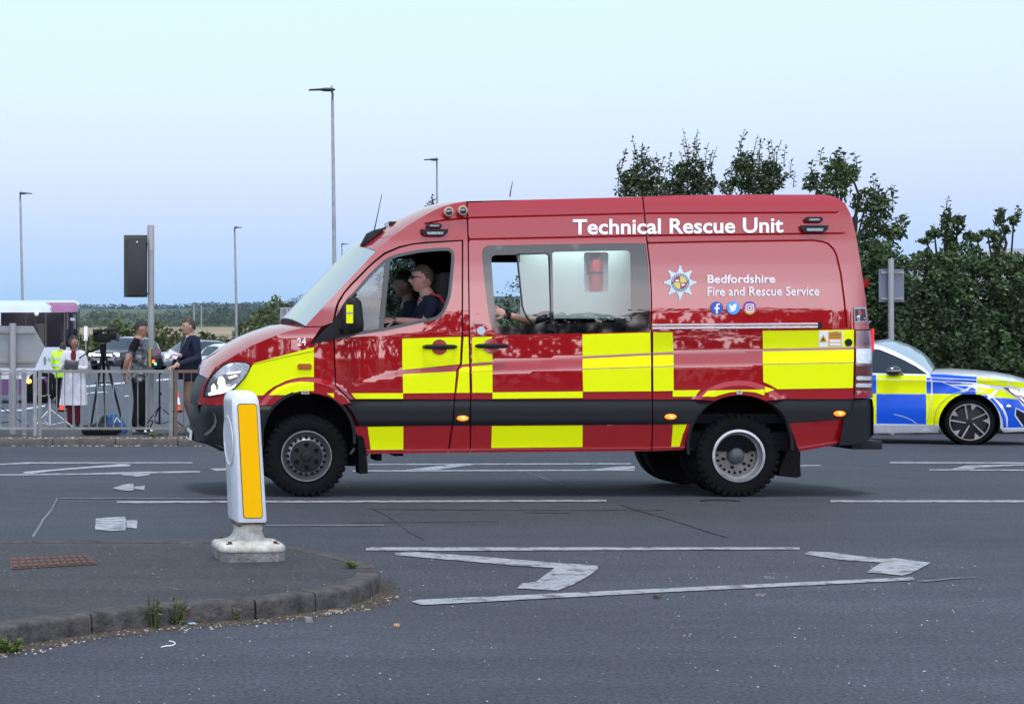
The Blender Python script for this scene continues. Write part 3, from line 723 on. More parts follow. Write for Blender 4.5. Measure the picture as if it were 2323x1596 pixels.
# ---------------- bumper
def bump_yoff(x, y): return tab([(445, .60), (451, .46), (458, .34), (470, .22), (495, .12), (530, .05), (600, 0)], x) - .02 + .05 * sst(928, 914, y) + .0006 * max(0, y - 990)
VB = Surf(15.4, bump_yoff, [[(430, 929), (640, 929)]], far=2 * 16.37)
bump = [(449, 926), (453, 921.5), (464, 918.5), (505, 919), (620, 920), (604, 938), (594, 960), (590, 990), (592, 1035), (560, 1030), (521, 1023), (502, 1013), (484, 1005), (454, 999), (451, 960)]
VB.skin(MB(), bump, step=8, rim=.05).build('front_bumper', black_pl, van)
fb = van.children[-1]
cross(VB, [(515, 1021), (484, 1005), (454, 999), (451, 960), (449, 926), (453, 921.5), (466, 918)], .045).build('bumper_face', black_pl, van)
mb = MB(); VB.skin(mb, [(462, 984), (476, 974), (486, 960), (487, 945), (483, 935), (489, 941), (492, 953), (489, 967), (480, 979), (468, 988)], step=6, off=.012, rim=.02)
mb.build('fog_lamp_surround', mat('grey_plastic', (.10, .105, .115), rough=.4, spec=.3), van)
MB().box((P(444, 985, 16.3)[0] - .055, 16.37, P(0, 985, 16.3)[2]), (.02, .50, .085), R=Matrix.Rotation(.1, 3, 'Y')).build('number_plate', mat('number_plate_white', (.7, .7, .68), rough=.35), van)
MB().box((P(444, 985, 16.3)[0] - .069, 16.37, P(0, 985, 16.3)[2]), (.004, .42, .045), R=Matrix.Rotation(.1, 3, 'Y')).build('plate_characters', mat('black_print', (.01, .01, .01), rough=.5), van)

# ---------------- headlamp
hl = crop(700, 1400, 2.28, [(260, 425), (268, 370), (285, 320), (310, 270), (340, 225), (380, 182), (425, 145), (470, 122), (520, 110), (580, 106), (640, 112), (672, 122), (685, 140), (680, 170), (665, 200), (635, 250), (600, 290), (570, 325), (540, 350), (505, 375), (470, 393), (400, 408), (330, 420)])
HS = Surf(15.4, lambda x, y: van_yoff(x, y, False) - .02 * max(0, 1 - (math.hypot((x - 513) / 52, (y - 858) / 38)) ** 2), [])
mb = HS.skin(MB(), hl, step=6, off=.012, rim=.02); hl_o = mb.build('headlight', glassmat('lamp_lens', (.93, .95, .97), refl=.5), van)
def scal(poly, k, cx=None, cy=None):
    cx = cx if cx is not None else sum(p[0] for p in poly) / len(poly); cy = cy if cy is not None else sum(p[1] for p in poly) / len(poly)
    return [(cx + (x - cx) * k, cy + (y - cy) * k) for x, y in poly]
refl = mat('lamp_reflector', (.70, .74, .80), rough=.22, metal=.8, var=.35, vs=14)
VP.skin(MB(), scal(hl, .985), step=8, off=.003).build('reflector', refl, hl_o)
mb = MB(); VP.skin(mb, crop(700, 1400, 2.28, [(330, 300), (420, 232), (500, 200), (605, 195), (590, 240), (500, 300), (400, 330), (320, 345)]), step=6, off=.006)
mb.build('reflector_step', mat('lamp_grey', (.22, .24, .27), rough=.25, metal=.5), hl_o)
lamp = mat('headlight_glow', (1, .8, .55), emit=(1, .74, .46), es=1.7)
mb = MB(); VP.skin(mb, crop(700, 1400, 2.28, [(395, 250), (430, 235), (455, 270), (462, 330), (450, 385), (415, 398), (395, 390), (400, 330), (385, 300)]), step=5, off=.009)
VP.skin(mb, crop(700, 1400, 2.28, [(330, 330), (352, 300), (372, 330), (360, 372), (330, 385)]), step=5, off=.009)
VP.skin(mb, crop(700, 1400, 2.28, [(480, 245), (560, 222), (575, 238), (500, 262)]), step=5, off=.009)
mb.build('lit_bulb', lamp, hl_o)
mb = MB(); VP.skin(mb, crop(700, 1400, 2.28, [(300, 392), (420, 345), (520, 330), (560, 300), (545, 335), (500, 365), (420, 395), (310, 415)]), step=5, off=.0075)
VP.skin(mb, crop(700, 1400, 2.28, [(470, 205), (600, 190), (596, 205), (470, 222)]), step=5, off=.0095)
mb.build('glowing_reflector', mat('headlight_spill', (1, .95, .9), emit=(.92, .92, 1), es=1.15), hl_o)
# dark edge line round the lamp
def ribbon(S, mb, path, w, off, mi=0):
    v = []
    for i, (x, y) in enumerate(path):
        a = path[max(i - 1, 0)]; b = path[min(i + 1, len(path) - 1)]; tx, ty = b[0] - a[0], b[1] - a[1]; l = math.hypot(tx, ty) or 1
        v.append(S.lift(x - ty / l * w / 2, y + tx / l * w / 2, off)); v.append(S.lift(x + ty / l * w / 2, y - tx / l * w / 2, off))
    f = [(2 * i, 2 * i + 1, 2 * i + 3, 2 * i + 2) for i in range(len(path) - 1)]
    return mb.add(v, f, mi)
mb = MB(); ribbon(VP, mb, catmull(hl + [hl[0]], 2), 2.6, .0105); mb.build('headlight_seal', rubber, hl_o)
# bonnet shut line along wing and wing crease
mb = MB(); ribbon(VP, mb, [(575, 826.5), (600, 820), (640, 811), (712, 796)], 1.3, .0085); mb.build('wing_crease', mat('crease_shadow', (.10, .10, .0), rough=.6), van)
ind = MB(); VP.skin(ind, rrect(675, 824.5, 707, 838, 5), step=6, off=.018, rim=.02); ind.build('indicator_lamp', mat('amber_lens_off', (.42, .10, .01), rough=.12, coat=1), van)

# ---------------- livery blocks
def arcseg(cx, cy, r, a0, a1, n=14): return arc(cx, cy, r, a0, a1, n)
LV = [
    [(576, 823.5), (712, 787), (712, 855), (691, 855), (670.6, 857.5), (650, 863), (636, 869.5), (622, 876), (608, 886), (597, 896.5), (576, 896.5), (521, 886.5), (546, 868), (562, 845.5), (570, 833)],
    [(610, 895.5), (618, 887.5), (628, 880), (643, 873.5), (658, 868.5), (683, 865), (712, 866.5), (712, 886.5), (700, 886), (683, 887), (668, 890), (658, 893), (652, 895.5)],
    [(741.5, 891.5), (757.5, 891.5), (757.5, 900), (757.5, 902.2), (748, 896)],
    [(797, 891.5), (914.5, 891.2), (914.5, 904), (806, 904)],
    [(912.5, 767.6), (1046, 763.8), (1043, 825.6), (980, 832), (912.5, 839)],
    [(913.5, 848.5), (960, 846), (1035, 842), (1031, 890.4), (914.5, 891.7)],
    [(1052, 764.5), (1062.5, 763.8), (1064, 824.6), (1048, 826.2)],
    [(1042, 838), (1050, 832.5), (1064.5, 832), (1065.5, 890.4), (1035.6, 890.4)],
    [(1071, 764.7), (1116, 763.4), (1117.5, 820), (1071, 823.5)],
    [(1071, 842.4), (1117, 841.6), (1117.5, 890.4), (1071.5, 890.4)],
    [(1071, 831), (1117, 826.5), (1117, 840.6), (1071, 841.4)],
    [(1117.5, 889.6), (1322, 887.5), (1322, 902), (1117, 904)],
    [(1321, 758), (1475.3, 754), (1476.3, 800), (1321.6, 807.5)],
    [(1321.6, 813.5), (1476.3, 805.6), (1476.5, 831), (1321.6, 835.5)],
    [(1321.6, 837.5), (1476.5, 833), (1477, 887), (1323, 888)],
    [(1482, 754), (1526, 753), (1527.7, 797.5), (1482, 799.5)],
    [(1482, 805.5), (1527.7, 804), (1528, 829), (1482, 831)],
    [(1482, 833), (1528, 831), (1528.5, 886), (1482.5, 887)],
    [(1526, 885), (1588.5, 884), (1577, 898.8), (1526, 899.4)],
    [(1593, 898.8), (1605.7, 886.6), (1634, 884.5), (1734, 883), (1734, 896.5), (1714, 889.8), (1697, 887.8), (1680, 887.5), (1655, 889.5), (1632, 896), (1621, 899.5)],
    [(1735.5, 877), (1757, 883), (1740, 889), (1735.5, 890)],
    [(1730, 750), (1937, 747.6), (1937, 786.5), (1730.7, 790.8)],
    [(1730, 796.4), (1937, 792.8), (1936.5, 821), (1730.5, 825)],
    [(1730.7, 827), (1936.3, 823), (1935, 879.5), (1763.5, 882.3), (1748, 873), (1731.6, 865.8)],
    [(834, 967.5), (915, 966.5), (915, 1019.5), (841, 1020.5)],
    [(1116, 965.5), (1322, 964), (1321.5, 1013.5), (1114.5, 1015.5)],
    [(1526.7, 962.5), (1558.5, 961.8), (1549, 985), (1541.8, 1012), (1522.7, 1012.5)],
]
for poly in LV:
    VP.skin(MB(), poly, step=8, off=.0055).build('livery_block', yellow, van, ang=25)
mb = MB()
for a in (((842, 1024), (914, 1023.2)), ): pass

# ---------------- glazing
gl = black_pl
mb = MB()
ribbon(VP, mb, catmull(winC + [winC[0]], 2), 7, .004)
mb.build('window_seal', mat('window_rubber', (.05, .055, .06), rough=.35), cab_door)
mb = MB(); VP.skin(mb, [(880, 586), (886, 586), (870, 746), (859, 748.5), (868, 655), (873, 600)], step=8, off=.002, rim=.03)
mb.build('window_divider', mat('window_rubber', (.05, .055, .06)), cab_door)
ql = [(773, 760), (781, 697), (807, 665), (840, 627), (874, 596), (868, 655), (860, 748), (822, 753)]
mb = MB(); VP.skin(mb, ql, step=10, off=-.012); mb.build('quarter_light', glassmat('quarter_glass', (.80, .88, .86), ior=1.75), cab_door)
mb = MB(); VP.skin(mb, [(705, 780), (730, 754), (755, 730), (768, 708), (779, 690), (807, 664), (811, 668), (786, 700), (776, 762), (757, 770)], step=8, off=.012, rim=.03)
mb.build('mirror_base', black_pl, van)
# rear side glazing: one bonded panel with three clear openings
op1 = rrect(1114.5, 578.5, 1171, 735, 6); op1 = [(1114.5, 588), (1117, 581), (1124, 578.5), (1171, 577.5), (1173, 600), (1183, 696), (1194, 722), (1206, 735), (1160, 741), (1136, 738), (1128, 728), (1122, 700)]
op2 = [(1176.5, 580), (1180, 577.5), (1238, 576.2), (1243, 580), (1249, 733), (1215, 735), (1203, 728), (1195, 716), (1187.5, 695), (1178, 600)]
op3 = [(1253, 575), (1257, 571.5), (1423, 568), (1429.5, 573), (1434.5, 730), (1256, 733)]
mb = MB(); VP.skin(mb, winS, [op1, op2, op3], step=12, off=-.004, rim=.012); mb.build('side_glazing', frit, slide_door)
mb = MB(); VP.skin(mb, op2, step=20, off=-.006); mb.build('sliding_pane', vglass, slide_door)
mb = MB(); VP.skin(mb, op3, step=20, off=-.008); mb.build('fixed_pane', vglass, slide_door)
mb = MB(); ribbon(VP, mb, [(1172, 577), (1174.5, 600), (1184.5, 695), (1190, 710), (1199, 724), (1212, 735)], 3.2, .006); ribbon(VP, mb, [(1172, 576.5), (1240, 575), (1245.5, 580), (1250, 733)], 2.6, .006)
mb.build('pane_frame', black_pl, slide_door)

# ---------------- door mirror
mb = MB()
mp = [(787, 678), (797, 674), (808, 675), (817, 684), (820, 700), (823.5, 740), (822, 750), (812, 755), (792, 758), (783, 760), (779, 750), (780, 712), (782, 690)]
r0 = [P(x, y, 15.22) for x, y in mp]; cxm = sum(p[0] for p in r0) / len(r0); czm = sum(p[2] for p in r0) / len(r0)
def sc3(r, k, dy): return [(cxm + (p[0] - cxm) * k, p[1] + dy, czm + (p[2] - czm) * k) for p in r]
mb.loft([sc3(r0, .80, -.10), sc3(r0, .93, -.085), sc3(r0, 1.0, -.05), sc3(r0, 1.0, .02), sc3(r0, .9, .12)])
mb.cyl(P(795, 745, 15.25), P(775, 748, 15.42), .03); mir = mb.build('door_mirror', black_pl, van, ang=40)
mb = MB(); Mq = Surf(15.115, lambda x, y: 0); Mq.skin(mb, rrect(785.5, 691, 801, 733, 1.5), step=20, off=.002); mb.build('mirror_sticker', yellow, mir)
mb = MB(); Mq.skin(mb, [(786, 708), (800.5, 707), (800.5, 711), (786, 712)], step=20, off=.004); mb.build('sticker_print', mat('sticker_grey', (.35, .33, .4)), mir)

# ---------------- handles
for x0, x1, y in ((962, 1034, 786.5), (1081, 1150, 784.5)):
    cx = (x0 + x1) / 2 - 1
    par = cab_door if x0 < 1000 else slide_door
    mb = MB(); VP.skin(mb, blob(cx, y + .5, 17.5), step=7, off=.011); mb.build('handle_recess', mat('recess_red', (.30, .003, .008), rough=.4, coat=1), par)
    mb = MB(); a = VP.lift(x0 + 4, y, .05); b = VP.lift(x1 - 4, y, .05); mb.tube([VP.lift(x0, y, .015), a, ((a[0] + b[0]) / 2, a[1] - .008, a[2]), b, VP.lift(x1, y, .015)], [.014, .019, .022, .019, .014], n=10)
    mb.build('door_handle', black_pl, par)

# ---------------- rail, caps, stickers
mb = MB(); a = P(1479, 740, 15.4); b = P(1857, 737, 15.4)
for dz, r in ((.012, .010), (-.014, .012)):
    mb.box(((a[0] + b[0]) / 2, 15.40, (a[2] + b[2]) / 2 + dz), (b[0] - a[0], .03, r * 1.6), R=Matrix.Rotation(-.008, 3, 'Y'))
mb.build('door_rail', mat('brushed_metal', (.7, .71, .74), rough=.25, metal=1), van)
MB().box(P(1859, 738, 15.395), (.03, .035, .055)).build('rail_end_stop', black_pl, van)
mb = MB(); c = VP.lift(1924, 776.5, 0); mb.cyl((c[0], c[1] - .012, c[2]), (c[0], c[1], c[2]), .032, n=20); mb.build('filler_plug', black_pl, van)
def flat(name, poly, m, off=.007, par=None, step=9):
    mb = MB(); VP.skin(mb, poly, step=step, off=off); return mb.build(name, m, par or van)
ws_ = flat('warning_sticker', [(1857.5, 751), (1912.5, 750), (1912.5, 785), (1857.5, 786.5)], mat('sticker_white', (.75, .76, .8)))
flat('warning_triangle', [(1867.5, 758), (1877.5, 775.5), (1857.8, 776)], mat('sticker_orange', (.72, .38, .02)), .009, ws_, 30)
flat('triangle_mark', [(1867.5, 763.5), (1873, 773), (1862, 773.3)], mat('print_brown', (.10, .05, .01)), .0105, ws_, 30)
flat('label_panel', [(1879, 751.5), (1910, 750.8), (1910, 784), (1879, 785)], mat('sticker_orange', (.72, .38, .02)), .009, ws_, 30)
mb = MB()
for i in range(5): VP.skin(mb, [(1881 if i else 1888, 753 + 3.1 * i), (1908 if i else 1901, 752.6 + 3.1 * i), (1908 if i else 1901, 754 + 3.1 * i), (1881 if i else 1888, 754.5 + 3.1 * i)], step=50, off=.0105)
mb.build('label_print', mat('print_brown', (.10, .05, .01)), ws_)
mb = MB()
for y in (770.5, 778): VP.skin(mb, [(1882, y), (1907.5, y - .4), (1907.5, y + 5), (1882, y + 5.4)], step=50, off=.0105)
mb.build('label_panel_white', mat('sticker_white', (.75, .76, .8)), ws_)
st = flat('rear_sticker', [(1937, 697), (1964, 696), (1968, 729.5), (1938.5, 731)], mat('sticker_silver', (.35, .35, .38), rough=.4), .008)
flat('sticker_field', [(1939.5, 701), (1962.5, 700), (1966, 727), (1941, 728)], mat('sticker_dark', (.03, .025, .035), rough=.4), .0095, st)
flat('sticker_heart', [(1952.5, 715), (1948, 709), (1949.5, 706), (1952, 706.5), (1953, 708), (1955, 706), (1957.5, 706.5), (1958, 709.5)], mat('sticker_red', (.6, .02, .03)), .011, st, 30)
mb = MB(); VP.skin(mb, [(1944, 715.5), (1950.5, 715.2), (1950.5, 719.5), (1944, 719.8)], step=30, off=.011); VP.skin(mb, [(1944, 721.5), (1963, 721), (1963, 722.6), (1944, 723.1)], step=30, off=.011); mb.build('sticker_words', mat('sticker_white', (.75, .76, .8)), st)
flat('round_sticker', blob(1091.5, 749.5, 9.5), mat('sticker_blue_grey', (.45, .52, .58), rough=.35), .007)
mb = MB(); ribbon(VP, mb, [(1074,728.5),(1079,728),(1077,733),(1083,734),(1086,732),(1090,735),(1095,732.5),(1100,734.5),(1107,733)], 2.0, .007); mb.build('sticker_scrawl', mat('faded_white', (.55, .42, .45)), van)
# fleet lettering
for s, x0, x1, yt, yb, sl, bold, nm in (('Technical Rescue Unit', 1299.5, 1777, 497.5, 532.5, -.0095, .022, 'roof_lettering'), ('Bedfordshire', 1605, 1758.5, 623, 642, -.003, .02, 'service_name'), ('Fire and Rescue Service', 1605, 1858.5, 650.5, 671, -.004, .012, 'service_name'), ('24', 674, 694.5, 766, 784, -.05, .02, 'fleet_number')):
    mb = MB(); text_on(VP, mb, s, x0, x1, yt, yb, slope=sl, bold=bold, off=.008); mb.build(nm, whitef, van)
sq = flat('arch_label', [(684, 886), (701, 886), (701, 893.5), (684, 893.5)], mat('sticker_greyish', (.45, .45, .47)), .01)
mb = MB(); text_on(VP, mb, '59', 686.5, 698.5, 887, 892.5, off=.013, bold=.02); mb.build('arch_digits', mat('black_print', (.01, .01, .01)), sq)
sq = flat('arch_label', [(1671, 885.5), (1684, 885.5), (1684, 893.5), (1671, 893.5)], mat('sticker_greyish', (.45, .45, .47)), .01)
mb = MB(); VP.skin(mb, [(1675.5,887.3),(1680,887.3),(1678,892)], step=20, off=.013); mb.build('label_mark', mat('black_print', (.01, .01, .01)), sq)
# crest: eight-pointed star with round quartered shield
cxs, cys = 1543, 640.5
star = []
for i in range(16):
    a = math.pi / 2 + i * math.pi / 8
    r = 36 if i % 2 == 0 else 22.5
    if i % 2 == 0:
        for d, rr in ((-.17, 27.5), (-.075, 32), (-.075, 36.5), (.075, 36.5), (.075, 32), (.17, 27.5)): star.append((cxs + rr * math.cos(a + d), cys - rr * 1.04 * math.sin(a + d)))
    else: star.append((cxs + r * math.cos(a), cys - r * math.sin(a)))
cst = flat('fire_service_crest', star, mat('crest_silver', (.55, .68, .74), rough=.35), .0065)
flat('crest_ring', blob(cxs, cys, 20.5), mat('crest_slate', (.12, .14, .22)), .0078, cst)
mb = MB()
for i in range(20):
    if i in (0, 10): continue
    a = 2 * math.pi * i / 20 + .05; x = cxs + 17.6 * math.cos(a); y = cys - 17.6 * math.sin(a)
    VP.skin(mb, rrect(x - 1.3, y - 1.5, x + 1.3, y + 1.5, .6, 2), step=20, off=.0088)
mb.build('crest_ring_letters', mat('crest_silver', (.55, .68, .74)), cst)
for k, m_ in enumerate((mat('crest_gold', (.65, .58, .12)), mat('crest_red', (.35, .04, .08)), mat('crest_gold', (.65, .58, .12)), mat('crest_red', (.35, .04, .08)))):
    flat('crest_quarter', [(cxs, cys)] + arc(cxs, cys, 14.8, 90 * k, 90 * k + 90, 8), m_, .0092, cst)
mb = MB()
for x, y, a, b in ((cxs - 6.5, cys - 4, 4.5, 2.3), (cxs + 6.5, cys + 5, 4, 2.6)): VP.skin(mb, blob(x, y, a, 10, b), step=20, off=.0106)
mb.build('crest_charge', whitef, cst)
# social media roundels
def disc(name, x, m, y=699): return flat(name, blob(x, y, 14.8, 28), m, .0065)
d1 = disc('blue_roundel', 1626, mat('roundel_navy', (.018, .06, .36), rough=.35), 698.5)
fpath = [(1628, 711), (1624.3, 711), (1624.3, 701), (1620.5, 701), (1620.5, 697), (1624.3, 697), (1624.3, 693.5), (1625.3, 690), (1628, 688), (1633, 687.8), (1633, 691.3), (1630, 691.5), (1628.3, 692.7), (1628.2, 697), (1632.8, 697), (1632.2, 701), (1628.2, 701)]
flat('letter_f', fpath, whitef, .008, d1, 20)
d2 = disc('sky_blue_roundel', 1663.5, mat('roundel_cyan', (.03, .32, .82), rough=.35), 698)
bird = [(1672.5, 692.5), (1670.3, 694.6), (1670, 699), (1667.5, 703.5), (1663, 706.3), (1658, 706.6), (1653.5, 704.8), (1657.5, 704), (1659.5, 702.6), (1656.5, 701.2), (1655.3, 699), (1657.2, 699), (1654.6, 696.8), (1653.8, 694.2), (1655.6, 694.6), (1653.9, 692), (1654.4, 689.6), (1658, 692.6), (1662.3, 693.8), (1662.8, 690.5), (1665.5, 688.8), (1668.2, 689.4), (1671.6, 689), (1670.4, 691.3)]
flat('bird_mark', bird, whitef, .008, d2, 20)
gm = bpy.data.materials.new('roundel_gradient'); gm.use_nodes = True; MC['roundel_gradient'] = gm
n_ = gm.node_tree; bb = n_.nodes['Principled BSDF']; t_ = n_.nodes.new('ShaderNodeTexCoord'); s_ = n_.nodes.new('ShaderNodeSeparateXYZ'); r_ = n_.nodes.new('ShaderNodeValToRGB')
n_.links.new(t_.outputs['Generated'], s_.inputs[0]); n_.links.new(s_.outputs['Z'], r_.inputs[0]); n_.links.new(r_.outputs[0], bb.inputs['Base Color'])
e_ = r_.color_ramp.elements; e_[0].position = .05; e_[0].color = (.75, .42, .10, 1); e_[1].position = .9; e_[1].color = (.07, .02, .32, 1); k_ = e_.new(.45); k_.color = (.45, .05, .18, 1)
d3 = disc('purple_orange_roundel', 1701, gm, 698)
def ringp(mb, S, outer, inner, off):
    n = len(outer); v = [S.lift(x, y, off) for x, y in outer + inner]; mb.add(v, [(i, (i + 1) % n, n + (i + 1) % n, n + i) for i in range(n)])
mb = MB(); ringp(mb, VP, rrect(1691.5, 688.5, 1710.5, 707.5, 5.5), rrect(1693.7, 690.7, 1708.3, 705.3, 3.6), .008); ringp(mb, VP, blob(1701, 698, 5.2, 20), blob(1701, 698, 3.1, 20), .008); VP.skin(mb, blob(1706, 693, 1.2, 8), step=20, off=.008)
mb.build('camera_mark', whitef, d3)

# ---------------- lamps on the body
orange = mat('lit_marker', (1, .2, .02), emit=(1, .16, .01), es=2.2); orangeh = mat('lit_marker_core', (1, .5, .1), emit=(1, .55, .12), es=4)
for x, y in ((1048.5, 948), (1519.5, 944.5), (1902.5, 937.5)):
    mb = MB(); c = P(x, y, 15.385 + band_yoff(x, 940) * .0); c = (c[0], VBAND.lift(x, y)[1] - .012, c[2])
    mb.ell(c, (.050, .016, .023), 14, 8); ml = mb.build('marker_light', orange, van)
    MB().ell((c[0] + .004, c[1] - .012, c[2]), (.017, .008, .008), 10, 6).build('bulb', orangeh, ml)
def strobe(x0, x1, y0, y1, d=False):
    mb = MB()
    poly = rrect(x0, y0, x1, y1, (y1 - y0) * .48) if not d else [(x0, y0), (x1, y0), (x1 - 1, y0 + (y1 - y0) * .5), (x1 - 9, y1 - 1), (x1 - 18, y1), (x0 + 18, y1), (x0 + 9, y1 - 1), (x0 + 1, y0 + (y1 - y0) * .5)]
    VP.skin(mb, poly, step=6, off=.03, rim=.035); s = mb.build('strobe_light', black_pl, van)
    k = (x1 - x0) * .22; mb = MB()
    y2 = lerp(y0, y1, .42 if d else .35); VP.skin(mb, [(x0 + k, y2), (x1 - k * .8, y2), (x1 - k * .9, y1 - 3), (x0 + k * 1.1, y1 - 3)], step=6, off=.034); mb.build('strobe_lens', mat('strobe_clear', (.30, .32, .34), rough=.15, metal=.4, var=.6, vs=60), s)
strobe(967, 1003, 506.5, 516.5); strobe(955, 1017, 519.5, 534.5, True); strobe(1826, 1867, 492, 503); strobe(1816, 1879.5, 511, 527, True)
for x, y in ((1015.5, 481), (1047, 478.5)):
    c = Vector(VP.lift(x, y, 0)); mb = MB(); mb.lathe(c, (0, -1, 0), [(.036, 0), (.042, .03), (.045, .055), (.040, .062)], 20); mb.lathe(c, (0, -1, 0), [(.040, .060), (.029, .062)], 20)
    al = mb.build('scene_light', mat('lamp_bezel', (.45, .32, .24), rough=.3, metal=.5), van)
    MB().ell(c + Vector((0, -.052, 0)), (.031, .012, .031), 14, 8).build('scene_light_lens', mat('dark_lens', (.02, .025, .035), rough=.05, coat=1), al)
# tail lamp stack
ts = VP
def tl(name, poly, m, off=.012): mb = MB(); VP.skin(mb, poly, step=6, off=off, rim=.03); return mb.build(name, m, van)
tlr = mat('tail_lens_dark_red', (.10, .002, .006), rough=.12, coat=1)
tail = tl('tail_light', [(1941, 749), (1975, 749), (1979, 800), (1980, 902), (1938.5, 903.5), (1940.5, 820)], tlr)
for nm, p, m in (('reversing_lens', [(1942, 791), (1976.5, 790), (1977, 824), (1943, 823)], mat('clear_lens', (.62, .66, .70), rough=.12, coat=1, var=.25, vs=30)),
                 ('lens_stripe', rrect(1942.5, 853, 1978, 862, 4), mat('clear_lens', (.62, .66, .70))), ('lens_stripe', rrect(1941.5, 869, 1978, 878, 4), mat('clear_lens', (.62, .66, .70))),
                 ('red_lens', [(1940, 886), (1978, 886), (1978.5, 902), (1939.5, 903)], mat('red_lens', (.30, .005, .01), rough=.1, coat=1))):
    mb = MB(); VP.skin(mb, p, step=7, off=.02, rim=.008); mb.build(nm, m, tail)
MB().box((VP.lift(1980, 765)[0] + .004, VP.lift(1978, 760)[1] + .03, VP.lift(1980, 770)[2]), (.012, .03, .19)).build('lit_rear_edge', mat('lit_red', (.6, .01, .02), emit=(1, .03, .04), es=.9), tail)
MB().box((VP.lift(1969, 640)[0] + .012, 15.62, P(0, 640, 15.4)[2]), (.035, .05, .07), mi=0).build('rear_door_hinge', red, van)
# rear bumper, step and tow hook
rb = [(1937, 905.5), (1977, 905.5), (1980, 920), (1981, 985), (1972, 997), (1940, 1008), (1904, 1010), (1909, 980), (1914, 951), (1926, 941), (1934, 926)]
RBS = Surf(15.4, lambda x, y: tab(VX, x) - .026 + .03 * sst(920, 905, y))
RBS.skin(MB(), rb, step=8, rim=.06).build('rear_bumper', black_pl, van)
cross(Surf(15.4, lambda x, y: .08, far=2 * 16.37), [(1979, 905), (1982, 925), (1982, 985), (1970, 998), (1940, 1009)], .03).build('rear_bumper_face', black_pl, van)
a = P(1905, 1008, 15.9); b = P(1974, 1008, 15.9)
MB().box(((a[0] + b[0]) / 2, 16.2, a[2] + .01), (b[0] - a[0], 1.1, .075)).build('rear_step', mat('step_grey', (.02, .022, .026), spec=.2, rough=.6, var=.4, vs=15), van, bevel=.012)
mb = MB(); c = P(1925, 1008, 16.3); mb.tube([(c[0] - .15, c[1], c[2] + .02), c, (c[0] + .06, c[1], c[2] + .01)], .02); mb.ell((c[0] + .07, c[1], c[2] + .02), (.03, .03, .03)); mb.build('tow_hook', black_pl, van)
# mud flaps
MB().prism([P(x, y, 15.5)[::2] for x, y in [(806, 968), (816, 967), (828, 1018), (832, 1072), (813, 1073), (811, 1020)]], 15.43, 15.66).build('mud_flap', rubber, van)
MB().prism([P(x, y, 15.5)[::2] for x, y in [(1783, 968), (1795, 972), (1806, 1016), (1811, 1079), (1800, 1082), (1762, 1078), (1765, 1060), (1790, 1000)]], 15.44, 15.8).build('mud_flap', rubber, van)

# ---------------- roof equipment
mb = MB(); Yc = 15.95
c = Vector(P(846, 548, Yc)); rngs = []
for t, w, h in ((0, .02, .03), (.25, .05, .10), (.5, .045, .085), (.8, .03, .05), (1, .01, .02)):
    x = c.x + .20 * (t - .55); z = c.z + .15 * (t - .5) + .03; w *= 1.3; h *= 1.4
    rngs.append([(x, c.y + w * math.cos(a), z + h * .55 * math.sin(a)) for a in [k * math.pi / 4 for k in range(8)]])
mb.loft(rngs); mb.build('antenna_fin', black_pl, van)
mb = MB(); mb.tube([P(847, 532, Yc), P(855, 495, Yc), P(866.5, 440, Yc)], [.006, .004, .003], 6); mb.build('whip_antenna', black_pl, van)
mb = MB(); mb.tube([P(1156.5, 446, 16.0), P(1159, 430, 16.0), P(1163, 412, 16.0)], [.006, .004, .003], 6); mb.build('whip_antenna', black_pl, van)
for x, y, w in ((887, 509, .10), (869, 522, .06)):
    c = P(x, y, 16.1); l_ = MB().box((c[0] + .02, c[1], c[2] - .005), (w, .16, .055)).build('roof_beacon', black_pl, van, bevel=.01)
    MB().box((c[0] - w * .5 + .012, c[1], c[2] - .005), (.02, .13, .035)).build('beacon_lens', mat('strobe_clear', (.3, .32, .34)), l_)

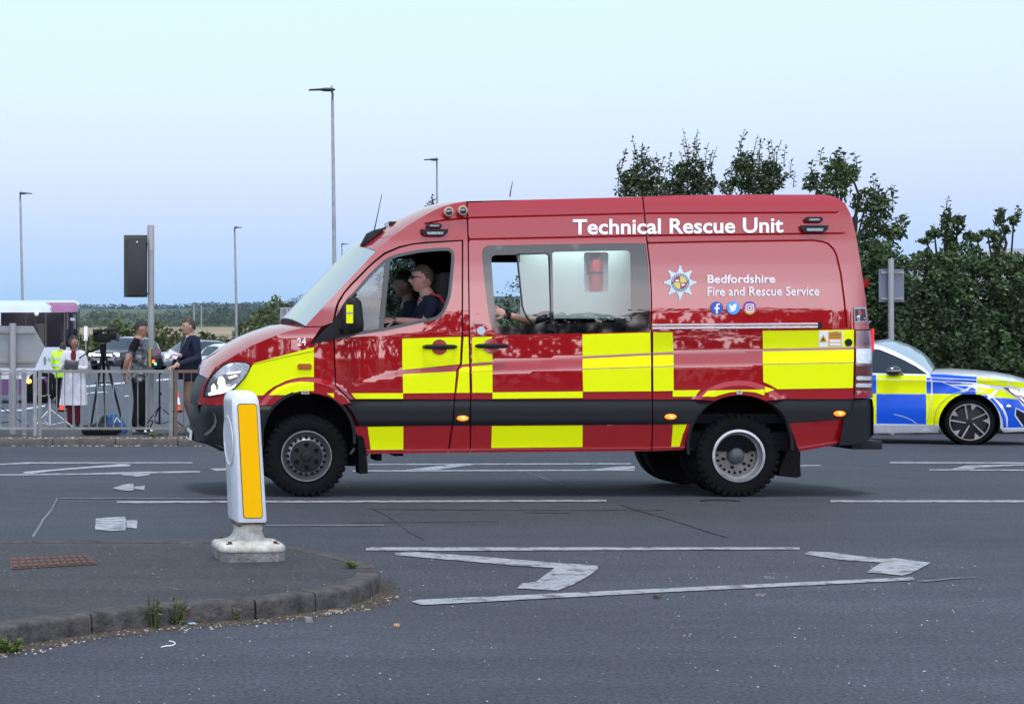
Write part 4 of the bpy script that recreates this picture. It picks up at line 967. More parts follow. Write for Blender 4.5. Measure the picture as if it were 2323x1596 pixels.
# ---------------- wheels
def wheel(cx, cy, Yf, r, rear=False, vis=True):
    c = P(cx, cy, 15.44); c = Vector((c[0], Yf, r - .004)); ax = (0, -1, 0)
    mb = MB(); rr = .219
    mb.lathe(c, ax, [(rr - .02, -.20), (rr, -.215), (rr + .06, -.235), (r - .03, -.232), (r - .012, -.215), (r - .012, -.02), (r - .03, .0), (r - .055, .008), (rr + .05, .010), (rr + .015, .004), (rr - .001, -.008), (rr - .02, -.03)], 60)
    nb = 36
    for i in range(nb):
        a = 2 * math.pi * i / nb
        for dh, da, ln in ((-.035, 0, .06), (-.115, .5, .07), (-.195, 0, .06)):
            b = a + da * 2 * math.pi / nb; R = Matrix.Rotation(-b, 3, 'Y')
            mb.box(c + Vector((math.cos(b) * (r - .013), -dh * 1, math.sin(b) * (r - .013))), (.022, ln, 2 * math.pi * r / nb * .62), R=R)
        if i % 1 == 0: # shoulder lugs on the sidewall
            b = a; R = Matrix.Rotation(-b, 3, 'Y'); mb.box(c + Vector((math.cos(b) * (r - .034), -.003, math.sin(b) * (r - .034))), (.036, .012, .022), R=R)
    w = MB()
    if not rear:
        w.lathe(c, ax, [(rr, -.004), (rr - .004, .012), (rr - .012, .012), (rr - .018, -.012), (rr - .045, -.020), (.165, -.012), (.138, .004), (.132, .010), (.120, .012), (0.001, .012)], 48, [0, 0, 0, 1, 1, 0, 2, 2, 2])
        wo = w.build('wheel', [steel, mat('rim_dark', (.03, .03, .033), rough=.5), mat('wheel_cover_plastic', (.012, .013, .016), rough=.5, var=.3, vs=30, spec=.25)], van)
        h = MB()
        for i in range(20):
            a = 2 * math.pi * i / 20; q = c + Vector((.158 * math.cos(a), 0, .158 * math.sin(a))); h.cyl(q + Vector((0, .02, 0)), q + Vector((0, -.0035, 0)), .0125, n=10)
        h.build('rim_holes', dark, wo)
        for i in range(6):
            a = 2 * math.pi * i / 6 + math.pi / 2; q = c + Vector((.096 * math.cos(a), 0, .096 * math.sin(a)))
            MB().lathe(q, ax, [(.021, .0125), (.019, .016), (.016, .0125), (.001, .0125)], 12).build('lug_recess', dark, wo)
        MB().lathe(c, ax, [(.048, .012), (.044, .024), (.030, .028), (.001, .028)], 20).build('hub_cap', mat('wheel_cover_plastic', (.045, .047, .052)), wo)
    else:
        w.lathe(c, ax, [(rr + .004, -.004), (rr + .006, .012), (rr - .014, .014), (rr - .020, .0), (rr - .026, -.03), (.178, -.04), (.176, -.075), (.162, -.088), (.100, -.092), (.08, -.085), (.001, -.085)], 48, [0, 0, 0, 0, 1, 1, 1, 1, 1, 1])
        wo = w.build('wheel', [mat('bright_rim', (.50, .52, .56), rough=.32, metal=.8, var=.3, vs=12), mat('darker_rim_face', (.22, .215, .21), rough=.6, metal=.3, var=.35, vs=14)], van)  # recessed face toned darker than the outer rim ring
        h = MB()
        for i in range(20):
            a = 2 * math.pi * i / 20; q = c + Vector((.150 * math.cos(a), 0, .150 * math.sin(a))); h.cyl(q + Vector((0, .095, 0)), q + Vector((0, .0865, 0)), .0125, n=10)
        h.build('rim_holes', dark, wo)
        MB().lathe(c, ax, [(.075, -.09), (.072, -.05), (.055, -.02), (.035, -.005), (.001, -.003)], 20).build('axle_hub', mat('hub_grey', (.07, .075, .08), rough=.6, var=.4, vs=30), wo)
        for i in range(6):
            a = 2 * math.pi * i / 6 + .3; q = c + Vector((.105 * math.cos(a), .095, .105 * math.sin(a))); MB().cyl(q, q + Vector((0, -.03, 0)), .013, n=6).build('wheel_nut', rubber, wo)
    mb.build('tyre', rubber, wo, ang=30)
wheel(695, 1037, 15.44, .354); wheel(1675, 1036, 15.44, .356, True)
def plainwheel(cx, Yf, r, w=.22):
    c = Vector((P(cx, 1037, 15.44)[0], Yf, r)); mb = MB(); mb.lathe(c, (0, -1, 0), [(.001, -w / 2), (.2, -w / 2), (r - .02, -w / 2), (r, -w / 2 + .03), (r, w / 2 - .03), (r - .02, w / 2), (.2, w / 2), (.001, w / 2 - .02)], 36)
    mb.build('wheel', rubber, van)
plainwheel(695, 17.2, .354); plainwheel(1675, 17.15, .356); plainwheel(1675, 16.88, .356); plainwheel(1675, 15.82, .356)
# underbody
mb = MB(); a = P(815, 1010, 15.6); b = P(1800, 990, 15.6)
mb.box(((a[0] + b[0]) / 2, 16.37, .47), (b[0] - a[0] - .1, 1.78, .16)); mb.box((P(1195, 1, 16.4)[0], 16.37, .40), (3.4, .12, .12))
mb.box((P(1675, 1, 16.4)[0], 16.37, .36), (.14, 1.6, .14)); mb.box((P(695, 1, 16.4)[0], 16.37, .36), (.14, 1.5, .14)); mb.ell((P(1675, 1, 16.4)[0], 16.37, .36), (.2, .2, .2))
for x, w, z in ((855, .05, .36), (900, .08, .40), (1520, .5, .42)): mb.box((P(x, 1, 15.7)[0], 15.75, z), (w, .3, .12))
mb.build('chassis', dark, van)
mb = MB(); mb.tube([P(795, 1030, 15.7), P(810, 1010, 15.7), P(835, 1030, 15.7)], .018); mb.tube([P(600, 1020, 15.8), P(640, 1000, 15.8)], .03); mb.build('exhaust_pipe', steel, van)

# ---------------- interior
def ibox(name, x0, x1, y0, y1, Y0, Y1, m, bev=0, par=None):
    a = P(x0, y1, (Y0 + Y1) / 2); b = P(x1, y0, (Y0 + Y1) / 2)
    return MB().box(((a[0] + b[0]) / 2, (Y0 + Y1) / 2, (a[2] + b[2]) / 2), (b[0] - a[0], Y1 - Y0, b[2] - a[2]), 0).build(name, m, par or van, bevel=bev)
seatm = mat('seat_fabric', (.012, .012, .016), rough=.9, var=.4, vs=40)
ibox('cabin_floor', 800, 1880, 930, 950, 15.5, 17.25, dark)
ibox('dashboard', 700, 850, 760, 840, 15.52, 17.2, dark, .03)
ibox('cab_bulkhead', 1045, 1055, 570, 930, 15.66, 17.05, dark); ibox('bulkhead_top', 1045, 1055, 488, 572, 15.85, 16.95, dark)
cross(VP, [(866, 577), (925, 532), (1003, 492), (1058, 478), (1200, 474), (1700, 463), (1900, 466)], .0).build('headlining', dark, van)
mb = MB(); FS.skin(mb, scal(farout, .985), [winC, [(1100, 575), (1468, 575), (1470, 745), (1120, 745)]], step=30, lines=[], far=True, off=-.03); mb.build('far_side_lining', dark, van)
for Y0 in (15.62, 16.62):
    ibox('front_seat', 985, 1030, 620, 850, Y0, Y0 + .5, seatm, .04); ibox('seat_cushion', 890, 1025, 820, 860, Y0, Y0 + .5, seatm, .04)
ibox('rear_seat', 1290, 1340, 640, 870, 16.3, 17.1, seatm, .04)
# white cabinet wall with alcove, behind the glass
pw = [(1180, 560), (1440, 560), (1440, 722), (1180, 722)]; hole = rrect(1325, 572, 1380, 662, 6)
CS = Surf(15.78, lambda x, y: 0)
CS.skin(MB(), pw, [hole], step=40, rim=.16).build('cabinet_wall', inwhite, van)
ibox('alcove_back', 1318, 1386, 566, 668, 15.93, 15.94, mat('alcove_bright', (.80, .85, .85), rough=.4))
ibox('partition', 1445, 1452, 575, 930, 15.66, 17.0, mat('grey_partition', (.2, .22, .22)))
ll = bpy.data.lights.new('cabin_lamp', 'AREA'); ll.shape = 'RECTANGLE'; ll.size = .9; ll.size_y = .14; ll.energy = 2.7; ll.color = (.88, 1, .98)
lo_ = bpy.data.objects.new('cabin_lamp_light', ll); COL.objects.link(lo_); lp = P(1310, 545, 15.66); lo_.parent = van
lo_.location = Vector((lp[0], 15.66, lp[2] - .01)) - Vector(van.location)
MB().box((lp[0], 15.66, lp[2] + .02), (.9, .12, .02)).build('cabin_lamp', mat('lit_lamp_panel', (1, 1, 1), emit=(.9, 1, .98), es=2), van)
ex = P(1352, 640, 15.86)
fe = T('fire_extinguisher', 'red fire extinguisher strapped in the white alcove seen through the van window', 'fire extinguisher', P(1352, 662, 15.86))
mb = MB(); mb.lathe(P(1352, 660, 15.86), (0, 0, 1), [(.001, 0), (.055, 0), (.058, .02), (.058, .22), (.045, .265), (.02, .285), (.001, .29)], 20); mb.build('cylinder', mat('extinguisher_red', (.40, .03, .03), rough=.3), fe)
mb = MB(); p = P(1352, 592, 15.86); mb.cyl((p[0], p[1], p[2] + .0), (p[0], p[1], p[2] + .05), .018); mb.box((p[0] - .01, p[1], p[2] + .055), (.09, .02, .018)); mb.build('valve', black_pl, fe)
mb = MB(); mb.lathe(P(1352, 622, 15.86), (0, 0, 1), [(.061, 0), (.061, .022)], 20); mb.build('strap', black_pl, fe)
mb = MB(); mb.tube([(p[0] - .04, p[1] - .01, p[2] + .05), (p[0] - .08, p[1] - .02, p[2]), (p[0] - .075, p[1] - .02, p[2] - .12)], .009); mb.build('hose', black_pl, fe)
# ================================================================== STREET FURNITURE
galv = mat('galvanised_steel', (.30, .32, .34), rough=.5, metal=.35, var=.3, vs=6)
galv_d = mat('weathered_steel', (.23, .25, .24), rough=.6, metal=.2, var=.4, vs=5, col2=(.17, .165, .14))
rusty = mat('rusty_paint', (.16, .085, .05), rough=.8, var=.5, vs=7, col2=(.12, .10, .09))
grey_p = mat('grey_painted_post', (.30, .31, .32), rough=.5, var=.15, vs=3)
# ---------------- keep-left bollard
wht = mat('bollard_white', (.70, .74, .80), rough=.35, var=.10, vs=9, coat=.2)
wht_d = mat('bollard_dirty_white', (.56, .56, .53), rough=.6, var=.3, vs=11, col2=(.26, .23, .18))
conc = mat('concrete_plinth', (.24, .24, .24), rough=.85, var=.5, vs=14, bump=.5, bs=60, col2=(.10, .095, .09))
amber_s = mat('amber_reflective_strip', (1.0, .52, .0), rough=.5, spec=.08)
bb = G(562, 1262, KH)
bx, by, bz = bb[0], bb[1] - .02, KH - .006
bol = T('traffic_bollard', 'leaning white bollard with a tall amber strip on the traffic island', 'bollard', (bx, by, bz))
Rb = Matrix.Rotation(math.radians(6.2), 3, 'Z')
def BP(x, y, z, lean=True):
    v = Rb @ Vector((x, y, 0)); l = max(0, z - .13)
    return (bx + v.x - .052 * l, by + v.y, bz + z)
def oct8(w, d, c, z): return [BP(x, y, z) for x, y in ((-w + c, -d), (w - c, -d), (w, -d + c), (w, d - c), (w - c, d), (-w + c, d), (-w, d - c), (-w, -d + c))]
MB().loft([oct8(.180, .18, .045, -.02), oct8(.185, .185, .045, .048), oct8(.178, .178, .045, .054)]).build('concrete_plinth', conc, bol, ang=40)
MB().loft([oct8(.186, .186, .05, .054), oct8(.189, .189, .05, .062), oct8(.184, .184, .05, .084), oct8(.172, .172, .045, .096), oct8(.12, .14, .03, .102), oct8(.090, .118, .02, .114), oct8(.072, .106, .015, .136), oct8(.064, .102, .012, .165), oct8(.066, .12, .012, .192), oct8(.080, .150, .010, .216)]).build('base_plate', wht_d, bol, ang=50)
for sx_, sy_ in ((-1, -1), (1, -1), (1, 1), (-1, 1)):
    p = BP(sx_ * .130, sy_ * .135, .100); MB().lathe((p[0], p[1], p[2] - .012), (0, 0, 1), [(.026, 0), (.026, .010), (.012, .012), (.012, .022), (.001, .022)], 12).build('bolt', rust, bol)
def ring4(w, d, c, z, xo=0): return [BP(x + xo, y, z) for x, y in ((-w + c, -d), (-w + 2 * c, -d), (w - c, -d), (w, -d + c), (w, d - c), (w - c, d), (-w + c, d), (-w, d - c), (-w, -d + c))]
shell = MB().loft([oct8(.080, .150, .010, .218), oct8(.084, .152, .012, .235), oct8(.080, .150, .014, .60), oct8(.078, .148, .016, .86), oct8(.076, .146, .02, .90), oct8(.071, .140, .028, .925), oct8(.058, .125, .03, .945), oct8(.038, .10, .03, .953)])
sh = shell.build('bollard_shell', wht, bol, ang=45)
def fr(x, z, o=.0): return BP(x, -(lerp(.152, .150, (z - .235) / .365) if z < .6 else lerp(.150, .148, (z - .6) / .26)) - o, z)
def plate(x0, x1, z0, z1, o, r=.012):
    pts = rrect(x0, z0, x1, z1, r, 3); mb = MB(); n = len(pts); mb.add([fr(x, z, 0) for x, z in pts] + [fr(x, z, o) for x, z in pts], [tuple(range(n, 2 * n))] + [(i, (i + 1) % n, n + (i + 1) % n, n + i) for i in range(n)]); return mb
plate(-.052, .060, .242, .885, .004, .018).build('strip_groove', mat('grimy_edge', (.09, .08, .05), rough=.8, var=.5, vs=30), sh)
plate(-.048, .056, .246, .880, .007, .016).build('amber_strip', amber_s, sh)
MB().loft([oct8(.0665, .112, .012, .186), oct8(.0675, .121, .012, .193), oct8(.0815, .151, .010, .2165)], caps=False).build('grimy_underside', mat('lip_grime', (.20, .17, .13), rough=.9, var=.8, vs=26, col2=(.04, .03, .02)), bol)
mb = MB(); v = []; c0 = .67
for rr_, o in ((.143, .001), (.143, .006), (.136, .007), (.134, .002)):
    for k in range(32): a = 2 * math.pi * k / 32; v.append(BP(-.082 - o, -.002 + rr_ * math.cos(a) * .98, c0 + rr_ * math.sin(a)))
f = [(j * 32 + i, j * 32 + (i + 1) % 32, (j + 1) * 32 + (i + 1) % 32, (j + 1) * 32 + i) for j in range(3) for i in range(32)] + [tuple(range(96, 128))]
mb.add(v, f); mb.build('blank_disc', wht, sh)

# ---------------- guard rail panels
gbase = lambda x, y: ground(x, y) + .098
def fence_panel(x0, x1, y, m, label, group, y1=None, zt=1.0, post_r=.03):
    y1 = y if y1 is None else y1; f = T('guard_rail', label, 'guard rail', (x0, y, gbase(x0, y)), group)
    L_ = math.hypot(x1 - x0, y1 - y); ux, uy = (x1 - x0) / L_, (y1 - y) / L_
    R = Matrix.Rotation(math.atan2(uy, ux), 3, 'Z')
    def pt(s): return (x0 + ux * s, y + uy * s)
    z0 = gbase(x0, y); z1 = gbase(x1, y1)
    for s in (0.0, L_ - .062):
        p = pt(s + .03); MB().box((p[0], p[1], (z0 + z0 + zt + .01) / 2), (.055, .05, zt + .03), R=R).build('post', m, f)
    c = pt(L_ / 2)
    MB().box((c[0], c[1], z0 + zt), (L_ - .13, .045, .045), R=R).build('top_rail', m, f)
    MB().box((c[0], c[1], z0 + .115), (L_ - .13, .04, .035), R=R).build('bottom_rail', m, f)
    n = int((L_ - .2) / .123)
    for k in range(n):
        s = .1 + (k + .5) * (L_ - .2) / n; p = pt(s); dy = (.012 if k % 2 else -.012)
        MB().cyl((p[0], p[1] + dy, z0 + .12), (p[0], p[1] + dy, z0 + zt - .015), .0085, n=6).build('bar', m, f)
    return f
def Xat(xd, Y): return (xd - CX) * Y / FD
FY = 27.6
zt_ = 1.325 - (842 - CY) * FY / FD - gbase(0, FY)
grp = 'pedestrian guard rail panels along the far kerb'
fence_panel(Xat(-320, FY), Xat(-60, FY), FY, galv, 'galvanised guard rail panel running off the left edge of the picture', grp, zt=zt_)
fence_panel(Xat(-118, FY), Xat(84, FY), FY, galv, 'galvanised guard rail panel in front of the octagon-cornered sign back and the bus', grp, zt=zt_)
fence_panel(Xat(86, FY), Xat(392, FY), FY, galv_d, 'long dull grey guard rail panel in front of the woman and the camouflage shirt man', grp, zt=zt_)
fence_panel(Xat(394, FY), Xat(640, FY), FY + .05, rusty, 'rusty brown guard rail panel beside the suited man, running behind the van front', grp, y1=FY + .5, zt=zt_)
for xd in (54.5,):
    f = T('fence_post', 'thick spare fence post standing just left of the second guard rail joint', 'post', (Xat(xd, FY + .3), FY + .3, gbase(0, FY))); MB().box((Xat(xd, FY + .3), FY + .3, gbase(0, FY) + .5), (.075, .06, 1.02)).build('upright', galv, f)

# ---------------- traffic signal seen from behind
TY = 29.3; tx = Xat(343.5, TY); tz = gbase(tx, TY)
ts_ = T('traffic_signal', 'tall grey traffic signal pole with black signal head turned away, behind the guard rail', 'traffic light', (tx, TY, tz))
topz = H - (511 - CY) * TY / FD
mb = MB(); mb.cyl((tx - .0, TY, tz), (Xat(342.5, TY), TY, topz - .4), .052, n=16); mb.build('pole', grey_p, ts_)
mb = MB(); mb.cyl((Xat(342.5, TY), TY, topz - .41), (Xat(342, TY), TY, topz), .056, n=16); mb.build('pole_sleeve', mat('sleeve_grey', (.36, .36, .36), rough=.5), ts_)
def bx2(name, x0, x1, y0, y1, Y0, Y1, m, par, bev=.0): # px box at near face Y0
    a = P(x0, y1, Y0); b = P(x1, y0, Y0); return MB().box(((a[0] + b[0]) / 2, (Y0 + Y1) / 2, (a[2] + b[2]) / 2), (b[0] - a[0], Y1 - Y0, b[2] - a[2])).build(name, m, par, bevel=bev)
bx2('backing_board', 281, 334, 533, 674, TY + .10, TY + .115, mat('board_olive', (.045, .055, .035), rough=.5), ts_)
hd = bx2('signal_head', 289.5, 331.5, 540, 671, TY - .12, TY + .09, mat('signal_black', (.012, .013, .020), rough=.5, var=.3, vs=20), ts_, .02)
bx2('mounting_arm', 312, 338, 552, 556, TY - .02, TY + .02, black_pl, ts_); bx2('mounting_arm', 312, 338, 664, 668, TY - .02, TY + .02, black_pl, ts_)
MB().cyl(P(311, 548.5, TY - .125), P(311, 548.5, TY - .12), .013, n=8).build('screw_cap', whitef, hd)
pb = bx2('push_button_unit', 343, 366, 791, 832, TY - .16, TY - .03, mat('maroon_box', (.06, .012, .05), rough=.35, coat=.4), ts_, .008)
bx2('yellow_edge', 338.5, 343, 791, 832, TY - .17, TY - .03, mat('yellow_box', (.55, .42, .02), rough=.45), pb)
bx2('red_lamp', 345.5, 350.5, 816, 823, TY - .167, TY - .16, mat('lit_red_man', (1, .1, .02), emit=(1, .16, .03), es=3), pb)
bx2('green_lamp', 350, 355, 822, 828, TY - .167, TY - .16, mat('lit_green_man', (.05, 1, .5), emit=(.12, 1, .5), es=2.2), pb)

# ---------------- signs seen from the back
def sign_back(label, pts, Y, px, y0, y1, chans, mface, r=.045, chan_w=None):
    base = G(px, y1) if y1 > CY + 5 else None
    X = Xat(px, Y); z0 = ground(X, Y); s = T('road_sign', label, 'sign', (X, Y, z0))
    MB().prism([P(x, y, Y)[::2] for x, y in pts], Y + r + .02, Y + r + .035).build('sign_panel', mface, s)
    MB().cyl((X, Y, z0), (Xat(px - 1, Y), Y, H - (y0 - CY) * Y / FD), r, n=14).build('post', grey_p, s)
    for y in chans:
        a = P(min(p[0] for p in pts) + 3, y, Y); b = P(max(p[0] for p in pts if True) - (22 if len(pts) > 4 else 2), y, Y); MB().box(((a[0] + b[0]) / 2, Y + r + .005, a[2]), (b[0] - a[0], .03, .035)).build('channel', galv_d, s)
    return s
plate_m = mat('sign_back_grey', (.24, .27, .28), rough=.5, var=.12, vs=2)
sign_back('large grey back of a clipped-corner road sign on a post at the left edge', [(-60, 739), (-42, 739), (75, 739), (101.5, 786), (79, 835), (-42, 835), (-62, 786)], 28.3, 30, 733, 970, (754, 821), plate_m, .055)
sign_back('grey square sign back on a post in front of the hedge, above the police car', [(1998, 610), (2055, 610), (2055, 684.5), (1998, 684.5)], 28.9, 2022, 587, 1000, (618, 677), mat('sign_back_blue', (.13, .15, .21), rough=.55), .045)
sign_back('plain grey back of a sign just left of the van windscreen', [(636, 697), (700, 696), (700, 742), (636, 742)], 60, 652, 697, 900, (702,), plate_m, .05)
sb = sign_back('small blue road sign above the grey sign back by the windscreen', [(668, 684), (694, 684), (694, 700), (668, 700)], 75, 680, 679, 880, (), mat('sign_blue', (.06, .16, .40), rough=.4), .05)
s_ = T('marker_post', 'thin white marker sign on a stalk above the television camera', 'marker', G(195, 860)); Y_ = 90
ORI[s_.name] = (Xat(195, Y_), Y_, ground(0, Y_)); s_.location = ORI[s_.name]
MB().cyl((Xat(195, Y_), Y_, ground(0, Y_)), P(195, 768, Y_), .03).build('post', galv, s_); MB().box(P(194.5, 756, Y_), (.17, .03, .72)).build('panel', whitef, s_)

# ---------------- lamp posts
dk = mat('lantern_dark', (.035, .04, .05), rough=.5)
def lamp(label, px, ptop, Y, arm, w=.075, lean=0.0, m=None):
    m = m or galv; X = Xat(px, Y); z0 = ground(X, Y); zt = H - (ptop - CY) * Y / FD; s = T('street_lamp', label, 'street lamp', (X, Y, z0), 'street lamps along the road')
    xt = X - lean * (zt - z0)
    MB().tube([(X, Y, z0), (X, Y, z0 + 1.6)], w * 1.35, 12).build('base_section', m, s)
    MB().tube([(X - lean * 1.6, Y, z0 + 1.6), ((X + xt) / 2, Y, (z0 + zt) / 2), (xt, Y, zt - .35)], [w, w * .85, w * .62], 12).build('column', m, s)
    mb = MB(); mb.tube([(xt, Y, zt - .36), (xt - arm * .01, Y, zt - .15), (xt + arm * .03, Y, zt - .04)], w * .5, 8); mb.build('bracket', dk, s)
    mb = MB(); a = arm; rg = []
    for t, hw, ht, zz in ((-.12, .03, .02, -.0), (-.05, .08, .06, .0), (.15, .15, .085, 0.0), (.38, .16, .075, 0.0), (.5, .14, .045, .005), (.98, .12, .035, -.012), (1.0, .08, .02, -.02)):
        rg.append([(xt + a * t, Y + hw * math.cos(q), zt + zz + ht * .8 * math.sin(q)) for q in [k * math.pi / 4 for k in range(8)]])
    mb.loft(rg); mb.build('lantern', dk, s)
    mb = MB(); mb.cyl((xt + .03 * a, Y, zt + .05), (xt + .03 * a, Y, zt + .13), .03); mb.build('photocell', galv, s)
lamp('tall street lamp in front, its lantern pointing left, behind the van windscreen', 762, 203.5, 60, -.78, lean=.0115)
lamp('street lamp whose lantern points left, rising behind the front of the van roof', 993, 362, 88, -.62, w=.07, lean=.004)
lamp('street lamp at far left rising behind the bus, lantern pointing right', 54, 438.5, 100, .66, w=.085, lean=.02)
lamp('slender street lamp between the suited man and the van, lantern pointing right', 538, 516, 128, .50, w=.10, lean=.018)
lamp('small distant street lamp just right of the tall front lamp', 778, 553.5, 165, .62, w=.09, lean=.01)
for i, (px, y0, y1) in enumerate(((440, 690, 725), (457, 692, 722), (655, 690, 720))):
    Y_ = 300; X_ = Xat(px, Y_); o = tag(MB().cyl((X_, Y_, ground(X_, Y_)), P(px, y0, Y_), .12, n=6).build('distant_post', galv), ('thin pale distant post left of the slender lamp', 'second thin pale distant post nearest the slender lamp', 'thin pale distant post near the windscreen sign')[i], 'post')

# ---------------- crash barrier
for k, (xa, xb) in enumerate(((-20, 95), (95, 420), (420, 700))):
    Y_ = 108.5; s = T('crash_barrier', ('steel crash barrier behind the bus', 'steel crash barrier behind the far cars on the left', 'steel crash barrier behind the white car by the van')[k], 'crash barrier', (Xat(xa, Y_), Y_, ground(0, Y_)))
    z = H - (829 - CY) * Y_ / FD; x0, x1 = Xat(xa, Y_), Xat(xb, Y_)
    prof = [(0, .16), (-.05, .11), (-.05, .05), (0, 0), (-.05, -.05), (-.05, -.11), (0, -.16)]
    MB().loft([[(x, Y_ + a, z + b) for a, b in prof] for x in (x0, x1 - .05)], closed=False, caps=False).build('beam', galv_d, s)
    n = int((x1 - x0) / 2.4)
    for i in range(n + 1): xx = x0 + .4 + 2.4 * i; MB().box((xx, Y_ + .08, (z + ground(0, Y_)) / 2), (.1, .1, z - ground(0, Y_) + .2)).build('post', galv_d, s)

# ---------------- cones
def cone(xd, Y, h, label):
    X = Xat(xd, Y); z = ground(X, Y); c = T('traffic_cone', label, 'traffic cone', (X, Y, z), 'orange traffic cones on the road'); k = h / .75
    MB().box((X, Y, z + .02), (.36 * k, .36 * k, .04)).build('base', rubber, c)
    og = mat('cone_orange', (.85, .07, .03), rough=.4)
    MB().lathe((X, Y, z), (0, 0, 1), [(.15 * k, .03), (.115 * k, .28 * k)], 16).build('cone_body', og, c)
    MB().lathe((X, Y, z), (0, 0, 1), [(.118 * k, .28 * k), (.078 * k, .53 * k)], 16).build('reflective_band', whitef, c)
    MB().lathe((X, Y, z), (0, 0, 1), [(.078 * k, .53 * k), (.04 * k, .74 * k), (.03 * k, .75 * k), (.001, .75 * k)], 16).build('cone_tip', og, c)
cone(402, 44, .50, 'orange cone with white band in the road beside the suited man'); cone(141, 44.5, .45, 'orange cone beside the hem of the white coat')

# ---------------- camera, tripods, stands, bags
cb = mat('camera_black', (.007, .008, .010), rough=.6, var=.3, vs=60, spec=.15)
def tripod(name, label, cat, apex, feet, m, Yb, r=.016, mid=.45, col=None, grp=None):
    z0 = gbase(apex[0], Yb) ; t = T(name, label, cat, (apex[0], Yb, z0), grp)
    A = Vector(apex)
    for fx, fy in feet:
        fp = Vector((fx, fy, gbase(fx, min(fy, 30)) if fy < 30.2 else ground(fx, fy)))
        MB().tube([A, A.lerp(fp, mid), fp], [r * 1.3, r, r * .7], 8).build('leg', m, t)
    return t
cy_ = 28.9
ap = P(234, 787, cy_)
tr = tripod('camera_tripod', 'tall black camera tripod standing behind the guard rail', 'tripod', ap, [(Xat(204, cy_ - .3), cy_ - .3), (Xat(284, cy_ - .3), cy_ - .3), (Xat(240, cy_ + .7), cy_ + .7)], cb, cy_, .02)
sp = P(234, 868, cy_); mb = MB()
for px, py, dy in ((216, 868, -.1), (256, 870, -.1), (238, 872, .3)): q = P(px, py, cy_ + dy); mb.tube([(sp[0], cy_, sp[2]), q], .009, 6)
tag(mb.build('spreader', cb, tr))
MB().cyl(P(234, 800, cy_), P(234, 780, cy_), .05).build('head', cb, tr)
pb2 = P(163, 832, cy_ - .6); MB().tube([P(230, 787, cy_), P(198, 800, cy_ - .3), P(180, 812, cy_ - .5)], .011).build('pan_handle', cb, tr)
tv = T('television_camera', 'black shoulder television camera on the tall tripod, lens to the right', 'video camera', P(236, 780, cy_))
bx2('camera_body', 219, 252, 756, 776, cy_ - .10, cy_ + .10, cb, tv, .02); bx2('lens', 250, 267, 757, 771, cy_ - .07, cy_ + .07, cb, tv, .02); bx2('lens_hood', 264, 271, 755, 774, cy_ - .1, cy_ + .1, mat('hood_grey', (.03, .033, .04)), tv, .008)
mb = MB(); mb.tube([P(211, 754, cy_ - .05), P(232, 752, cy_ - .05)], .045, 10); mb.build('viewfinder', cb, tv)
mb = MB(); mb.tube([P(226, 756, cy_), P(230, 750, cy_), P(244, 750, cy_), P(248, 756, cy_)], .018); mb.build('carry_handle', cb, tv)
mb = MB(); mb.tube([P(236, 748, cy_ - .03), P(266, 746, cy_ - .03)], [.025, .035], 10); mb.build('microphone', mat('mic_foam', (.03, .03, .033), rough=.95), tv)
bx2('battery', 212, 220, 758, 774, cy_ - .07, cy_ + .07, cb, tv, .01)
# light stands
def stand(label, xd, ytop, ybot, Y, m, spread=.45, grp=None, hp=None):
    X = Xat(xd, Y); zg = gbase(X, Y) if Y < 30.2 else ground(X, Y); t = T('light_stand', label, 'light stand', (X, Y, zg), grp); zt = H - (ytop - CY) * Y / FD
    MB().tube([(X, Y, zg + .14), (X, Y, (zg + zt) / 2), (X, Y, zt)], [.018, .015, .011], 8).build('column', m, t)
    for a in (-.3, 1.9, 4.0):
        ex, ey = X + spread * math.cos(a), Y + spread * .7 * math.sin(a); MB().tube([(X, Y, zg + .42), (ex, ey, zg + .01)], .009, 6).build('leg', m, t); MB().tube([(X, Y, zg + .14), ((X + ex) / 2, (Y + ey) / 2, zg + .2)], .007, 6).build('brace', m, t)
    for h in (.62, .95): MB().box((X + .02, Y, zg + h), (.05, .03, .045)).build('clamp', cb, t)
    return t
st1 = stand('slim black light stand beside the signal pole, behind the guard rail', 362, 836, 960, 28.7, cb, .50)
bx2('lamp_head', 358, 368, 812, 836, 28.62, 28.8, cb, st1, .01)
st2 = stand('white-legged light stand with black lamp head left of the woman in white', 113, 855, 958, 30.9, mat('stand_white', (.62, .63, .64), rough=.4), .55)
bx2('lamp_head', 108, 118, 849, 895, 30.85, 31.0, cb, st2, .01)
st3 = stand('black light stand with a lit lamp at the very left edge of the picture', -2, 752, 960, 28.95, cb, .62)
bx2('lamp_head', -16, 1.5, 738, 757, 28.85, 29.05, cb, st3, .01); MB().cyl(P(-4, 748, 28.84), P(-4, 748, 28.8), .06, n=14).build('lit_lamp', mat('lit_led', (1, .9, .7), emit=(1, .9, .65), es=4), st3)
bp_ = T('backpack', 'blue and black backpack on the pavement under the tripod', 'backpack', (Xat(255, 28.4), 28.4, gbase(0, 28.4)))
z_ = gbase(0, 28.4); X_ = Xat(256, 28.4)
MB().loft([[(X_ + w * math.cos(a) + s, 28.4 + .13 * math.sin(a), z_ + h) for a in [k * math.pi / 6 for k in range(12)]] for h, w, s in ((0, .16, .05), (.06, .19, .05), (.16, .17, .02), (.26, .12, 0), (.31, .05, 0))]).build('bag', mat('bag_blue', (.02, .10, .26), rough=.7, var=.4, vs=12), bp_)
MB().loft([[(X_ - .12 + w * math.cos(a), 28.42 + .12 * math.sin(a), z_ + h) for a in [k * math.pi / 6 for k in range(12)]] for h, w in ((0, .10), (.08, .12), (.24, .08), (.29, .03))]).build('side_pocket', mat('bag_black', (.012, .012, .018), rough=.8), bp_)
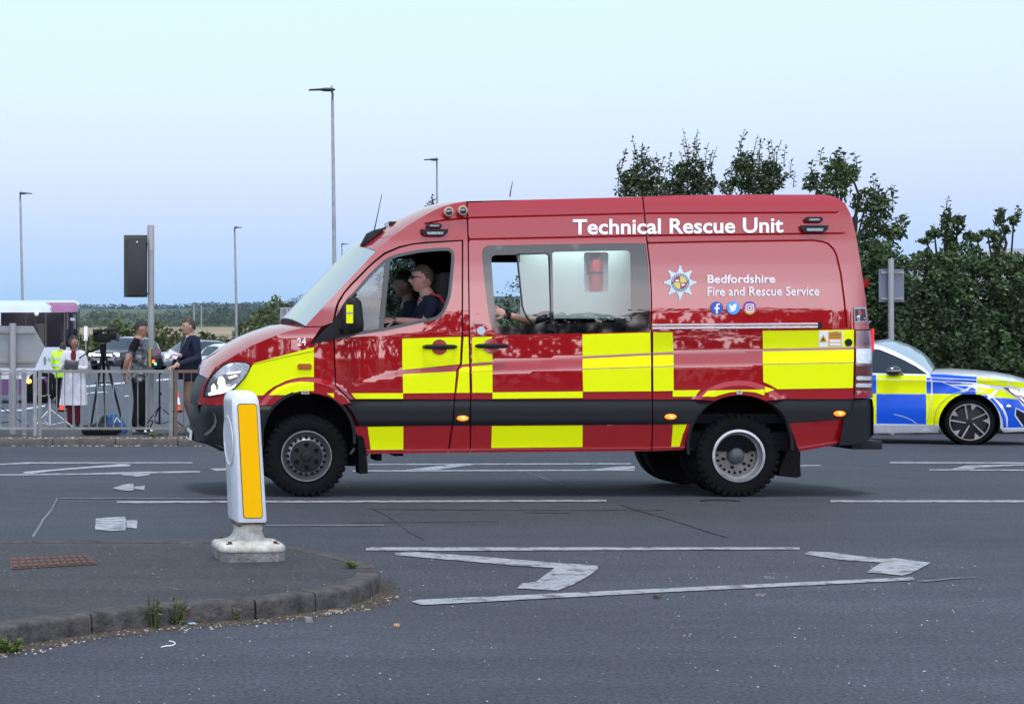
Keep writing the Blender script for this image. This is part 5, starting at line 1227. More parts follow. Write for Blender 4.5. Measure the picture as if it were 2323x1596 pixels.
MB().tube([(X_ + .02, 28.26, z_ + .18), (X_ + .06, 28.24, z_ + .26), (X_ + .11, 28.26, z_ + .19)], .012).build('strap', whitef, bp_)
kb = T('holdall', 'low black holdall on the pavement by the kerb under the tripod', 'bag', (Xat(224, 27.9), 27.9, gbase(0, 27.9)))
z_ = gbase(0, 27.9); X_ = Xat(226, 27.95)
MB().loft([[(X_ + s, 27.95 + d * math.cos(a), z_ + .075 + h * math.sin(a)) for a in [k * math.pi / 6 for k in range(12)]] for s, d, h in ((-.28, .06, .04), (-.24, .14, .08), (0, .16, .10), (.26, .14, .07), (.34, .05, .03))]).build('bag', mat('bag_black', (.012, .012, .018)), kb)
MB().tube([(X_ - .15, 27.8, z_ + .1), (X_ - .05, 27.78, z_ + .2), (X_ + .08, 27.8, z_ + .12)], .01).build('handle', mat('bag_black', (.012, .012, .018)), kb)
# loose cable on the pavement
cbx = [(Xat(300, 28.0) + .1 * i, 28.0 + .12 * math.sin(i * 1.3), gbase(0, 28) + .012) for i in range(12)]
tag(MB().tube(catmull(cbx, 3), .009, 6).build('cable', cb), 'thin black cable snaking over the far pavement behind the guard rail', 'cable')
# ================================================================== POLICE CAR (nearly side-on to the view, so turned about 24 degrees to the road)
class SurfR(Surf):
    """near side of a vehicle standing at an angle; nv = horizontal unit vector pointing across the vehicle, away from the camera"""
    def __init__(s, Xw, Yw, ang, yoff, width, lines=()):
        s.nv = (math.sin(ang), math.cos(ang)); s.c = s.nv[0] * Xw + s.nv[1] * Yw; s.yoff = yoff; s.lines = lines; s.W = width; s.far = 0
    def depth(s, x, d=0): return (s.c + d) / (s.nv[0] * (x - CX) / FD + s.nv[1])
    def lift(s, x, y, off=0, far=False):
        d = s.yoff(x, y) - off; p = P(x, y, s.depth(x, d))
        if far:
            k = s.W - 2 * d; return (p[0] + s.nv[0] * k, p[1] + s.nv[1] * k, p[2])
        return p
    def across(s, p, x, y, t, h, hz):
        k = (s.W - 2 * s.yoff(x, y)) * t; f = (s.nv[1], -s.nv[0])   # forward direction (towards +x)
        return (p[0] + s.nv[0] * k + f[0] * h, p[1] + s.nv[1] * k + f[1] * h, p[2] + hz)
pW = P(2199.5, 956, 25.6)
def pol_yoff(x, y):
    o = tab([(1590, .6), (1612, .3), (1640, .14), (1700, .03), (1760, 0), (2240, 0), (2290, .06), (2325, .17), (2345, .32), (2362, .62)], x)
    o += tab([(765, .36), (782, .29), (848, .03), (862, .0), (872, .015), (930, .0), (960, .02), (985, .06)], y)
    d = math.hypot((x - 2199.5), y - 957); o -= .03 * sst(88, 74, d) if y < 975 else 0
    return o
PS = SurfR(pW[0], pW[1], math.radians(24), pol_yoff, 1.84)
pol = T('police_car', 'police saloon car in yellow and blue chequers, half hidden behind the rear of the van', 'police car', (pW[0], pW[1], ground(pW[0], pW[1])))
pwhite = mat('car_white_paint', (.70, .74, .80), rough=.35, coat=1); pblue = mat('police_blue_film', (.0, .09, .66), rough=.35, coat=.3, spec=.3); pyel = mat('fluorescent_yellow_film', (.8, .9, 0))
arcP = arc(2199.5, 960, 70, -8, 188, 24)
arcQ = arc(1757, 960, 68, -8, 188, 24)
body = [(1600, 905), (1604, 865), (1618, 850), (1700, 846), (1800, 846.5), (1900, 847), (1985, 848), (2060, 849.5), (2108, 847.5), (2160, 850), (2216, 855), (2260, 859.5), (2296, 865), (2330, 873), (2352, 884), (2362, 900), (2366, 930), (2360, 968), (2345, 978), (2275, 979)] + arcP + [(2128, 980), (1826, 984)] + arcQ + [(1684, 982), (1612, 975)]
PS.skin(MB(), body, step=9, rim=.03).build('body_side', pwhite, pol, ang=30)
mb = MB(); PS.skin(mb, body, step=25, far=True); mb.build('far_body_side', pwhite, pol)
cross(PS, [(2108, 847.5), (2160, 850), (2216, 855), (2260, 859.5), (2296, 865), (2330, 873), (2352, 884), (2360, 895)], [.06, .085, .095, .095, .09, .08, .06, .03]).build('bonnet', pwhite, pol)
cross(PS, [(2360, 895), (2364, 915), (2366, 940), (2362, 966), (2345, 978)], .12).build('front_bumper', pblue, pol)
cross(PS, [(1612, 975), (1600, 905), (1604, 865), (1618, 850), (1700, 846)], .08).build('boot', pwhite, pol)
pglass = mat('car_dark_glass', (.012, .02, .028), rough=.03, coat=0, spec=.8)
pil = [(1982, 781), (2005, 786), (2028, 795.5), (2050, 806.5), (2075, 820), (2094, 833), (2110, 847)]
roofp = [(1700, 846), (1740, 815), (1780, 794), (1830, 780), (1880, 774), (1930, 774), (1982, 781)]
cross(PS, pil, [.06, .12, .16, .18, .18, .16, .12], power=2.2).build('windscreen', mat('car_windscreen', (.42, .52, .58), rough=.06, metal=.45, spec=1), pol)  # pale metallic base puts the reflected sky into the screen's colour
cross(PS, roofp, [.04, .06, .06, .06, .05, .05, .06]).build('roof', pwhite, pol)
gh = [(1700, 846)] + roofp[1:] + pil[1:] + [(2060, 849.5), (1985, 848), (1800, 846.5)]
sw = [(1760, 843), (1790, 812), (1840, 792), (1900, 787), (1960, 788), (1996, 793), (2028, 806), (2054, 818), (2078, 831), (2104, 848), (1985, 846), (1860, 844)]
PS.skin(MB(), gh, [sw], step=9, rim=.03).build('window_frame', pwhite, pol)
mb = MB(); PS.skin(mb, sw, step=20, off=-.015); mb.build('side_window', pglass, pol)
mb = MB(); PS.skin(mb, [(1940, 787), (1946, 787), (1946, 846), (1940, 846)], step=20, off=.0); mb.build('door_pillar', black_pl, pol)
ZP = lambda pts: crop(3600, 1400, 3.99, pts)
def pblock(poly, m, nm='livery_block', off=.006): mb = MB(); PS.skin(mb, poly, step=9, off=off); return mb.build(nm, m, pol)
for q in ([(1988.9, 850), (2100.5, 852), (2100.5, 861), (1988.9, 859)], [(1988.9, 860.5), (2100.5, 862.5), (2100.5, 892.5), (1988.9, 892)]): pblock(q, pyel)
pblock([(1988.9, 893.6), (2100.5, 894), (2101, 962), (1988.9, 960)], pblue)
pblock([(1977, 850), (1987.5, 850), (1987.5, 892), (1977, 892)], pblue); pblock([(1977, 893.6), (1987.5, 893.6), (1987.5, 959), (1977, 959)], pyel)
pblock([(1880, 850), (1975.5, 850), (1975.5, 892), (1880, 892)], pyel); pblock([(1880, 893.6), (1975.5, 893.6), (1975.5, 959), (1880, 958)], pblue)
for q in (ZP([(425, 440), (490, 440), (492, 475), (425, 478)]), ZP([(425, 500), (492, 500), (495, 688), (425, 690)]), ZP([(478, 378), (700, 385), (1225, 425), (1222, 465), (700, 440), (500, 425)]), ZP([(500, 440), (700, 455), (1222, 480), (1220, 515), (700, 490), (512, 482)]),
          ZP([(525, 505), (660, 510), (1010, 640), (900, 672), (840, 690), (520, 690)]), ZP([(710, 510), (1215, 535), (1215, 555), (900, 545), (760, 535)]), ZP([(830, 560), (1110, 575), (1040, 622)]), ZP([(1010, 668), (1100, 652), (1205, 655), (1205, 700), (1000, 700), (870, 695)]), ZP([(1140, 590), (1205, 620), (1205, 640), (1080, 640)])): pblock(q, pblue)
pblock(ZP([(418, 700), (500, 700), (470, 1000), (432, 1150), (418, 1188)]), pyel)
pblock(ZP([(520, 700), (990, 700), (880, 745), (780, 820), (700, 920), (650, 1010), (622, 1100), (612, 1188), (425, 1190), (480, 1000)]), pyel)
for q in (ZP([(1238, 432), (1780, 492), (1768, 515), (1232, 470)]), ZP([(1232, 478), (1768, 522), (1765, 572), (1600, 568), (1230, 530)]), ZP([(1795, 492), (1979, 520), (2150, 560), (2150, 620), (1979, 605), (1785, 575)]), ZP([(1230, 582), (1380, 600), (1270, 655)]), ZP([(1400, 605), (1550, 615), (1435, 705), (1290, 665)]), ZP([(1610, 618), (1880, 775), (1480, 738)]), ZP([(1222, 640), (1260, 668), (1400, 712), (1215, 705)])): pblock(q, pyel)
for q in (ZP([(1500, 756), (1885, 785), (1960, 890), (2150, 980), (2150, 1225), (1650, 1235), (1722, 1230), (1722, 1080), (1690, 980), (1630, 870), (1560, 800)]), ZP([(1430, 770), (1480, 760), (1560, 850), (1640, 960), (1690, 1080), (1700, 1232), (1655, 1235), (1640, 1110), (1590, 980), (1520, 870)]), ZP([(1290, 715), (1385, 720), (1410, 745), (1390, 768)])):
    pblock(q, pblue)
pblock(ZP([(1850, 935), (1979, 1010), (2060, 1040), (2060, 1180), (1979, 1190), (1900, 1120), (1845, 1030)]), black_pl, 'air_intake', .014); 
mb = MB(); ribbon(PS, mb, ZP([(1979, 985), (1850, 920), (1838, 1040), (1960, 1215)]), 3.2, .018); mb.build('intake_trim', pwhite, pol)
mb = MB(); ribbon(PS, mb, ZP([(-100, 1020), (60, 1060), (200, 1120), (280, 1190)]), 2.6, .009); mb.build('door_line', mat('livery_white_line', (.3, .4, .62)), pol)
mb = MB(); ribbon(PS, mb, ZP([(545, 1185), (550, 1080), (580, 960), (640, 860), (730, 775), (830, 715), (930, 672), (1070, 645), (1210, 640)]), 1.1, .010); mb.build('arch_line', mat('arch_edge', (.18, .22, .2)), pol)
pblock(ZP([(1640, 590), (1740, 600), (1979, 640), (2150, 690), (2150, 900), (2040, 880), (1979, 850), (1890, 770), (1740, 660)]), mat('headlamp_dark', (.03, .03, .035), rough=.1, coat=1), 'headlight', .013)
h_ = pol.children[-1]
for q in (ZP([(1735, 612), (1840, 630), (1905, 660), (1930, 712), (1850, 705), (1780, 665)]), ZP([(1920, 640), (1985, 655), (2060, 700), (2050, 760), (1950, 735)]), ZP([(1905, 740), (1979, 800), (2060, 840), (1990, 835)])):
    mb = MB(); PS.skin(mb, q, step=9, off=.018); mb.build('lit_lens', mat('headlamp_white', (1, 1, 1), emit=(.95, .97, 1), es=1.5), h_)
mb = MB(); c = PS.lift(*ZP([(1735, 900)])[0], .01); mb.ell(c, (.04, .02, .035)); mb.build('parking_sensor', chrome, pol)
PS.skin(MB(), [(1826, 965), (1989, 964), (2128, 964), (2128, 977), (1826, 980)], step=9, off=.02, rim=.05).build('side_skirt', mat('skirt_silver', (.50, .52, .56), rough=.4), pol)
PS.skin(MB(), [(2276, 973), (2345, 971), (2362, 966), (2358, 976), (2276, 980)], step=9, off=.02, rim=.05).build('splitter', mat('skirt_silver', (.5, .52, .56)), pol)
c = PS.lift(2028, 842, .07); mb = MB(); mb.ell(c, (.125, .07, .075), 14, 10); mb.cyl(c, PS.lift(2048, 848, -.01), .025); mb.build('wing_mirror', mat('gloss_black', (.01, .01, .012), rough=.08, coat=1), pol)
for cx_, Yo in ((2199.5, 0), (1757, 0)):
    ax = (-PS.nv[0], -PS.nv[1], 0); d0 = PS.depth(cx_, .02); c = Vector(P(cx_, 957, d0)); r = c.z - ground(c.x, c.y); R_ = r
    w = MB(); w.lathe(c, ax, [(.245, -.02), (.235, -.05), (.22, -.09), (.10, -.08), (.001, -.07)], 36); wo = w.build('wheel', mat('wheel_well_black', (.008, .008, .009), rough=.5), pol)
    MB().lathe(c + Vector((0, 0, .07)), ax, [(.41, -.06), (.41, -.45), (.001, -.45)], 28).build('wheel_arch_liner', dark, pol)
    MB().lathe(c, ax, [(.24, -.22), (R_ - .01, -.215), (R_, -.19), (R_, -.03), (R_ - .012, -.005), (.275, .006), (.255, .0), (.245, -.02)], 48).build('tyre', rubber, wo)
    MB().lathe(c, ax, [(.262, .002), (.258, .008), (.246, .008), (.243, -.01)], 48).build('rim_lip', mat('rim_silver', (.30, .31, .33), rough=.35, metal=.7), wo)
    f_ = Vector((PS.nv[1], -PS.nv[0], 0)); u_ = Vector((0, 0, 1)); a_ = Vector(ax)
    def q(r, a, h): return c + f_ * (r * math.cos(a)) + u_ * (r * math.sin(a)) + a_ * h
    for k in range(5):
        a = math.radians(100 + 72 * k)
        MB().add([q(.045, a + .25, .0), q(.05, a + .55, .0), q(.24, a + .095, .006), q(.25, a + .02, .006), q(.16, a + .02, .003)] + [q(.045, a + .25, -.04), q(.05, a + .55, -.04), q(.24, a + .095, -.04), q(.25, a + .02, -.04), q(.16, a + .02, -.04)], [(0, 1, 2, 3, 4), (0, 5, 6, 1), (1, 6, 7, 2), (2, 7, 8, 3), (3, 8, 9, 4), (4, 9, 5, 0)]).build('spoke', mat('rim_silver', (.42, .43, .45)), wo)
        MB().add([q(.25, a - .24, .004), q(.25, a - .56, .004), q(.165, a - .36, .002)], [(0, 1, 2)]).build('rim_tab', mat('rim_silver', (.42, .43, .45)), wo)
mb = MB(); a = PS.lift(1830, 975, -.1); b = PS.lift(2128, 975, -.1); mb.box(((a[0] + b[0]) / 2 + .3, (a[1] + b[1]) / 2 + .7, ground(9, 25) + .28), (1.9, 1.3, .1), R=Matrix.Rotation(-math.radians(24), 3, 'Z')); mb.build('underbody', dark, pol)

# ================================================================== BUS
BY = 54.0
BS = Surf(BY, lambda x, y: tab([(160, 0), (170, .06), (176, .2), (178, .45)], x) + tab([(684, .35), (688, .16), (694, .06), (702, 0)], y), far=2 * BY + 2.5)
BC = lambda pts: [(x / 5.1174, 680.6 + y / 5.1174) for x, y in pts]
bus = T('bus', 'white and purple single-deck bus standing behind the sign at the left edge', 'bus', (Xat(80, BY), BY, ground(0, BY)))
bw = mat('bus_white', (.52, .60, .66), rough=.4, coat=.6); bpur = mat('bus_purple', (.10, .025, .12), rough=.35, coat=.7); bgl = mat('bus_dark_glass', (.010, .010, .018), rough=.06, spec=.6, var=.5, vs=1.2)
def bskin(name, poly, m, off=0, rim=0, par=None, step=14): mb = MB(); BS.skin(mb, poly, step=step, off=off, rim=rim); return mb.build(name, m, par or bus)
bskin('roof_side', BC([(-1500, 25), (530, 28), (560, 50), (585, 100), (592, 142), (-1500, 145)]), bw)
bskin('roof_side', BC([(545, 28), (860, 25), (885, 35), (902, 60), (906, 140), (606, 142), (595, 90), (572, 45)]), mat('bus_mauve', (.28, .10, .22), rough=.4, coat=.6))
bskin('roof_stripe', BC([(528, 27), (547, 27), (574, 45), (597, 90), (608, 142), (590, 142), (583, 100), (558, 50)]), bpur, .004)
bskin('roof_stripe', BC([(538, 27), (543, 27), (570, 46), (593, 92), (602, 142), (597, 142), (588, 96), (564, 50)]), bw, .012)
cross(BS, BC([(-1500, 25), (530, 27), (860, 25), (885, 35), (902, 60)]), .08).build('roof', bw, bus)
wbody = BC([(-1500, 545), (512, 545), (900, 545), (903, 700), (880, 900), (700, 900), (-1500, 880)])
bskin('lower_side', wbody, bw)
bskin('skirt', BC([(-1500, 905), (640, 905), (860, 905), (850, 1000), (700, 1020), (540, 1040)] + [(540, 960), (500, 905 + 10), (470, 960), (455, 1095), (-1500, 1110)]), bpur, 0)
bskin('gold_stripe', BC([(-1500, 855), (520, 850), (520, 866), (-1500, 880)]), mat('bus_gold', (.30, .25, .16)), .006)
bskin('white_stripe', BC([(-1500, 905), (460, 893), (520, 868), (560, 868), (560, 890), (470, 912), (-1500, 925)]), bw, .008)
sg = bskin('side_window', BC([(-1500, 145), (900, 142), (902, 560), (540, 550), (-1500, 545)]), bgl, -.01)
for x0, x1, y0, y1, mm in ((295, 302, 180, 545, bw), (525, 540, 150, 548, 0), (742, 758, 150, 548, 0), (405, 412, 200, 545, 0)):
    bskin('window_bar', BC([(x0, y0), (x1, y0), (x1, y1), (x0, y1)]), mat('bar_dark_grey', (.05, .05, .06)), .006, par=sg, step=60)
bskin('window_bar', BC([(-10, 145), (10, 145), (10, 545), (-10, 545)]), bw, .006, par=sg, step=60)
bskin('quarter_window', BC([(775, 160), (885, 160), (885, 335), (775, 335)]), mat('bus_brownish', (.09, .075, .08), rough=.4), .006, par=sg, step=60)
bskin('driver_panel', BC([(815, 205), (870, 205), (870, 238), (815, 238)]), mat('pale_panel', (.4, .45, .5)), .012, par=sg, step=60)
bskin('interior_panel', BC([(415, 270), (520, 270), (515, 500), (470, 460)]), mat('bus_inner_olive', (.035, .04, .03), rough=.6), .004, par=sg, step=60)
MB().ell(P(425 / 5.1174, 711.5, BY - .05), (.07, .04, .07)).build('roof_lamp', whitef, bus)
MB().ell(P(333 / 5.1174, 864.3, BY - .04), (.09, .04, .07)).build('side_indicator', mat('lit_amber', (1, .5, .05), emit=(1, .55, .08), es=3), bus)
mb = MB(); text_on(BS, mb, 'BEDFO', 108.5, 128, 811.5, 819.5, bold=.0, off=.01); mb.build('bus_lettering', mat('bus_grey_print', (.16, .19, .21)), bus)
bskin('bus_crest', BC([(503, 680), (515, 655), (528, 655), (540, 690), (532, 740), (520, 762), (508, 735)]), mat('bus_grey_print', (.16, .19, .21)), .01, step=60)
mb = MB(); BS.skin(mb, BC([(455, 1100), (470, 960), (500, 912), (540, 960), (545, 1190), (455, 1190)]), step=30, off=.004); mb.build('wheel_arch', dark, bus)
for xd in (97, -190):
    c = Vector(P(xd, 876, BY)); c.z = ground(0, BY) + .49; w = MB().lathe(c, (0, -1, 0), [(.3, .02), (.2, -.05), (.001, -.05)], 20).build('wheel', mat('bus_rim', (.15, .15, .16), rough=.5, metal=.5), bus); MB().lathe(c, (0, -1, 0), [(.3, -.3), (.49, -.3), (.49, .0), (.45, .025), (.3, .02)], 28).build('tyre', rubber, w)
MB().box((Xat(-60, BY + 1.2), BY + 1.25, ground(0, BY) + .45), (4.6, 2.2, .3)).build('underbody', dark, bus)
bskin('underside_box', BC([(300, 1060), (400, 1060), (400, 1180), (310, 1180)]), dark, .0, step=60)
cross(BS, BC([(902, 60), (906, 140), (903, 545), (903, 700), (880, 900), (850, 1000)]), .05).build('front_face', bgl, bus)

# ================================================================== FAR CARS (built at real size, then turned)
def car(label, X, Y, yaw, Lc, Wc, Hc, paint, kind='suv', lit=True, tail=False, sc=1.0):
    z0 = ground(X, Y); c = T('parked_car' if False else 'car', label, 'car', (X, Y, z0))
    h = Hc; st = [  # s, zbot, zshoulder, ztop, halfwidth low, halfwidth top
        (-.50, .42, .86, .86, .74, .74), (-.49, .30, .98, 1.0, .86, .80), (-.455, .26, 1.02, 1.30, .93, .80), (-.41, .24, 1.02, 1.52, .97, .74), (-.33, .23, 1.01, 1.64, 1, .70), (-.10, .22, .99, 1.68, 1, .72), (.06, .22, .97, 1.62, 1, .72),
        (.13, .22, .96, 1.45, 1, .74), (.22, .22, .96, 1.12, .99, .80), (.27, .22, .97, 1.02, .98, .86), (.36, .22, .94, .99, .96, .86), (.44, .24, .88, .92, .90, .80), (.485, .28, .74, .80, .80, .70), (.50, .36, .60, .62, .66, .62)]
    k = h / 1.68; rings = []
    for s, zb, zs, zt, wl, wt in st:
        zb, zs, zt = zb * k, zs * k, zt * k; hw = Wc / 2; x = s * Lc
        zt = max(zt, zs + .001)
        half = [(0, zb), (wl * hw * .92, zb), (wl * hw, zb + .1), (wl * hw, (zb + zs) / 2), (wl * hw * .985, zs - .05), (lerp(wl, wt, .12) * hw, zs + .01 * 0), (lerp(wl, wt, .92) * hw, lerp(zs, zt, .88)), (wt * hw * .86, zt - .015), (wt * hw * .4, zt + .01), (0, zt + .015)]
        ring = [(x, y, z) for y, z in half] + [(x, -y, z) for y, z in half[::-1][1:-1]]; rings.append(ring)
    n = len(rings[0]); v = [p for r in rings for p in r]; fb = []; mi = []
    for j in range(len(rings) - 1):
        for i in range(n):
            fb.append((j * n + i, j * n + (i + 1) % n, (j + 1) * n + (i + 1) % n, (j + 1) * n + i))
            side = i in (5, n - 6 - 0) ; top = i in (6, 7, 8, 9, 10, 11, n - 7)
            s = (st[j][0] + st[j + 1][0]) / 2
            gz = 0
            if i in (5, 12) and -.43 < s < .22: gz = 1
            if i in (7, 8, 9, 10) and .06 < s < .27: gz = 1
            if i in (6, 11) and .13 < s < .27: gz = 1
            if i in (7, 8, 9, 10) and -.49 < s < -.41: gz = 1
            mi.append(gz)
    fb += [tuple(range(n - 1, -1, -1)), tuple(range((len(rings) - 1) * n, len(rings) * n))]; mi += [0, 0]
    M = Matrix.Translation((X, Y, z0)) @ Matrix.Rotation(yaw, 4, 'Z') @ Matrix.Scale(sc, 4)
    mb = MB(); mb.v = [tuple(M @ Vector(p)) for p in v]; mb.f = [f for f, g_ in zip(fb, mi) if g_ == 0]; mb.m = [0] * len(mb.f); mb.build('car_body', paint, c, ang=40)
    mb = MB(); mb.v = [tuple(M @ Vector(p)) for p in v]; mb.f = [f for f, g_ in zip(fb, mi) if g_ == 1]; mb.m = [0] * len(mb.f); mb.build('windows', mat('far_glass', (.02, .03, .04), rough=.04, spec=1), c)
    for sx2 in (-.31, .315):
        for sy in (-1, 1):
            q = Vector((sx2 * Lc, sy * (Wc / 2 - .09), .34)); w = MB().lathe(q, (0, sy, 0), [(.001, .10), (.19, .105), (.21, .12)], 16).xf(M).build('wheel', mat('far_rim', (.25, .26, .28), rough=.4, metal=.5), c)
            MB().lathe(q, (0, sy, 0), [(.2, -.1), (.33, -.1), (.34, -.05), (.34, .08), (.32, .11), (.21, .12)], 20).xf(M).build('tyre', rubber, w)
            MB().lathe(q, (0, sy, 0), [(.40, .095), (.001, .095)], 16).xf(M).build('arch_gap', dark, w)
    for sy in (-1, 1):
        hl_ = MB().box((.455 * Lc, sy * .66 * Wc / 2 * 1.12, .80 * k), (.14, .34, .14), R=Matrix.Rotation(sy * -.35, 3, 'Z')).xf(M).build('headlight', mat('far_lamp_lit', (1, 1, 1), emit=(1, .96, .86), es=9) if lit else mat('far_lamp', (.5, .52, .55), rough=.1), c)
        MB().box((-.488 * Lc, sy * .70 * Wc / 2, .92 * k), (.06, .2, .20)).xf(M).build('rear_light', mat('far_tail_lit', (1, .05, .05), emit=(1, .12, .10), es=2.5) if tail else mat('far_tail', (.3, .01, .01), rough=.2), c)
        MB().ell((.17 * Lc, sy * (Wc / 2 + .10), 1.02 * k), (.06, .12, .08)).xf(M).build('wing_mirror', paint, c)
    MB().box((.492 * Lc, 0, .66 * k), (.05, .95, .16)).xf(M).build('grille', dark, c)
    MB().box((.50 * Lc, 0, .42 * k), (.08, 1.3, .14)).xf(M).build('lower_grille', dark, c)
    MB().box((.515 * Lc, 0, .46 * k), (.02, .5, .11)).xf(M).build('number_plate', whitef, c)
    MB().box((-.500 * Lc, 0, .62 * k), (.03, .5, .11)).xf(M).build('rear_plate', mat('yellow_plate', (.6, .5, .05)), c)
    if lit == 2: MB().box((.497 * Lc, 0, .79 * k), (.05, 1.1, .05)).xf(M).build('light_bar', mat('far_lamp_lit', (1, 1, 1)), c)
    return c
def at_car(xd, yd): g_ = G(xd, yd); return g_
darkp = mat('dark_plum_paint', (.035, .028, .045), rough=.25, coat=1); silp = mat('silver_paint', (.22, .25, .28), rough=.3, metal=.4, coat=1); whp = mat('car_white_paint', (.62, .66, .72)); blp = mat('dark_blue_paint', (.03, .05, .09), rough=.3, coat=1)
g1 = at_car(280, 834); car('dark car with bright lit headlights approaching behind the camouflage shirt man', g1[0], 96, math.radians(-122), 4.7, 1.95, 1.78, darkp, lit=2)
car('silver crossover car with one lit headlight seen past the suited man', Xat(434, 97), 97, math.radians(-150), 4.4, 1.82, 1.60, silp, lit=True)
car('white hatchback with a lit red tail lamp just left of the van bonnet', Xat(548, 88), 88, math.radians(28), 4.0, 1.75, 1.52, whp, lit=False, tail=True)
car('dark blue-grey car whose roof shows above the van bonnet', Xat(625, 80), 80, math.radians(15), 4.5, 1.85, 1.72, mat('blue_grey_paint', (.10, .13, .18), rough=.3, coat=1), lit=False)
# ================================================================== PEOPLE
def skinmat(name, c): return mat(name, c, rough=.5, var=.15, vs=12, spec=.35)
sk_f = skinmat('skin_fair', (.48, .27, .20)); sk_t = skinmat('skin_tanned', (.38, .20, .14)); sk_b = skinmat('skin_brown', (.30, .15, .095))
camo = bpy.data.materials.new('camouflage_cloth'); camo.use_nodes = True; nt_ = camo.node_tree; b_ = nt_.nodes['Principled BSDF']; b_.inputs['Roughness'].default_value = .9
t_ = nt_.nodes.new('ShaderNodeTexCoord'); mp_ = nt_.nodes.new('ShaderNodeMapping'); mp_.inputs['Scale'].default_value = (8, 8, 15); n_ = nt_.nodes.new('ShaderNodeTexNoise'); n_.inputs['Scale'].default_value = 1; n_.inputs['Detail'].default_value = 2.5
r_ = nt_.nodes.new('ShaderNodeValToRGB'); r_.color_ramp.interpolation = 'CONSTANT'; nt_.links.new(t_.outputs['Object'], mp_.inputs[0]); nt_.links.new(mp_.outputs[0], n_.inputs['Vector']); nt_.links.new(n_.outputs[0], r_.inputs[0]); nt_.links.new(r_.outputs[0], b_.inputs['Base Color'])
e_ = r_.color_ramp.elements; e_[0].position = 0; e_[0].color = (.025, .028, .035, 1); e_[1].position = .46; e_[1].color = (.07, .08, .09, 1); k_ = e_.new(.54); k_.color = (.12, .13, .13, 1); k_ = e_.new(.61); k_.color = (.33, .35, .36, 1)
def cloth(name, c): return mat(name, c, rough=.9, var=.25, vs=7, bump=.35, bs=14, spec=.2)
def skinned(joints, edges, root):
    """joints: name -> (pos, rx, ry). returns (verts, faces)"""
    names = list(joints); idx = {n: i for i, n in enumerate(names)}
    me = bpy.data.meshes.new('figure'); me.from_pydata([joints[n][0] for n in names], [(idx[a], idx[b]) for a, b in edges], [])
    o = bpy.data.objects.new('figure', me); COL.objects.link(o); md = o.modifiers.new('Skin', 'SKIN'); md.use_smooth_shade = True
    for n in names:
        sv = me.skin_vertices[0].data[idx[n]]; sv.radius = (joints[n][1], joints[n][2]); sv.use_root = (n == root)
    s2 = o.modifiers.new('Subdivision', 'SUBSURF'); s2.levels = 2; s2.render_levels = 2
    dg = bpy.context.evaluated_depsgraph_get(); e = o.evaluated_get(dg); m2 = e.to_mesh(); v = [tuple(q.co) for q in m2.vertices]; f = [tuple(p.vertices) for p in m2.polygons]; e.to_mesh_clear()
    bpy.data.objects.remove(o); bpy.data.meshes.remove(me); return v, f
def head_mesh(c, R, s=1.0, hair_line=None):
    """c = centre of the head, R 3x3 with +y towards the face, returns MB of the head"""
    mb = MB(); n, m = 28, 20; v = []
    for j in range(m + 1):
        ph = math.pi * j / m
        for i in range(n):
            t = 2 * math.pi * i / n; d = Vector((math.sin(ph) * math.cos(t), math.sin(ph) * math.sin(t), math.cos(ph)))
            x, y, z = d.x * .076, d.y * .096, d.z * .116
            if d.z < 0: k = 1 + .28 * d.z; x *= k; y = y * (1 + .10 * d.z) + (.012 * -d.z)
            if d.y > .2:
                fr = (d.y - .2) / .8; y = y * (1 - .10 * fr)
                g1 = math.exp(-((d.x) / .13) ** 2 - ((d.z + .16) / .16) ** 2); g2 = math.exp(-((d.x) / .09) ** 2 - ((d.z - .02) / .18) ** 2)
                y += .026 * g1 + .010 * g2 + .008 * math.exp(-((d.z - .22) / .09) ** 2) * fr
                y -= .010 * (math.exp(-((abs(d.x) - .33) / .14) ** 2 - ((d.z - .04) / .11) ** 2))
                y += .007 * math.exp(-((d.x) / .22) ** 2 - ((d.z + .44) / .06) ** 2) + .010 * math.exp(-((d.x) / .3) ** 2 - ((d.z + .80) / .16) ** 2)
            v.append(Vector((x, y, z)) * s)
    f = [(j * n + i, (j + 1) * n + i, (j + 1) * n + (i + 1) % n, j * n + (i + 1) % n) for j in range(m) for i in range(n)]
    mb.add([Vector(c) + R @ p for p in v], f, 0)
    for sx2 in (-1, 1): mb.ell(Vector(c) + R @ (Vector((sx2 * .077, -.004, -.004)) * s), (.010 * s, .018 * s, .030 * s), 8, 6, 0, R)
    return mb
def face_bits(c, R, s, par, brow=(.05, .03, .02), lips=(.25, .09, .08)):
    em = mat('eye_dark', (.02, .015, .012), rough=.2); mb = MB()
    for sx2 in (-1, 1): mb.ell(Vector(c) + R @ (Vector((sx2 * .031, .079, .006)) * s), (.012 * s, .007 * s, .006 * s), 8, 6, 0, R)
    mb.build('eyes', em, par)
    mb = MB()
    for sx2 in (-1, 1): mb.ell(Vector(c) + R @ (Vector((sx2 * .032, .087, .026)) * s), (.017 * s, .006 * s, .004 * s), 8, 5, 0, R)
    mb.build('eyebrows', mat('brow%d' % int(brow[0] * 1000), brow, rough=.8), par)
    MB().ell(Vector(c) + R @ (Vector((0, .091, -.049)) * s), (.022 * s, .006 * s, .006 * s), 10, 6, 0, R).build('mouth', mat('lips%d' % int(lips[0] * 1000), lips), par)
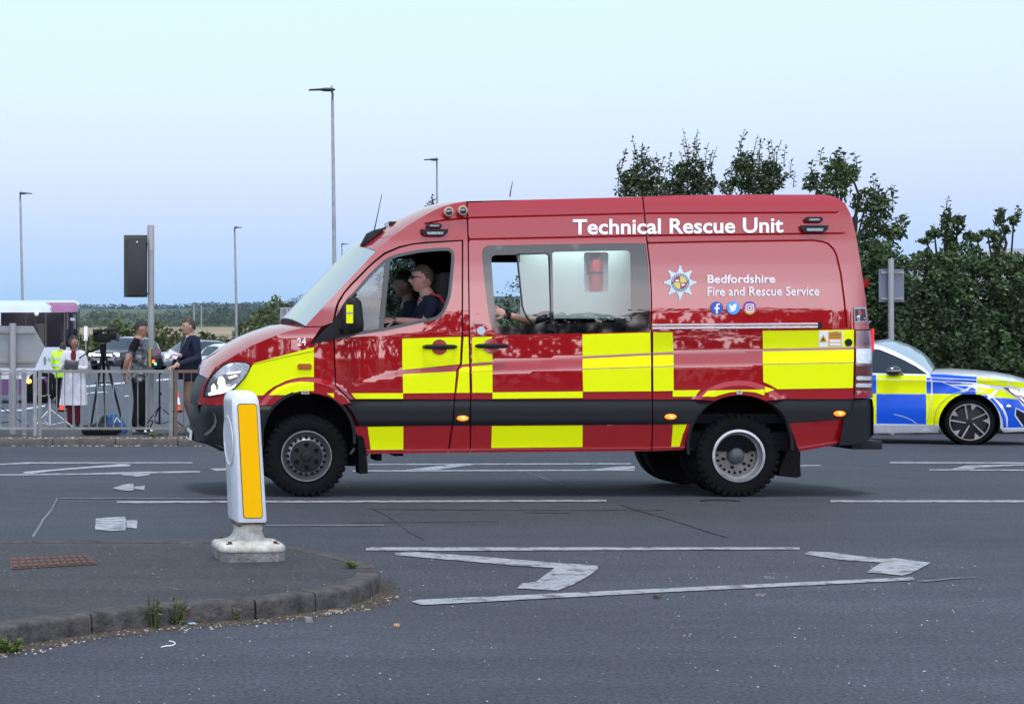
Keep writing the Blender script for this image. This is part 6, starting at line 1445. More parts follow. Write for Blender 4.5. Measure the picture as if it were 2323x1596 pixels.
def hair(c, R, s, m, par, line=.35, back=-.55, side=.0, grow=1.07, name='hair', low=None):
    n, mm = 24, 18; v = []; f = []
    for j in range(mm + 1):
        ph = math.pi * j / mm
        for i in range(n):
            t = 2 * math.pi * i / n; d = Vector((math.sin(ph) * math.cos(t), math.sin(ph) * math.sin(t), math.cos(ph)))
            w = 1 + .02 * math.sin(9 * t + 5 * ph); k = grow * w
            z = d.z * .116 * k
            v.append(Vector((d.x * .076 * k * 1.01, d.y * .096 * k - .004, z)) * s)
    mb = MB()
    for j in range(mm):
        for i in range(n):
            ph = math.pi * (j + .5) / mm; t = 2 * math.pi * (i + .5) / n; dy = math.sin(ph) * math.sin(t); dz = math.cos(ph); dx = abs(math.sin(ph) * math.cos(t))
            lim = line if dy > .35 else (lerp(side, line, (dy + .1) / .45) if dy > -.1 else lerp(back, side, min(1, (dy + 1) / .9)))
            if dz > lim: f.append((j * n + i, (j + 1) * n + i, (j + 1) * n + (i + 1) % n, j * n + (i + 1) % n))
    mb.add([Vector(c) + R @ p for p in v], f); return mb.build(name, m, par)
def hand(mb, w, d, up, s=1.0, curl=.5, mi=0, side=1):
    """w wrist, d direction to the fingers, up = back of the hand; palm plus five separate curled fingers"""
    w = Vector(w); d = Vector(d).normalized(); up = (Vector(up) - d * Vector(up).dot(d)).normalized(); a = d.cross(up) * side
    R = Matrix((a, d, up)).transposed()
    mb.ell(w + d * .045 * s, (.040 * s, .052 * s, .016 * s), 10, 8, mi, R)
    for i, (o, l) in enumerate(((-.030, .062), (-.010, .072), (.010, .068), (.029, .054))):
        p = w + d * .085 * s + a * o * s; q = p + (d * math.cos(curl * .6) - up * math.sin(curl * .6)) * l * .45 * s; r = q + (d * math.cos(curl * 1.5) - up * math.sin(curl * 1.5)) * l * .33 * s; t = r + (d * math.cos(curl * 2.3) - up * math.sin(curl * 2.3)) * l * .28 * s
        mb.tube([w + d * .05 * s + a * o * .8 * s, p, q, r, t], [.0095 * s, .0095 * s, .0085 * s, .0078 * s, .006 * s], 6, mi)
    p = w + d * .02 * s - a * .03 * s; q = p - a * .028 * s + d * .026 * s - up * .008 * s; mb.tube([p, q, q + d * .030 * s - up * .010 * s - a * .004 * s], [.013 * s, .010 * s, .007 * s], 6, mi)
SE = [('pelvis', 'waist'), ('waist', 'chest'), ('chest', 'neck'), ('neck', 'headb'), ('chest', 'shl'), ('shl', 'ell'), ('ell', 'wrl'), ('chest', 'shr'), ('shr', 'elr'), ('elr', 'wrr'), ('pelvis', 'hil'), ('hil', 'knl'), ('knl', 'anl'), ('anl', 'tol'), ('pelvis', 'hir'), ('hir', 'knr'), ('knr', 'anr'), ('anr', 'tor')]
def person(label, origin, face, ht, J, regs, mats, headR=None, head_off=(0, .03, 0), hs=1.0, fat=1.0, name='person', hands=((), ()), root=None, hair_kw=None, brow=(.05, .03, .02), lips=(.25, .09, .08)):
    """J: local joints (x right, y forward, z up; z in fractions of height). regs: list of (material index, function(local z fraction, nearest bone))"""
    O = Vector(origin); Rz = Matrix.Rotation(face - math.pi / 2, 3, 'Z')
    def W(p): return O + Rz @ Vector((p[0] * ht, p[1] * ht, p[2] * ht))
    base = {'pelvis': ((0, 0, .53), .085, .060), 'waist': ((0, .0, .60), .078, .056), 'chest': ((0, -.005, .735), .090, .062), 'neck': ((0, -.005, .835), .034, .034), 'headb': ((0, .004, .875), .032, .034),
            'shl': ((-.105, -.005, .805), .036, .036), 'ell': ((-.125, -.01, .63), .026, .026), 'wrl': ((-.125, .03, .49), .017, .017), 'shr': ((.105, -.005, .805), .036, .036), 'elr': ((.125, -.01, .63), .026, .026), 'wrr': ((.125, .03, .49), .017, .017),
            'hil': ((-.052, 0, .49), .056, .056), 'knl': ((-.055, .012, .275), .036, .038), 'anl': ((-.058, -.01, .05), .027, .028), 'tol': ((-.062, .085, .022), .022, .018), 'hir': ((.052, 0, .49), .056, .056), 'knr': ((.055, .012, .275), .036, .038), 'anr': ((.058, -.01, .05), .027, .028), 'tor': ((.062, .085, .022), .022, .018)}
    for k, v in J.items():
        b = base[k]; base[k] = (v[:3], v[3] if len(v) > 3 else b[1], v[4] if len(v) > 4 else b[2])
    js = {k: (W(p), rx * ht * (fat if k in ('pelvis', 'waist', 'chest') else 1), ry * ht * (fat if k in ('pelvis', 'waist', 'chest') else 1)) for k, (p, rx, ry) in base.items()}
    v, f = skinned(js, SE, 'pelvis')
    mb = MB(); segs = [(a, b, js[a][0], js[b][0]) for a, b in SE]; mis = []
    for q in f:
        c = sum((Vector(v[i]) for i in q), Vector()) / len(q); best = None
        for a, b, pa, pb in segs:
            d = pb - pa; t = max(0, min(1, (c - pa).dot(d) / d.dot(d))); dd = (c - pa - d * t).length - lerp(js[a][1], js[b][1], t) * .8
            if best is None or dd < best[0]: best = (dd, a, b, t)
        mis.append(regs(best[1], best[2], best[3], (c.z - O.z) / ht))
    mb.add(v, f, mis)
    p = T(name, label, 'person', tuple(O))
    hc = js['headb'][0] + Rz @ Vector((head_off[0], head_off[1], .072 + head_off[2])) * 1.0 * (ht / 1.75)
    hR = headR if headR is not None else Rz
    hs = hs * ht / 1.70
    hm = head_mesh(hc, hR, hs); mb.add(hm.v, hm.f, 0)
    for w_, h_ in (('wrl', hands[0]), ('wrr', hands[1])):
        if h_: d, up, cu, sd = h_; hand(mb, js[w_][0], d, up, hs, cu, 0, sd)
    mb.build('body', mats, p, ang=60)
    face_bits(hc, hR, hs, p, brow, lips)
    if hair_kw: hair(hc, hR, hs, par=p, **hair_kw)
    return p, hc, hR, js, W, hs
FWD = lambda yaw: Vector((math.cos(yaw), math.sin(yaw), 0))
navy = cloth('navy_cloth', (.012, .016, .035)); blackc = cloth('black_trousers', (.008, .008, .010)); khaki = cloth('khaki_trousers', (.20, .15, .10)); whitec = cloth('white_coat_cloth', (.66, .66, .72)); maroon = cloth('maroon_cloth', (.11, .012, .025))
shoe = mat('black_shoe', (.012, .012, .014), rough=.4); hiv = mat('hi_vis_yellow', (.55, .90, .04), rough=.7, var=.15, vs=8, bump=.3, bs=16); silverb = mat('reflective_silver', (.55, .58, .6), rough=.4)
hbrown = mat('dark_brown_hair', (.045, .028, .018), rough=.6, var=.5, vs=60); hblack = mat('black_hair', (.010, .009, .010), rough=.45, var=.4, vs=60)

# --- man in camouflage T-shirt, facing right, hands behind his back
def r1(a, b, t, z):
    if b in ('neck',) and t > .75 or b == 'headb' or a == 'headb': return 0
    if b in ('wrl', 'wrr'): return 0
    if b in ('ell', 'elr'): return 1 if t < .72 else 0
    if b in ('knl', 'anl', 'knr', 'anr', 'hil', 'hir'): return 2 if z < .46 else 1
    if b in ('tol', 'tor'): return 3
    return 1 if z > .455 else 2
ox, oy = Xat(315, 28.75), 28.75
pc = person('man in a grey camouflage T-shirt and backwards cap, standing by the signal pole', (ox, oy, gbase(0, 28.7)), math.radians(-12), 1.80,
    {'pelvis': (0, 0, .53, .095, .075), 'waist': (0, .015, .60, .095, .082), 'chest': (0, 0, .735, .10, .075), 'ell': (-.15, -.085, .64), 'wrl': (-.07, -.115, .52), 'elr': (.15, -.075, .64, .028, .028), 'wrr': (.06, -.125, .50, .02, .02), 'knl': (-.06, .012, .275, .050, .056), 'knr': (.06, .012, .275, .050, .056), 'hil': (-.055, 0, .49, .064, .068), 'hir': (.055, 0, .49, .064, .068), 'anl': (-.07, .01, .055, .044, .048), 'tol': (-.085, .09, .022), 'anr': (.06, -.02, .055, .044, .048), 'tor': (.075, .065, .022)},
    r1, [sk_t, camo, blackc, shoe], hair_kw=dict(m=hbrown, line=.7, back=-.3, side=-.05), hands=((Vector((.3, .1, -1)), Vector((-1, 0, 0)), .8, 1), (Vector((.2, .3, -1)), Vector((-1, 0, 0)), .8, -1)))
hair(pc[1], pc[2], pc[5], mat('cap_black', (.018, .018, .022), rough=.8), pc[0], line=.42, back=.0, side=.28, grow=1.13, name='cap')
q = pc[1] + pc[2] @ Vector((0, -.115, .015)); MB().ell(q, (.062, .055, .010), 12, 6, 0, pc[2] @ Matrix.Rotation(math.radians(38), 3, 'X')).build('cap_peak', mat('cap_black', (.018, .018, .022)), pc[0])
for k in ('shl', 'shr'):
    a, b = pc[3][k][0], pc[3]['el' + k[2]][0]; MB().tube([a.lerp(b, -.12), a.lerp(b, .25), a.lerp(b, .5)], [.058, .068, .062], 14).build('black_sleeve', blackc, pc[0])
for k in ('l', 'r'):
    a = pc[3]['an' + k][0]; b = pc[3]['to' + k][0]; MB().loft([[(Vector((a.x, a.y, a.z - .075)) .lerp(Vector((b.x, b.y, a.z - .075)), t) + Vector((w * math.cos(g_) * .3, w * math.sin(g_), h * (math.sin(g_) * 0 + (1 if 0 < g_ < 3 else 0)))))[:] for g_ in [i * math.pi / 4 for i in range(8)]] for t, w, h in ((-.25, .03, .05), (.3, .05, .05), (.9, .055, .035), (1.15, .03, .02))]).build('trainer_sole', whitef, pc[0])

# --- suited man, facing left, one hand on the rail
def r2(a, b, t, z):
    if b in ('neck',) and t > .8 or b == 'headb': return 0
    if b in ('wrl', 'wrr'): return 1 if t < .93 else 0
    if b in ('ell', 'elr'): return 1
    if b in ('tol', 'tor'): return 3
    if b in ('hil', 'hir'): return 1
    if b in ('knl', 'knr', 'anl', 'anr'): return 1 if z > .45 else 2
    return 1
sx_, sy_ = Xat(433, 28.9), 28.95
hr = P(384, 838, 27.75); hp_ = P(398, 806, 28.6)
O2 = Vector((sx_, sy_, gbase(0, 28.9))); yaw2 = math.radians(196); ht2 = 1.84; Ri = Matrix.Rotation(yaw2 - math.pi / 2, 3, 'Z').transposed()
def loc2(p): q = Ri @ (Vector(p) - O2); return (q.x / ht2, q.y / ht2, q.z / ht2)
wl2 = loc2(Vector(hr) + Vector((.10, .05, .06))); wr2 = loc2(Vector(hp_) + Vector((.06, 0, 0)))
ps2 = person('man in a dark navy suit jacket and khaki trousers resting one hand on the rail', tuple(O2), yaw2, ht2,
    {'pelvis': (0, 0, .53, .098, .082), 'waist': (0, .02, .60, .105, .095), 'chest': (0, 0, .735, .108, .082), 'ell': (-.15, -.01, .64, .036, .036), 'wrl': (*wl2, .024, .024), 'elr': (.13, -.01, .64, .036, .036), 'wrr': (*wr2, .022, .022), 'shl': (-.11, -.005, .80, .046, .046), 'shr': (.11, -.005, .80, .046, .046), 'knl': (-.06, .05, .275, .046, .048), 'anl': (-.06, -.02, .05, .036, .036), 'tol': (-.065, .075, .022), 'knr': (.06, -.01, .275, .046, .048), 'anr': (.06, -.06, .05, .036, .036), 'tor': (.065, .03, .022)},
    r2, [sk_f, navy, khaki, shoe], hair_kw=dict(m=hbrown, line=.48, back=-.45, side=.0, grow=1.09), hs=1.06, hands=((Vector((-.8, -.4, -.3)), Vector((-.2, 0, 1)), 1.0, 1), (Vector((-1, 0, .1)), Vector((0, .2, 1)), .9, -1)))
j2 = ps2[3]; nk = j2['neck'][0]; fw = FWD(yaw2)
# jacket skirt, collar, tie
cen = j2['pelvis'][0]; side2 = Vector((-fw.y, fw.x, 0))
def oval(c, a, b, n=18): return [tuple(c + fw * (a * math.cos(2 * math.pi * i / n)) + side2 * (b * math.sin(2 * math.pi * i / n))) for i in range(n)]
MB().loft([oval(cen + Vector((0, 0, -.13)), .20, .215), oval(cen + Vector((0, 0, -.02)), .195, .215), oval(cen + Vector((0, 0, .10)) + fw * .015, .20, .215), oval(cen + Vector((0, 0, .28)) + fw * .01, .175, .215), oval(cen + Vector((0, 0, .40)), .145, .205)], caps=False).build('jacket_body', navy, ps2[0], ang=70)
MB().loft([oval(nk + Vector((0, 0, -.03)), .085, .085), oval(nk + Vector((0, 0, .012)) + fw * .01, .070, .068)], caps=False).build('shirt_collar', cloth('white_shirt', (.6, .64, .72)), ps2[0])
a = nk + fw * .09 + Vector((0, 0, -.03)); MB().add([a + side2 * .028, a - side2 * .028, a + fw * .075 + Vector((0, 0, -.20)) - side2 * .01, a + fw * .075 + Vector((0, 0, -.20)) + side2 * .01], [(0, 1, 2, 3)]).build('shirt_front', cloth('white_shirt', (.6, .64, .72)), ps2[0])
MB().tube([a + fw * .008, a + fw * .05 + Vector((0, 0, -.12)), a + fw * .088 + Vector((0, 0, -.24))], [.012, .018, .02], 6).build('tie', mat('dark_tie', (.01, .012, .02), rough=.5), ps2[0])
MB().box(Vector(hp_) + Vector((-.04, -.03, .02)), (.17, .012, .10), R=Matrix.Rotation(.5, 3, 'Y')).build('phone', whitef, None)
ph_ = COL.objects[-1]; tag(ph_, 'pale phone or folded note in the raised hand of the suited man', 'phone')

# --- woman in long white coat
def r3(a, b, t, z):
    if b == 'headb' or (b == 'neck' and t > .7): return 0
    if b in ('wrl', 'wrr'): return 1 if t < .9 else 0
    if b in ('tol', 'tor'): return 3
    if b in ('knl', 'knr', 'anl', 'anr', 'hil', 'hir', 'pelvis'): return 2
    return 1
wx, wy = Xat(168, 32.6), 32.6; OW = Vector((wx, wy, ground(0, 32.6) + .0)); yw = math.radians(-95); hw = 1.70
RW = Matrix.Rotation(math.radians(-62) - math.pi / 2, 3, 'Z')
pw_ = person('woman in a long white coat over maroon clothes and glasses, holding a dark tablet', tuple(OW), yw, hw,
    {'ell': (.115, .02, .63, .034, .034)[:0] or (-.13, .02, .64, .033, .033), 'wrl': (-.02, .13, .655, .022, .022), 'elr': (.13, .02, .64, .033, .033), 'wrr': (.045, .13, .65, .022, .022), 'shl': (-.095, 0, .80, .042, .042), 'shr': (.095, 0, .80, .042, .042), 'anl': (-.04, -.01, .05, .034, .034), 'anr': (.04, -.01, .05, .034, .034), 'knl': (-.042, .01, .275, .04, .04), 'knr': (.042, .01, .275, .04, .04)},
    r3, [sk_b, whitec, maroon, shoe], headR=RW, hair_kw=dict(m=hblack, line=.62, back=-.95, side=-.75, grow=1.17), hands=((Vector((.5, .6, .2)), Vector((0, -1, .3)), .9, 1), (Vector((-.5, -.2, .1)), Vector((0, -1, .3)), .9, -1)), brow=(.02, .015, .012), lips=(.22, .03, .05))
fw = FWD(yw); side2 = Vector((-fw.y, fw.x, 0)); J_ = pw_[3]
def ov(z, a, b, sh=0, n=28, fold=.0): return [tuple(Vector((OW.x, OW.y, OW.z + z)) + fw * ((a + fold * math.sin(7 * t_)) * math.cos(t_) + sh) + side2 * ((b + fold * math.sin(7 * t_ + 1)) * math.sin(t_))) for t_ in [2 * math.pi * i / n for i in range(n)]]
MB().loft([ov(.44, .19, .235, fold=.016), ov(.70, .175, .225, fold=.010), ov(.95, .155, .20, fold=.004), ov(1.08, .135, .175), ov(1.25, .145, .19), ov(1.36, .125, .19), ov(1.42, .08, .11)], caps=False).build('long_coat', whitec, pw_[0], ang=70)
MB().loft([[tuple(Vector(p) ) for p in r] for r in ([tuple(Vector((OW.x, OW.y, OW.z + z)) + fw * (.150 + d) + side2 * w * s_) for s_ in (-1, 1)] for z, w, d in ((1.04, .006, .0), (1.2, .03, .0), (1.34, .05, -.012), (1.42, .035, -.055)))], closed=False, caps=False).build('maroon_shirt_front', maroon, pw_[0])
for s_ in (-1, 1):
    b0 = Vector((OW.x, OW.y, OW.z)) + side2 * .05 * s_; MB().add([b0 + fw * .155 + Vector((0, 0, 1.15)), b0 + fw * .14 + Vector((0, 0, 1.38)), b0 + side2 * .06 * s_ + fw * .13 + Vector((0, 0, 1.40)), b0 + side2 * .07 * s_ + fw * .16 + Vector((0, 0, 1.30))], [(0, 1, 2, 3)]).build('lapel', whitec, pw_[0])
MB().loft([ov(1.04, .146, .184), ov(1.09, .146, .184)], caps=False).build('coat_belt', whitec, pw_[0])
gm_ = mat('spectacle_frame', (.6, .5, .4), rough=.2, metal=.6); mb = MB()
for s_ in (-1, 1):
    c = pw_[1] + pw_[2] @ Vector((s_ * .033, .102, .008)); mb.tube([c + pw_[2] @ Vector((.027 * math.cos(t), 0, .020 * math.sin(t))) for t in [i * math.pi / 5 for i in range(11)]], .0035, 5)
mb.build('spectacles', gm_, pw_[0])
tc_ = (J_['wrl'][0] + J_['wrr'][0]) / 2 + fw * .06 + Vector((0, 0, .06)); tag(MB().box(tc_, (.25, .015, .17), R=Matrix.Rotation(-.45, 3, 'X') @ Matrix.Rotation(.12, 3, 'Y')).build('tablet', mat('tablet_black', (.015, .015, .018), rough=.3), bevel=.004), 'dark tablet held by the woman in the white coat', 'tablet')

# --- person in hi-vis behind her, back turned
def r4(a, b, t, z):
    if b == 'headb': return 0
    if b in ('tol', 'tor'): return 3
    if b in ('knl', 'knr', 'anl', 'anr'): return 2 if z < .46 else 1
    return 1 if z > .46 else 2
vY = 46.5; vO = (Xat(139, vY), vY, ground(0, vY))
pv_ = person('person in a yellow hi-vis jacket with head bent, half hidden behind the woman in white', vO, math.radians(70), 1.78, {'headb': (0, .035, .865), 'shl': (-.11, 0, .80, .05, .05), 'shr': (.11, 0, .80, .05, .05), 'ell': (-.135, .01, .64, .04, .04), 'elr': (.135, .01, .64, .04, .04), 'chest': (0, 0, .735, .11, .08), 'waist': (0, 0, .6, .105, .08), 'pelvis': (0, 0, .53, .10, .08), 'wrl': (-.10, .12, .56, .03, .03), 'wrr': (.10, .12, .56, .03, .03)}, r4, [sk_t, hiv, blackc, shoe], hair_kw=dict(m=hblack, line=.5, back=-.6, side=-.2), head_off=(0, .06, -.02))
j4 = pv_[3]
def ovc(c, a, b, n=16): return [tuple(c + Vector((b * math.cos(2 * math.pi * i / n), a * math.sin(2 * math.pi * i / n), 0))) for i in range(n)]
for z in (.62, .72): c = Vector((vO[0], vO[1], vO[2] + z * 1.78)); MB().loft([ovc(c, .205, .245), ovc(c + Vector((0, 0, .05)), .205, .245)], caps=False).build('reflective_band', silverb, pv_[0])

# ================================================================== PEOPLE IN THE VAN
def seated(label, px, py, Y, cap=False, glasses=False, arm=True, skin_=sk_f, dim=False):
    """upper body seated, facing left; (px,py) is the centre of the head in the photograph"""
    hc = Vector(P(px, py, Y)); O = hc - Vector((0, 0, .78)); d = Vector((-1, 0, 0)); lat = Vector((0, 1, 0))
    js = {'pelvis': (O + Vector((.10, 0, 0)), .15, .13), 'waist': (O + Vector((.10, 0, .16)), .14, .12), 'chest': (O + Vector((.08, 0, .46)), .17, .13), 'neck': (hc + Vector((.045, 0, -.15)), .070, .070), 'headb': (hc + Vector((.02, 0, -.06)), .058, .06),
          'shl': (hc + Vector((.06, -.17, -.215)), .072, .072), 'ell': (Vector(P(968, 733, Y - .12)) if arm else O + Vector((.0, -.22, .22)), .045, .045), 'wrl': (Vector(P(893, 726, Y - .10)) if arm else O + Vector((-.28, -.12, .30)), .030, .030), 'shr': (hc + Vector((.06, .17, -.215)), .072, .072), 'elr': (O + Vector((-.10, .2, .26)), .044, .044), 'wrr': (O + Vector((-.33, .1, .30)), .03, .03),
          'hil': (O + Vector((.0, -.1, -.02)), .10, .10), 'knl': (O + Vector((-.42, -.12, .02)), .07, .07), 'anl': (O + Vector((-.46, -.12, -.38)), .045, .045), 'tol': (O + Vector((-.62, -.12, -.43)), .04, .035), 'hir': (O + Vector((.0, .1, -.02)), .10, .10), 'knr': (O + Vector((-.42, .12, .02)), .07, .07), 'anr': (O + Vector((-.46, .12, -.38)), .045, .045), 'tor': (O + Vector((-.62, .12, -.43)), .04, .035)}
    v, f = skinned(js, SE, 'pelvis'); segs = [(a, b, js[a][0], js[b][0]) for a, b in SE]; mis = []
    for q in f:
        c = sum((Vector(v[i]) for i in q), Vector()) / len(q); best = None
        for a, b, pa, pb in segs:
            dd_ = pb - pa; t = max(0, min(1, (c - pa).dot(dd_) / dd_.dot(dd_))); dd = (c - pa - dd_ * t).length - lerp(js[a][1], js[b][1], t) * .8
            if best is None or dd < best[0]: best = (dd, a, b, t)
        _, a, b, t = best; mis.append(0 if (b == 'headb' or b in ('wrl', 'wrr') or (b in ('ell', 'elr') and t > .72) or (b == 'neck' and t > .7)) else 1)
    mb = MB(); mb.add(v, f, mis); R = Matrix((Vector((0, -1, 0)) * -1, d, Vector((0, 0, 1)))).transposed()
    hm = head_mesh(hc, R, 1.04); mb.add(hm.v, hm.f, 0)
    hand(mb, js['wrl'][0], (-1, -.05, -.05), (0, -.6, .8), 1.0, .5, 0, 1); hand(mb, js['wrr'][0], (-1, 0, 0), (0, 0, 1), 1.0, .6, 0, -1)
    p = T('person', label, 'person', tuple(O)); mb.build('body', [skin_, navy], p, ang=60)
    face_bits(hc, R, 1.04, p)
    return p, hc, R, js
pA = seated('man with short hair and glasses in a navy T-shirt, arm on the open cab window', 957, 632, 15.83, glasses=True, skin_=skinmat('skin_pink', (.50, .27, .22)))
hair(pA[1], pA[2], 1.04, mat('short_brown_hair', (.07, .05, .04), rough=.8, var=.4, vs=80), pA[0], line=.55, back=-.35, side=.10, grow=1.045)
gk = mat('black_spectacles', (.01, .01, .012), rough=.3); mb = MB()
for s_ in (-1, 1):
    c = pA[1] + pA[2] @ Vector((s_ * .034, .100, .010)); mb.tube([c + pA[2] @ Vector((.026 * math.cos(t), 0, .017 * math.sin(t))) for t in [i * math.pi / 5 for i in range(11)]], .0035, 5); mb.tube([c + pA[2] @ Vector((s_ * .028, 0, .008)), pA[1] + pA[2] @ Vector((s_ * .080, .01, .008))], .004, 5)
mb.build('spectacles', gk, pA[0])
redb = mat('red_brace', (.28, .012, .02), rough=.7); sA = pA[3]
s0 = sA['shl'][0]; MB().tube([s0 + Vector((-.02, -.02, .08)), s0 + Vector((.05, -.055, .055)), s0 + Vector((.11, -.05, -.03)), s0 + Vector((.135, -.03, -.15)), s0 + Vector((.14, 0, -.25))], [.009, .012, .014, .012, .01], 8).build('brace_strap', redb, pA[0])
nk = sA['neck'][0]; MB().lathe(nk + Vector((-.002, 0, -.015)), (-.30, 0, 1), [(.080, -.006), (.076, .006)], 18).build('collar_trim', redb, pA[0])
pB = seated('shadowed second man beyond the man with glasses, at the far side of the cab', 917, 646, 16.72, arm=False, skin_=skinmat('skin_dim', (.26, .14, .11)))  # skin tone darkened, the cab's shade put into its colour
hair(pB[1], pB[2], 1.04, mat('black_hair', (.01, .009, .01)), pB[0], line=.35, back=-.4, side=.0, grow=1.1)
# rear passenger: seated behind the white cabinet wall, hand out on the window edge
hc = Vector(P(1262, 640, 16.25)); wr = Vector(P(1146, 714, 15.50)); el = Vector(P(1205, 727, 15.62)); sh_ = hc + Vector((.05, -.18, -.24)); O = hc - Vector((0, 0, .8))
js = {'pelvis': (O + Vector((.05, 0, .05)), .15, .13), 'waist': (O + Vector((.05, 0, .2)), .14, .12), 'chest': (O + Vector((.05, 0, .42)), .16, .12), 'neck': (hc + Vector((.04, 0, -.15)), .06, .06), 'headb': (hc + Vector((.02, 0, -.06)), .055, .055),
      'shl': (sh_, .065, .065), 'ell': (el, .042, .042), 'wrl': (wr, .027, .027), 'shr': (hc + Vector((.05, .18, -.24)), .065, .065), 'elr': (O + Vector((-.05, .22, .3)), .042, .042), 'wrr': (O + Vector((-.2, .15, .22)), .028, .028),
      'hil': (O + Vector((0, -.1, 0)), .09, .09), 'knl': (O + Vector((-.40, -.1, .03)), .065, .065), 'anl': (O + Vector((-.42, -.1, -.3)), .045, .045), 'tol': (O + Vector((-.55, -.1, -.34)), .04, .035), 'hir': (O + Vector((0, .1, 0)), .09, .09), 'knr': (O + Vector((-.40, .1, .03)), .065, .065), 'anr': (O + Vector((-.42, .1, -.3)), .045, .045), 'tor': (O + Vector((-.55, .1, -.34)), .04, .035)}
v, f = skinned(js, SE, 'pelvis'); mis = []
for q in f:
    c = sum((Vector(v[i]) for i in q), Vector()) / len(q); mis.append(0 if c.x < el.x + .03 and c.y < 15.75 and c.z > O.z + .25 else 1)
mb = MB(); mb.add(v, f, mis); R = Matrix((Vector((0, 1, 0)), Vector((-1, 0, 0)), Vector((0, 0, 1)))).transposed(); hm = head_mesh(hc, R, 1.0); mb.add(hm.v, hm.f, 0)
hand(mb, wr, (-.86, -.12, .42), (-.1, -.9, .4), 1.02, .75, 0, 1)
pR = T('person', 'rear seat passenger with a wristwatch whose bare hand grips the sliding window edge', 'person', tuple(O)); mb.build('body', [sk_f, navy], pR, ang=60)
hair(hc, R, 1.0, hbrown, pR, line=.5, back=-.4, side=0); MB().lathe(wr + Vector((.02, 0, -.002)), (wr - el).normalized(), [(.032, -.016), (.034, -.012), (.034, .012), (.032, .016)], 14).build('wristwatch', cb, pR)
MB().cyl(wr + Vector((.02, -.032, .0)), wr + Vector((.02, -.042, .0)), .02, n=14).build('watch_case', mat('camera_black', (.012, .013, .016)), pR)
# ================================================================== VEGETATION
def leafmat(name, c1, c2, sc=1.2):
    m = bpy.data.materials.new(name); m.use_nodes = True; nt = m.node_tree; b = nt.nodes['Principled BSDF']; t = nt.nodes.new('ShaderNodeTexCoord')
    n = nt.nodes.new('ShaderNodeTexNoise'); n.inputs['Scale'].default_value = sc; n.inputs['Detail'].default_value = 6; n.inputs['Roughness'].default_value = .8; nt.links.new(t.outputs['Object'], n.inputs['Vector'])
    r = nt.nodes.new('ShaderNodeValToRGB'); nt.links.new(n.outputs[0], r.inputs[0]); r.color_ramp.elements[0].position = .35; r.color_ramp.elements[0].color = (*c1, 1); r.color_ramp.elements[1].position = .68; r.color_ramp.elements[1].color = (*c2, 1)
    nt.links.new(r.outputs[0], b.inputs['Base Color']); b.inputs['Roughness'].default_value = .5; b.inputs['Specular IOR Level'].default_value = .25
    MC[name] = m; return m
RS = np.random.RandomState(11)
def leaves(C, size, elong=2.0, droop=.3, rs=RS, D=None):
    """C (n,3) centres -> kite-shaped folded leaves (two triangles each as one quad)"""
    n = len(C); a = rs.normal(size=(n, 3)); a[:, 2] -= droop; a /= np.linalg.norm(a, axis=1)[:, None]
    if D is not None: a = D + a * .5; a /= np.linalg.norm(a, axis=1)[:, None]
    b = rs.normal(size=(n, 3)); b -= a * (a * b).sum(1)[:, None]; b /= np.linalg.norm(b, axis=1)[:, None]
    s = (size * rs.uniform(.6, 1.3, n))[:, None]; nn = np.cross(a, b)
    p0 = C - a * s * .5; p2 = C + a * s * .5; p1 = C + b * s * .5 / elong + nn * s * .08; p3 = C - b * s * .5 / elong + nn * s * .08
    V = np.stack([p0, p1, p2, p3], 1).reshape(-1, 3); F = np.arange(4 * n).reshape(n, 4); return V, F
def cloud(clumps, per, size, hollow=.55, **k):
    Cs = []
    for (c, r) in clumps:
        n = int(per * (r[0] * r[1] + r[0] * r[2] + r[1] * r[2])); d = RS.normal(size=(n, 3)); d /= np.linalg.norm(d, axis=1)[:, None]
        rad = (hollow + (1 - hollow) * RS.rand(n)) ** .8; rad *= 1 + .22 * np.sin(d[:, 0] * 7 + c[0]) * np.sin(d[:, 2] * 6 + c[2]) + .1 * RS.normal(size=n)
        Cs.append(np.array(c) + d * rad[:, None] * np.array(r))
    return leaves(np.concatenate(Cs), size, **k)
def shoots(bases, size, n_per, length, tilt=.15, spread=.05):
    Cs = []; Ds = []; mb = MB()
    for b in bases:
        d = Vector((RS.normal() * tilt, RS.normal() * tilt, 1)).normalized(); l = length * RS.uniform(.6, 1.2); bend = Vector((RS.normal(), RS.normal(), 0)) * tilt * .8
        pts = [Vector(b) + d * l * t + bend * l * t * t for t in (0, .33, .66, 1)]; mb.tube(pts, [.009, .007, .005, .003], 4)
        for i in range(n_per):
            t = (i + .5) / n_per; p = Vector(b) + d * l * t + bend * l * t * t; a = i * 2.4 + RS.rand(); o = Vector((math.cos(a), math.sin(a), .35)); k = size * (1 - .45 * t)
            Cs.append(p + o * k * .5); Ds.append(tuple(o))
    V, F = leaves(np.array(Cs), size * .9, D=np.array(Ds)); return V, F, mb
bark = mat('bark', (.030, .024, .018), rough=.9, var=.5, vs=9, bump=.5, bs=20)
lm1 = leafmat('leaf_dark_green', (.016, .030, .012), (.055, .085, .028), 2.2)
lm2 = leafmat('leaf_mid_green', (.022, .042, .014), (.075, .115, .035), 2.0)
lm3 = leafmat('leaf_hedge_green', (.010, .024, .011), (.085, .140, .050), 1.3)
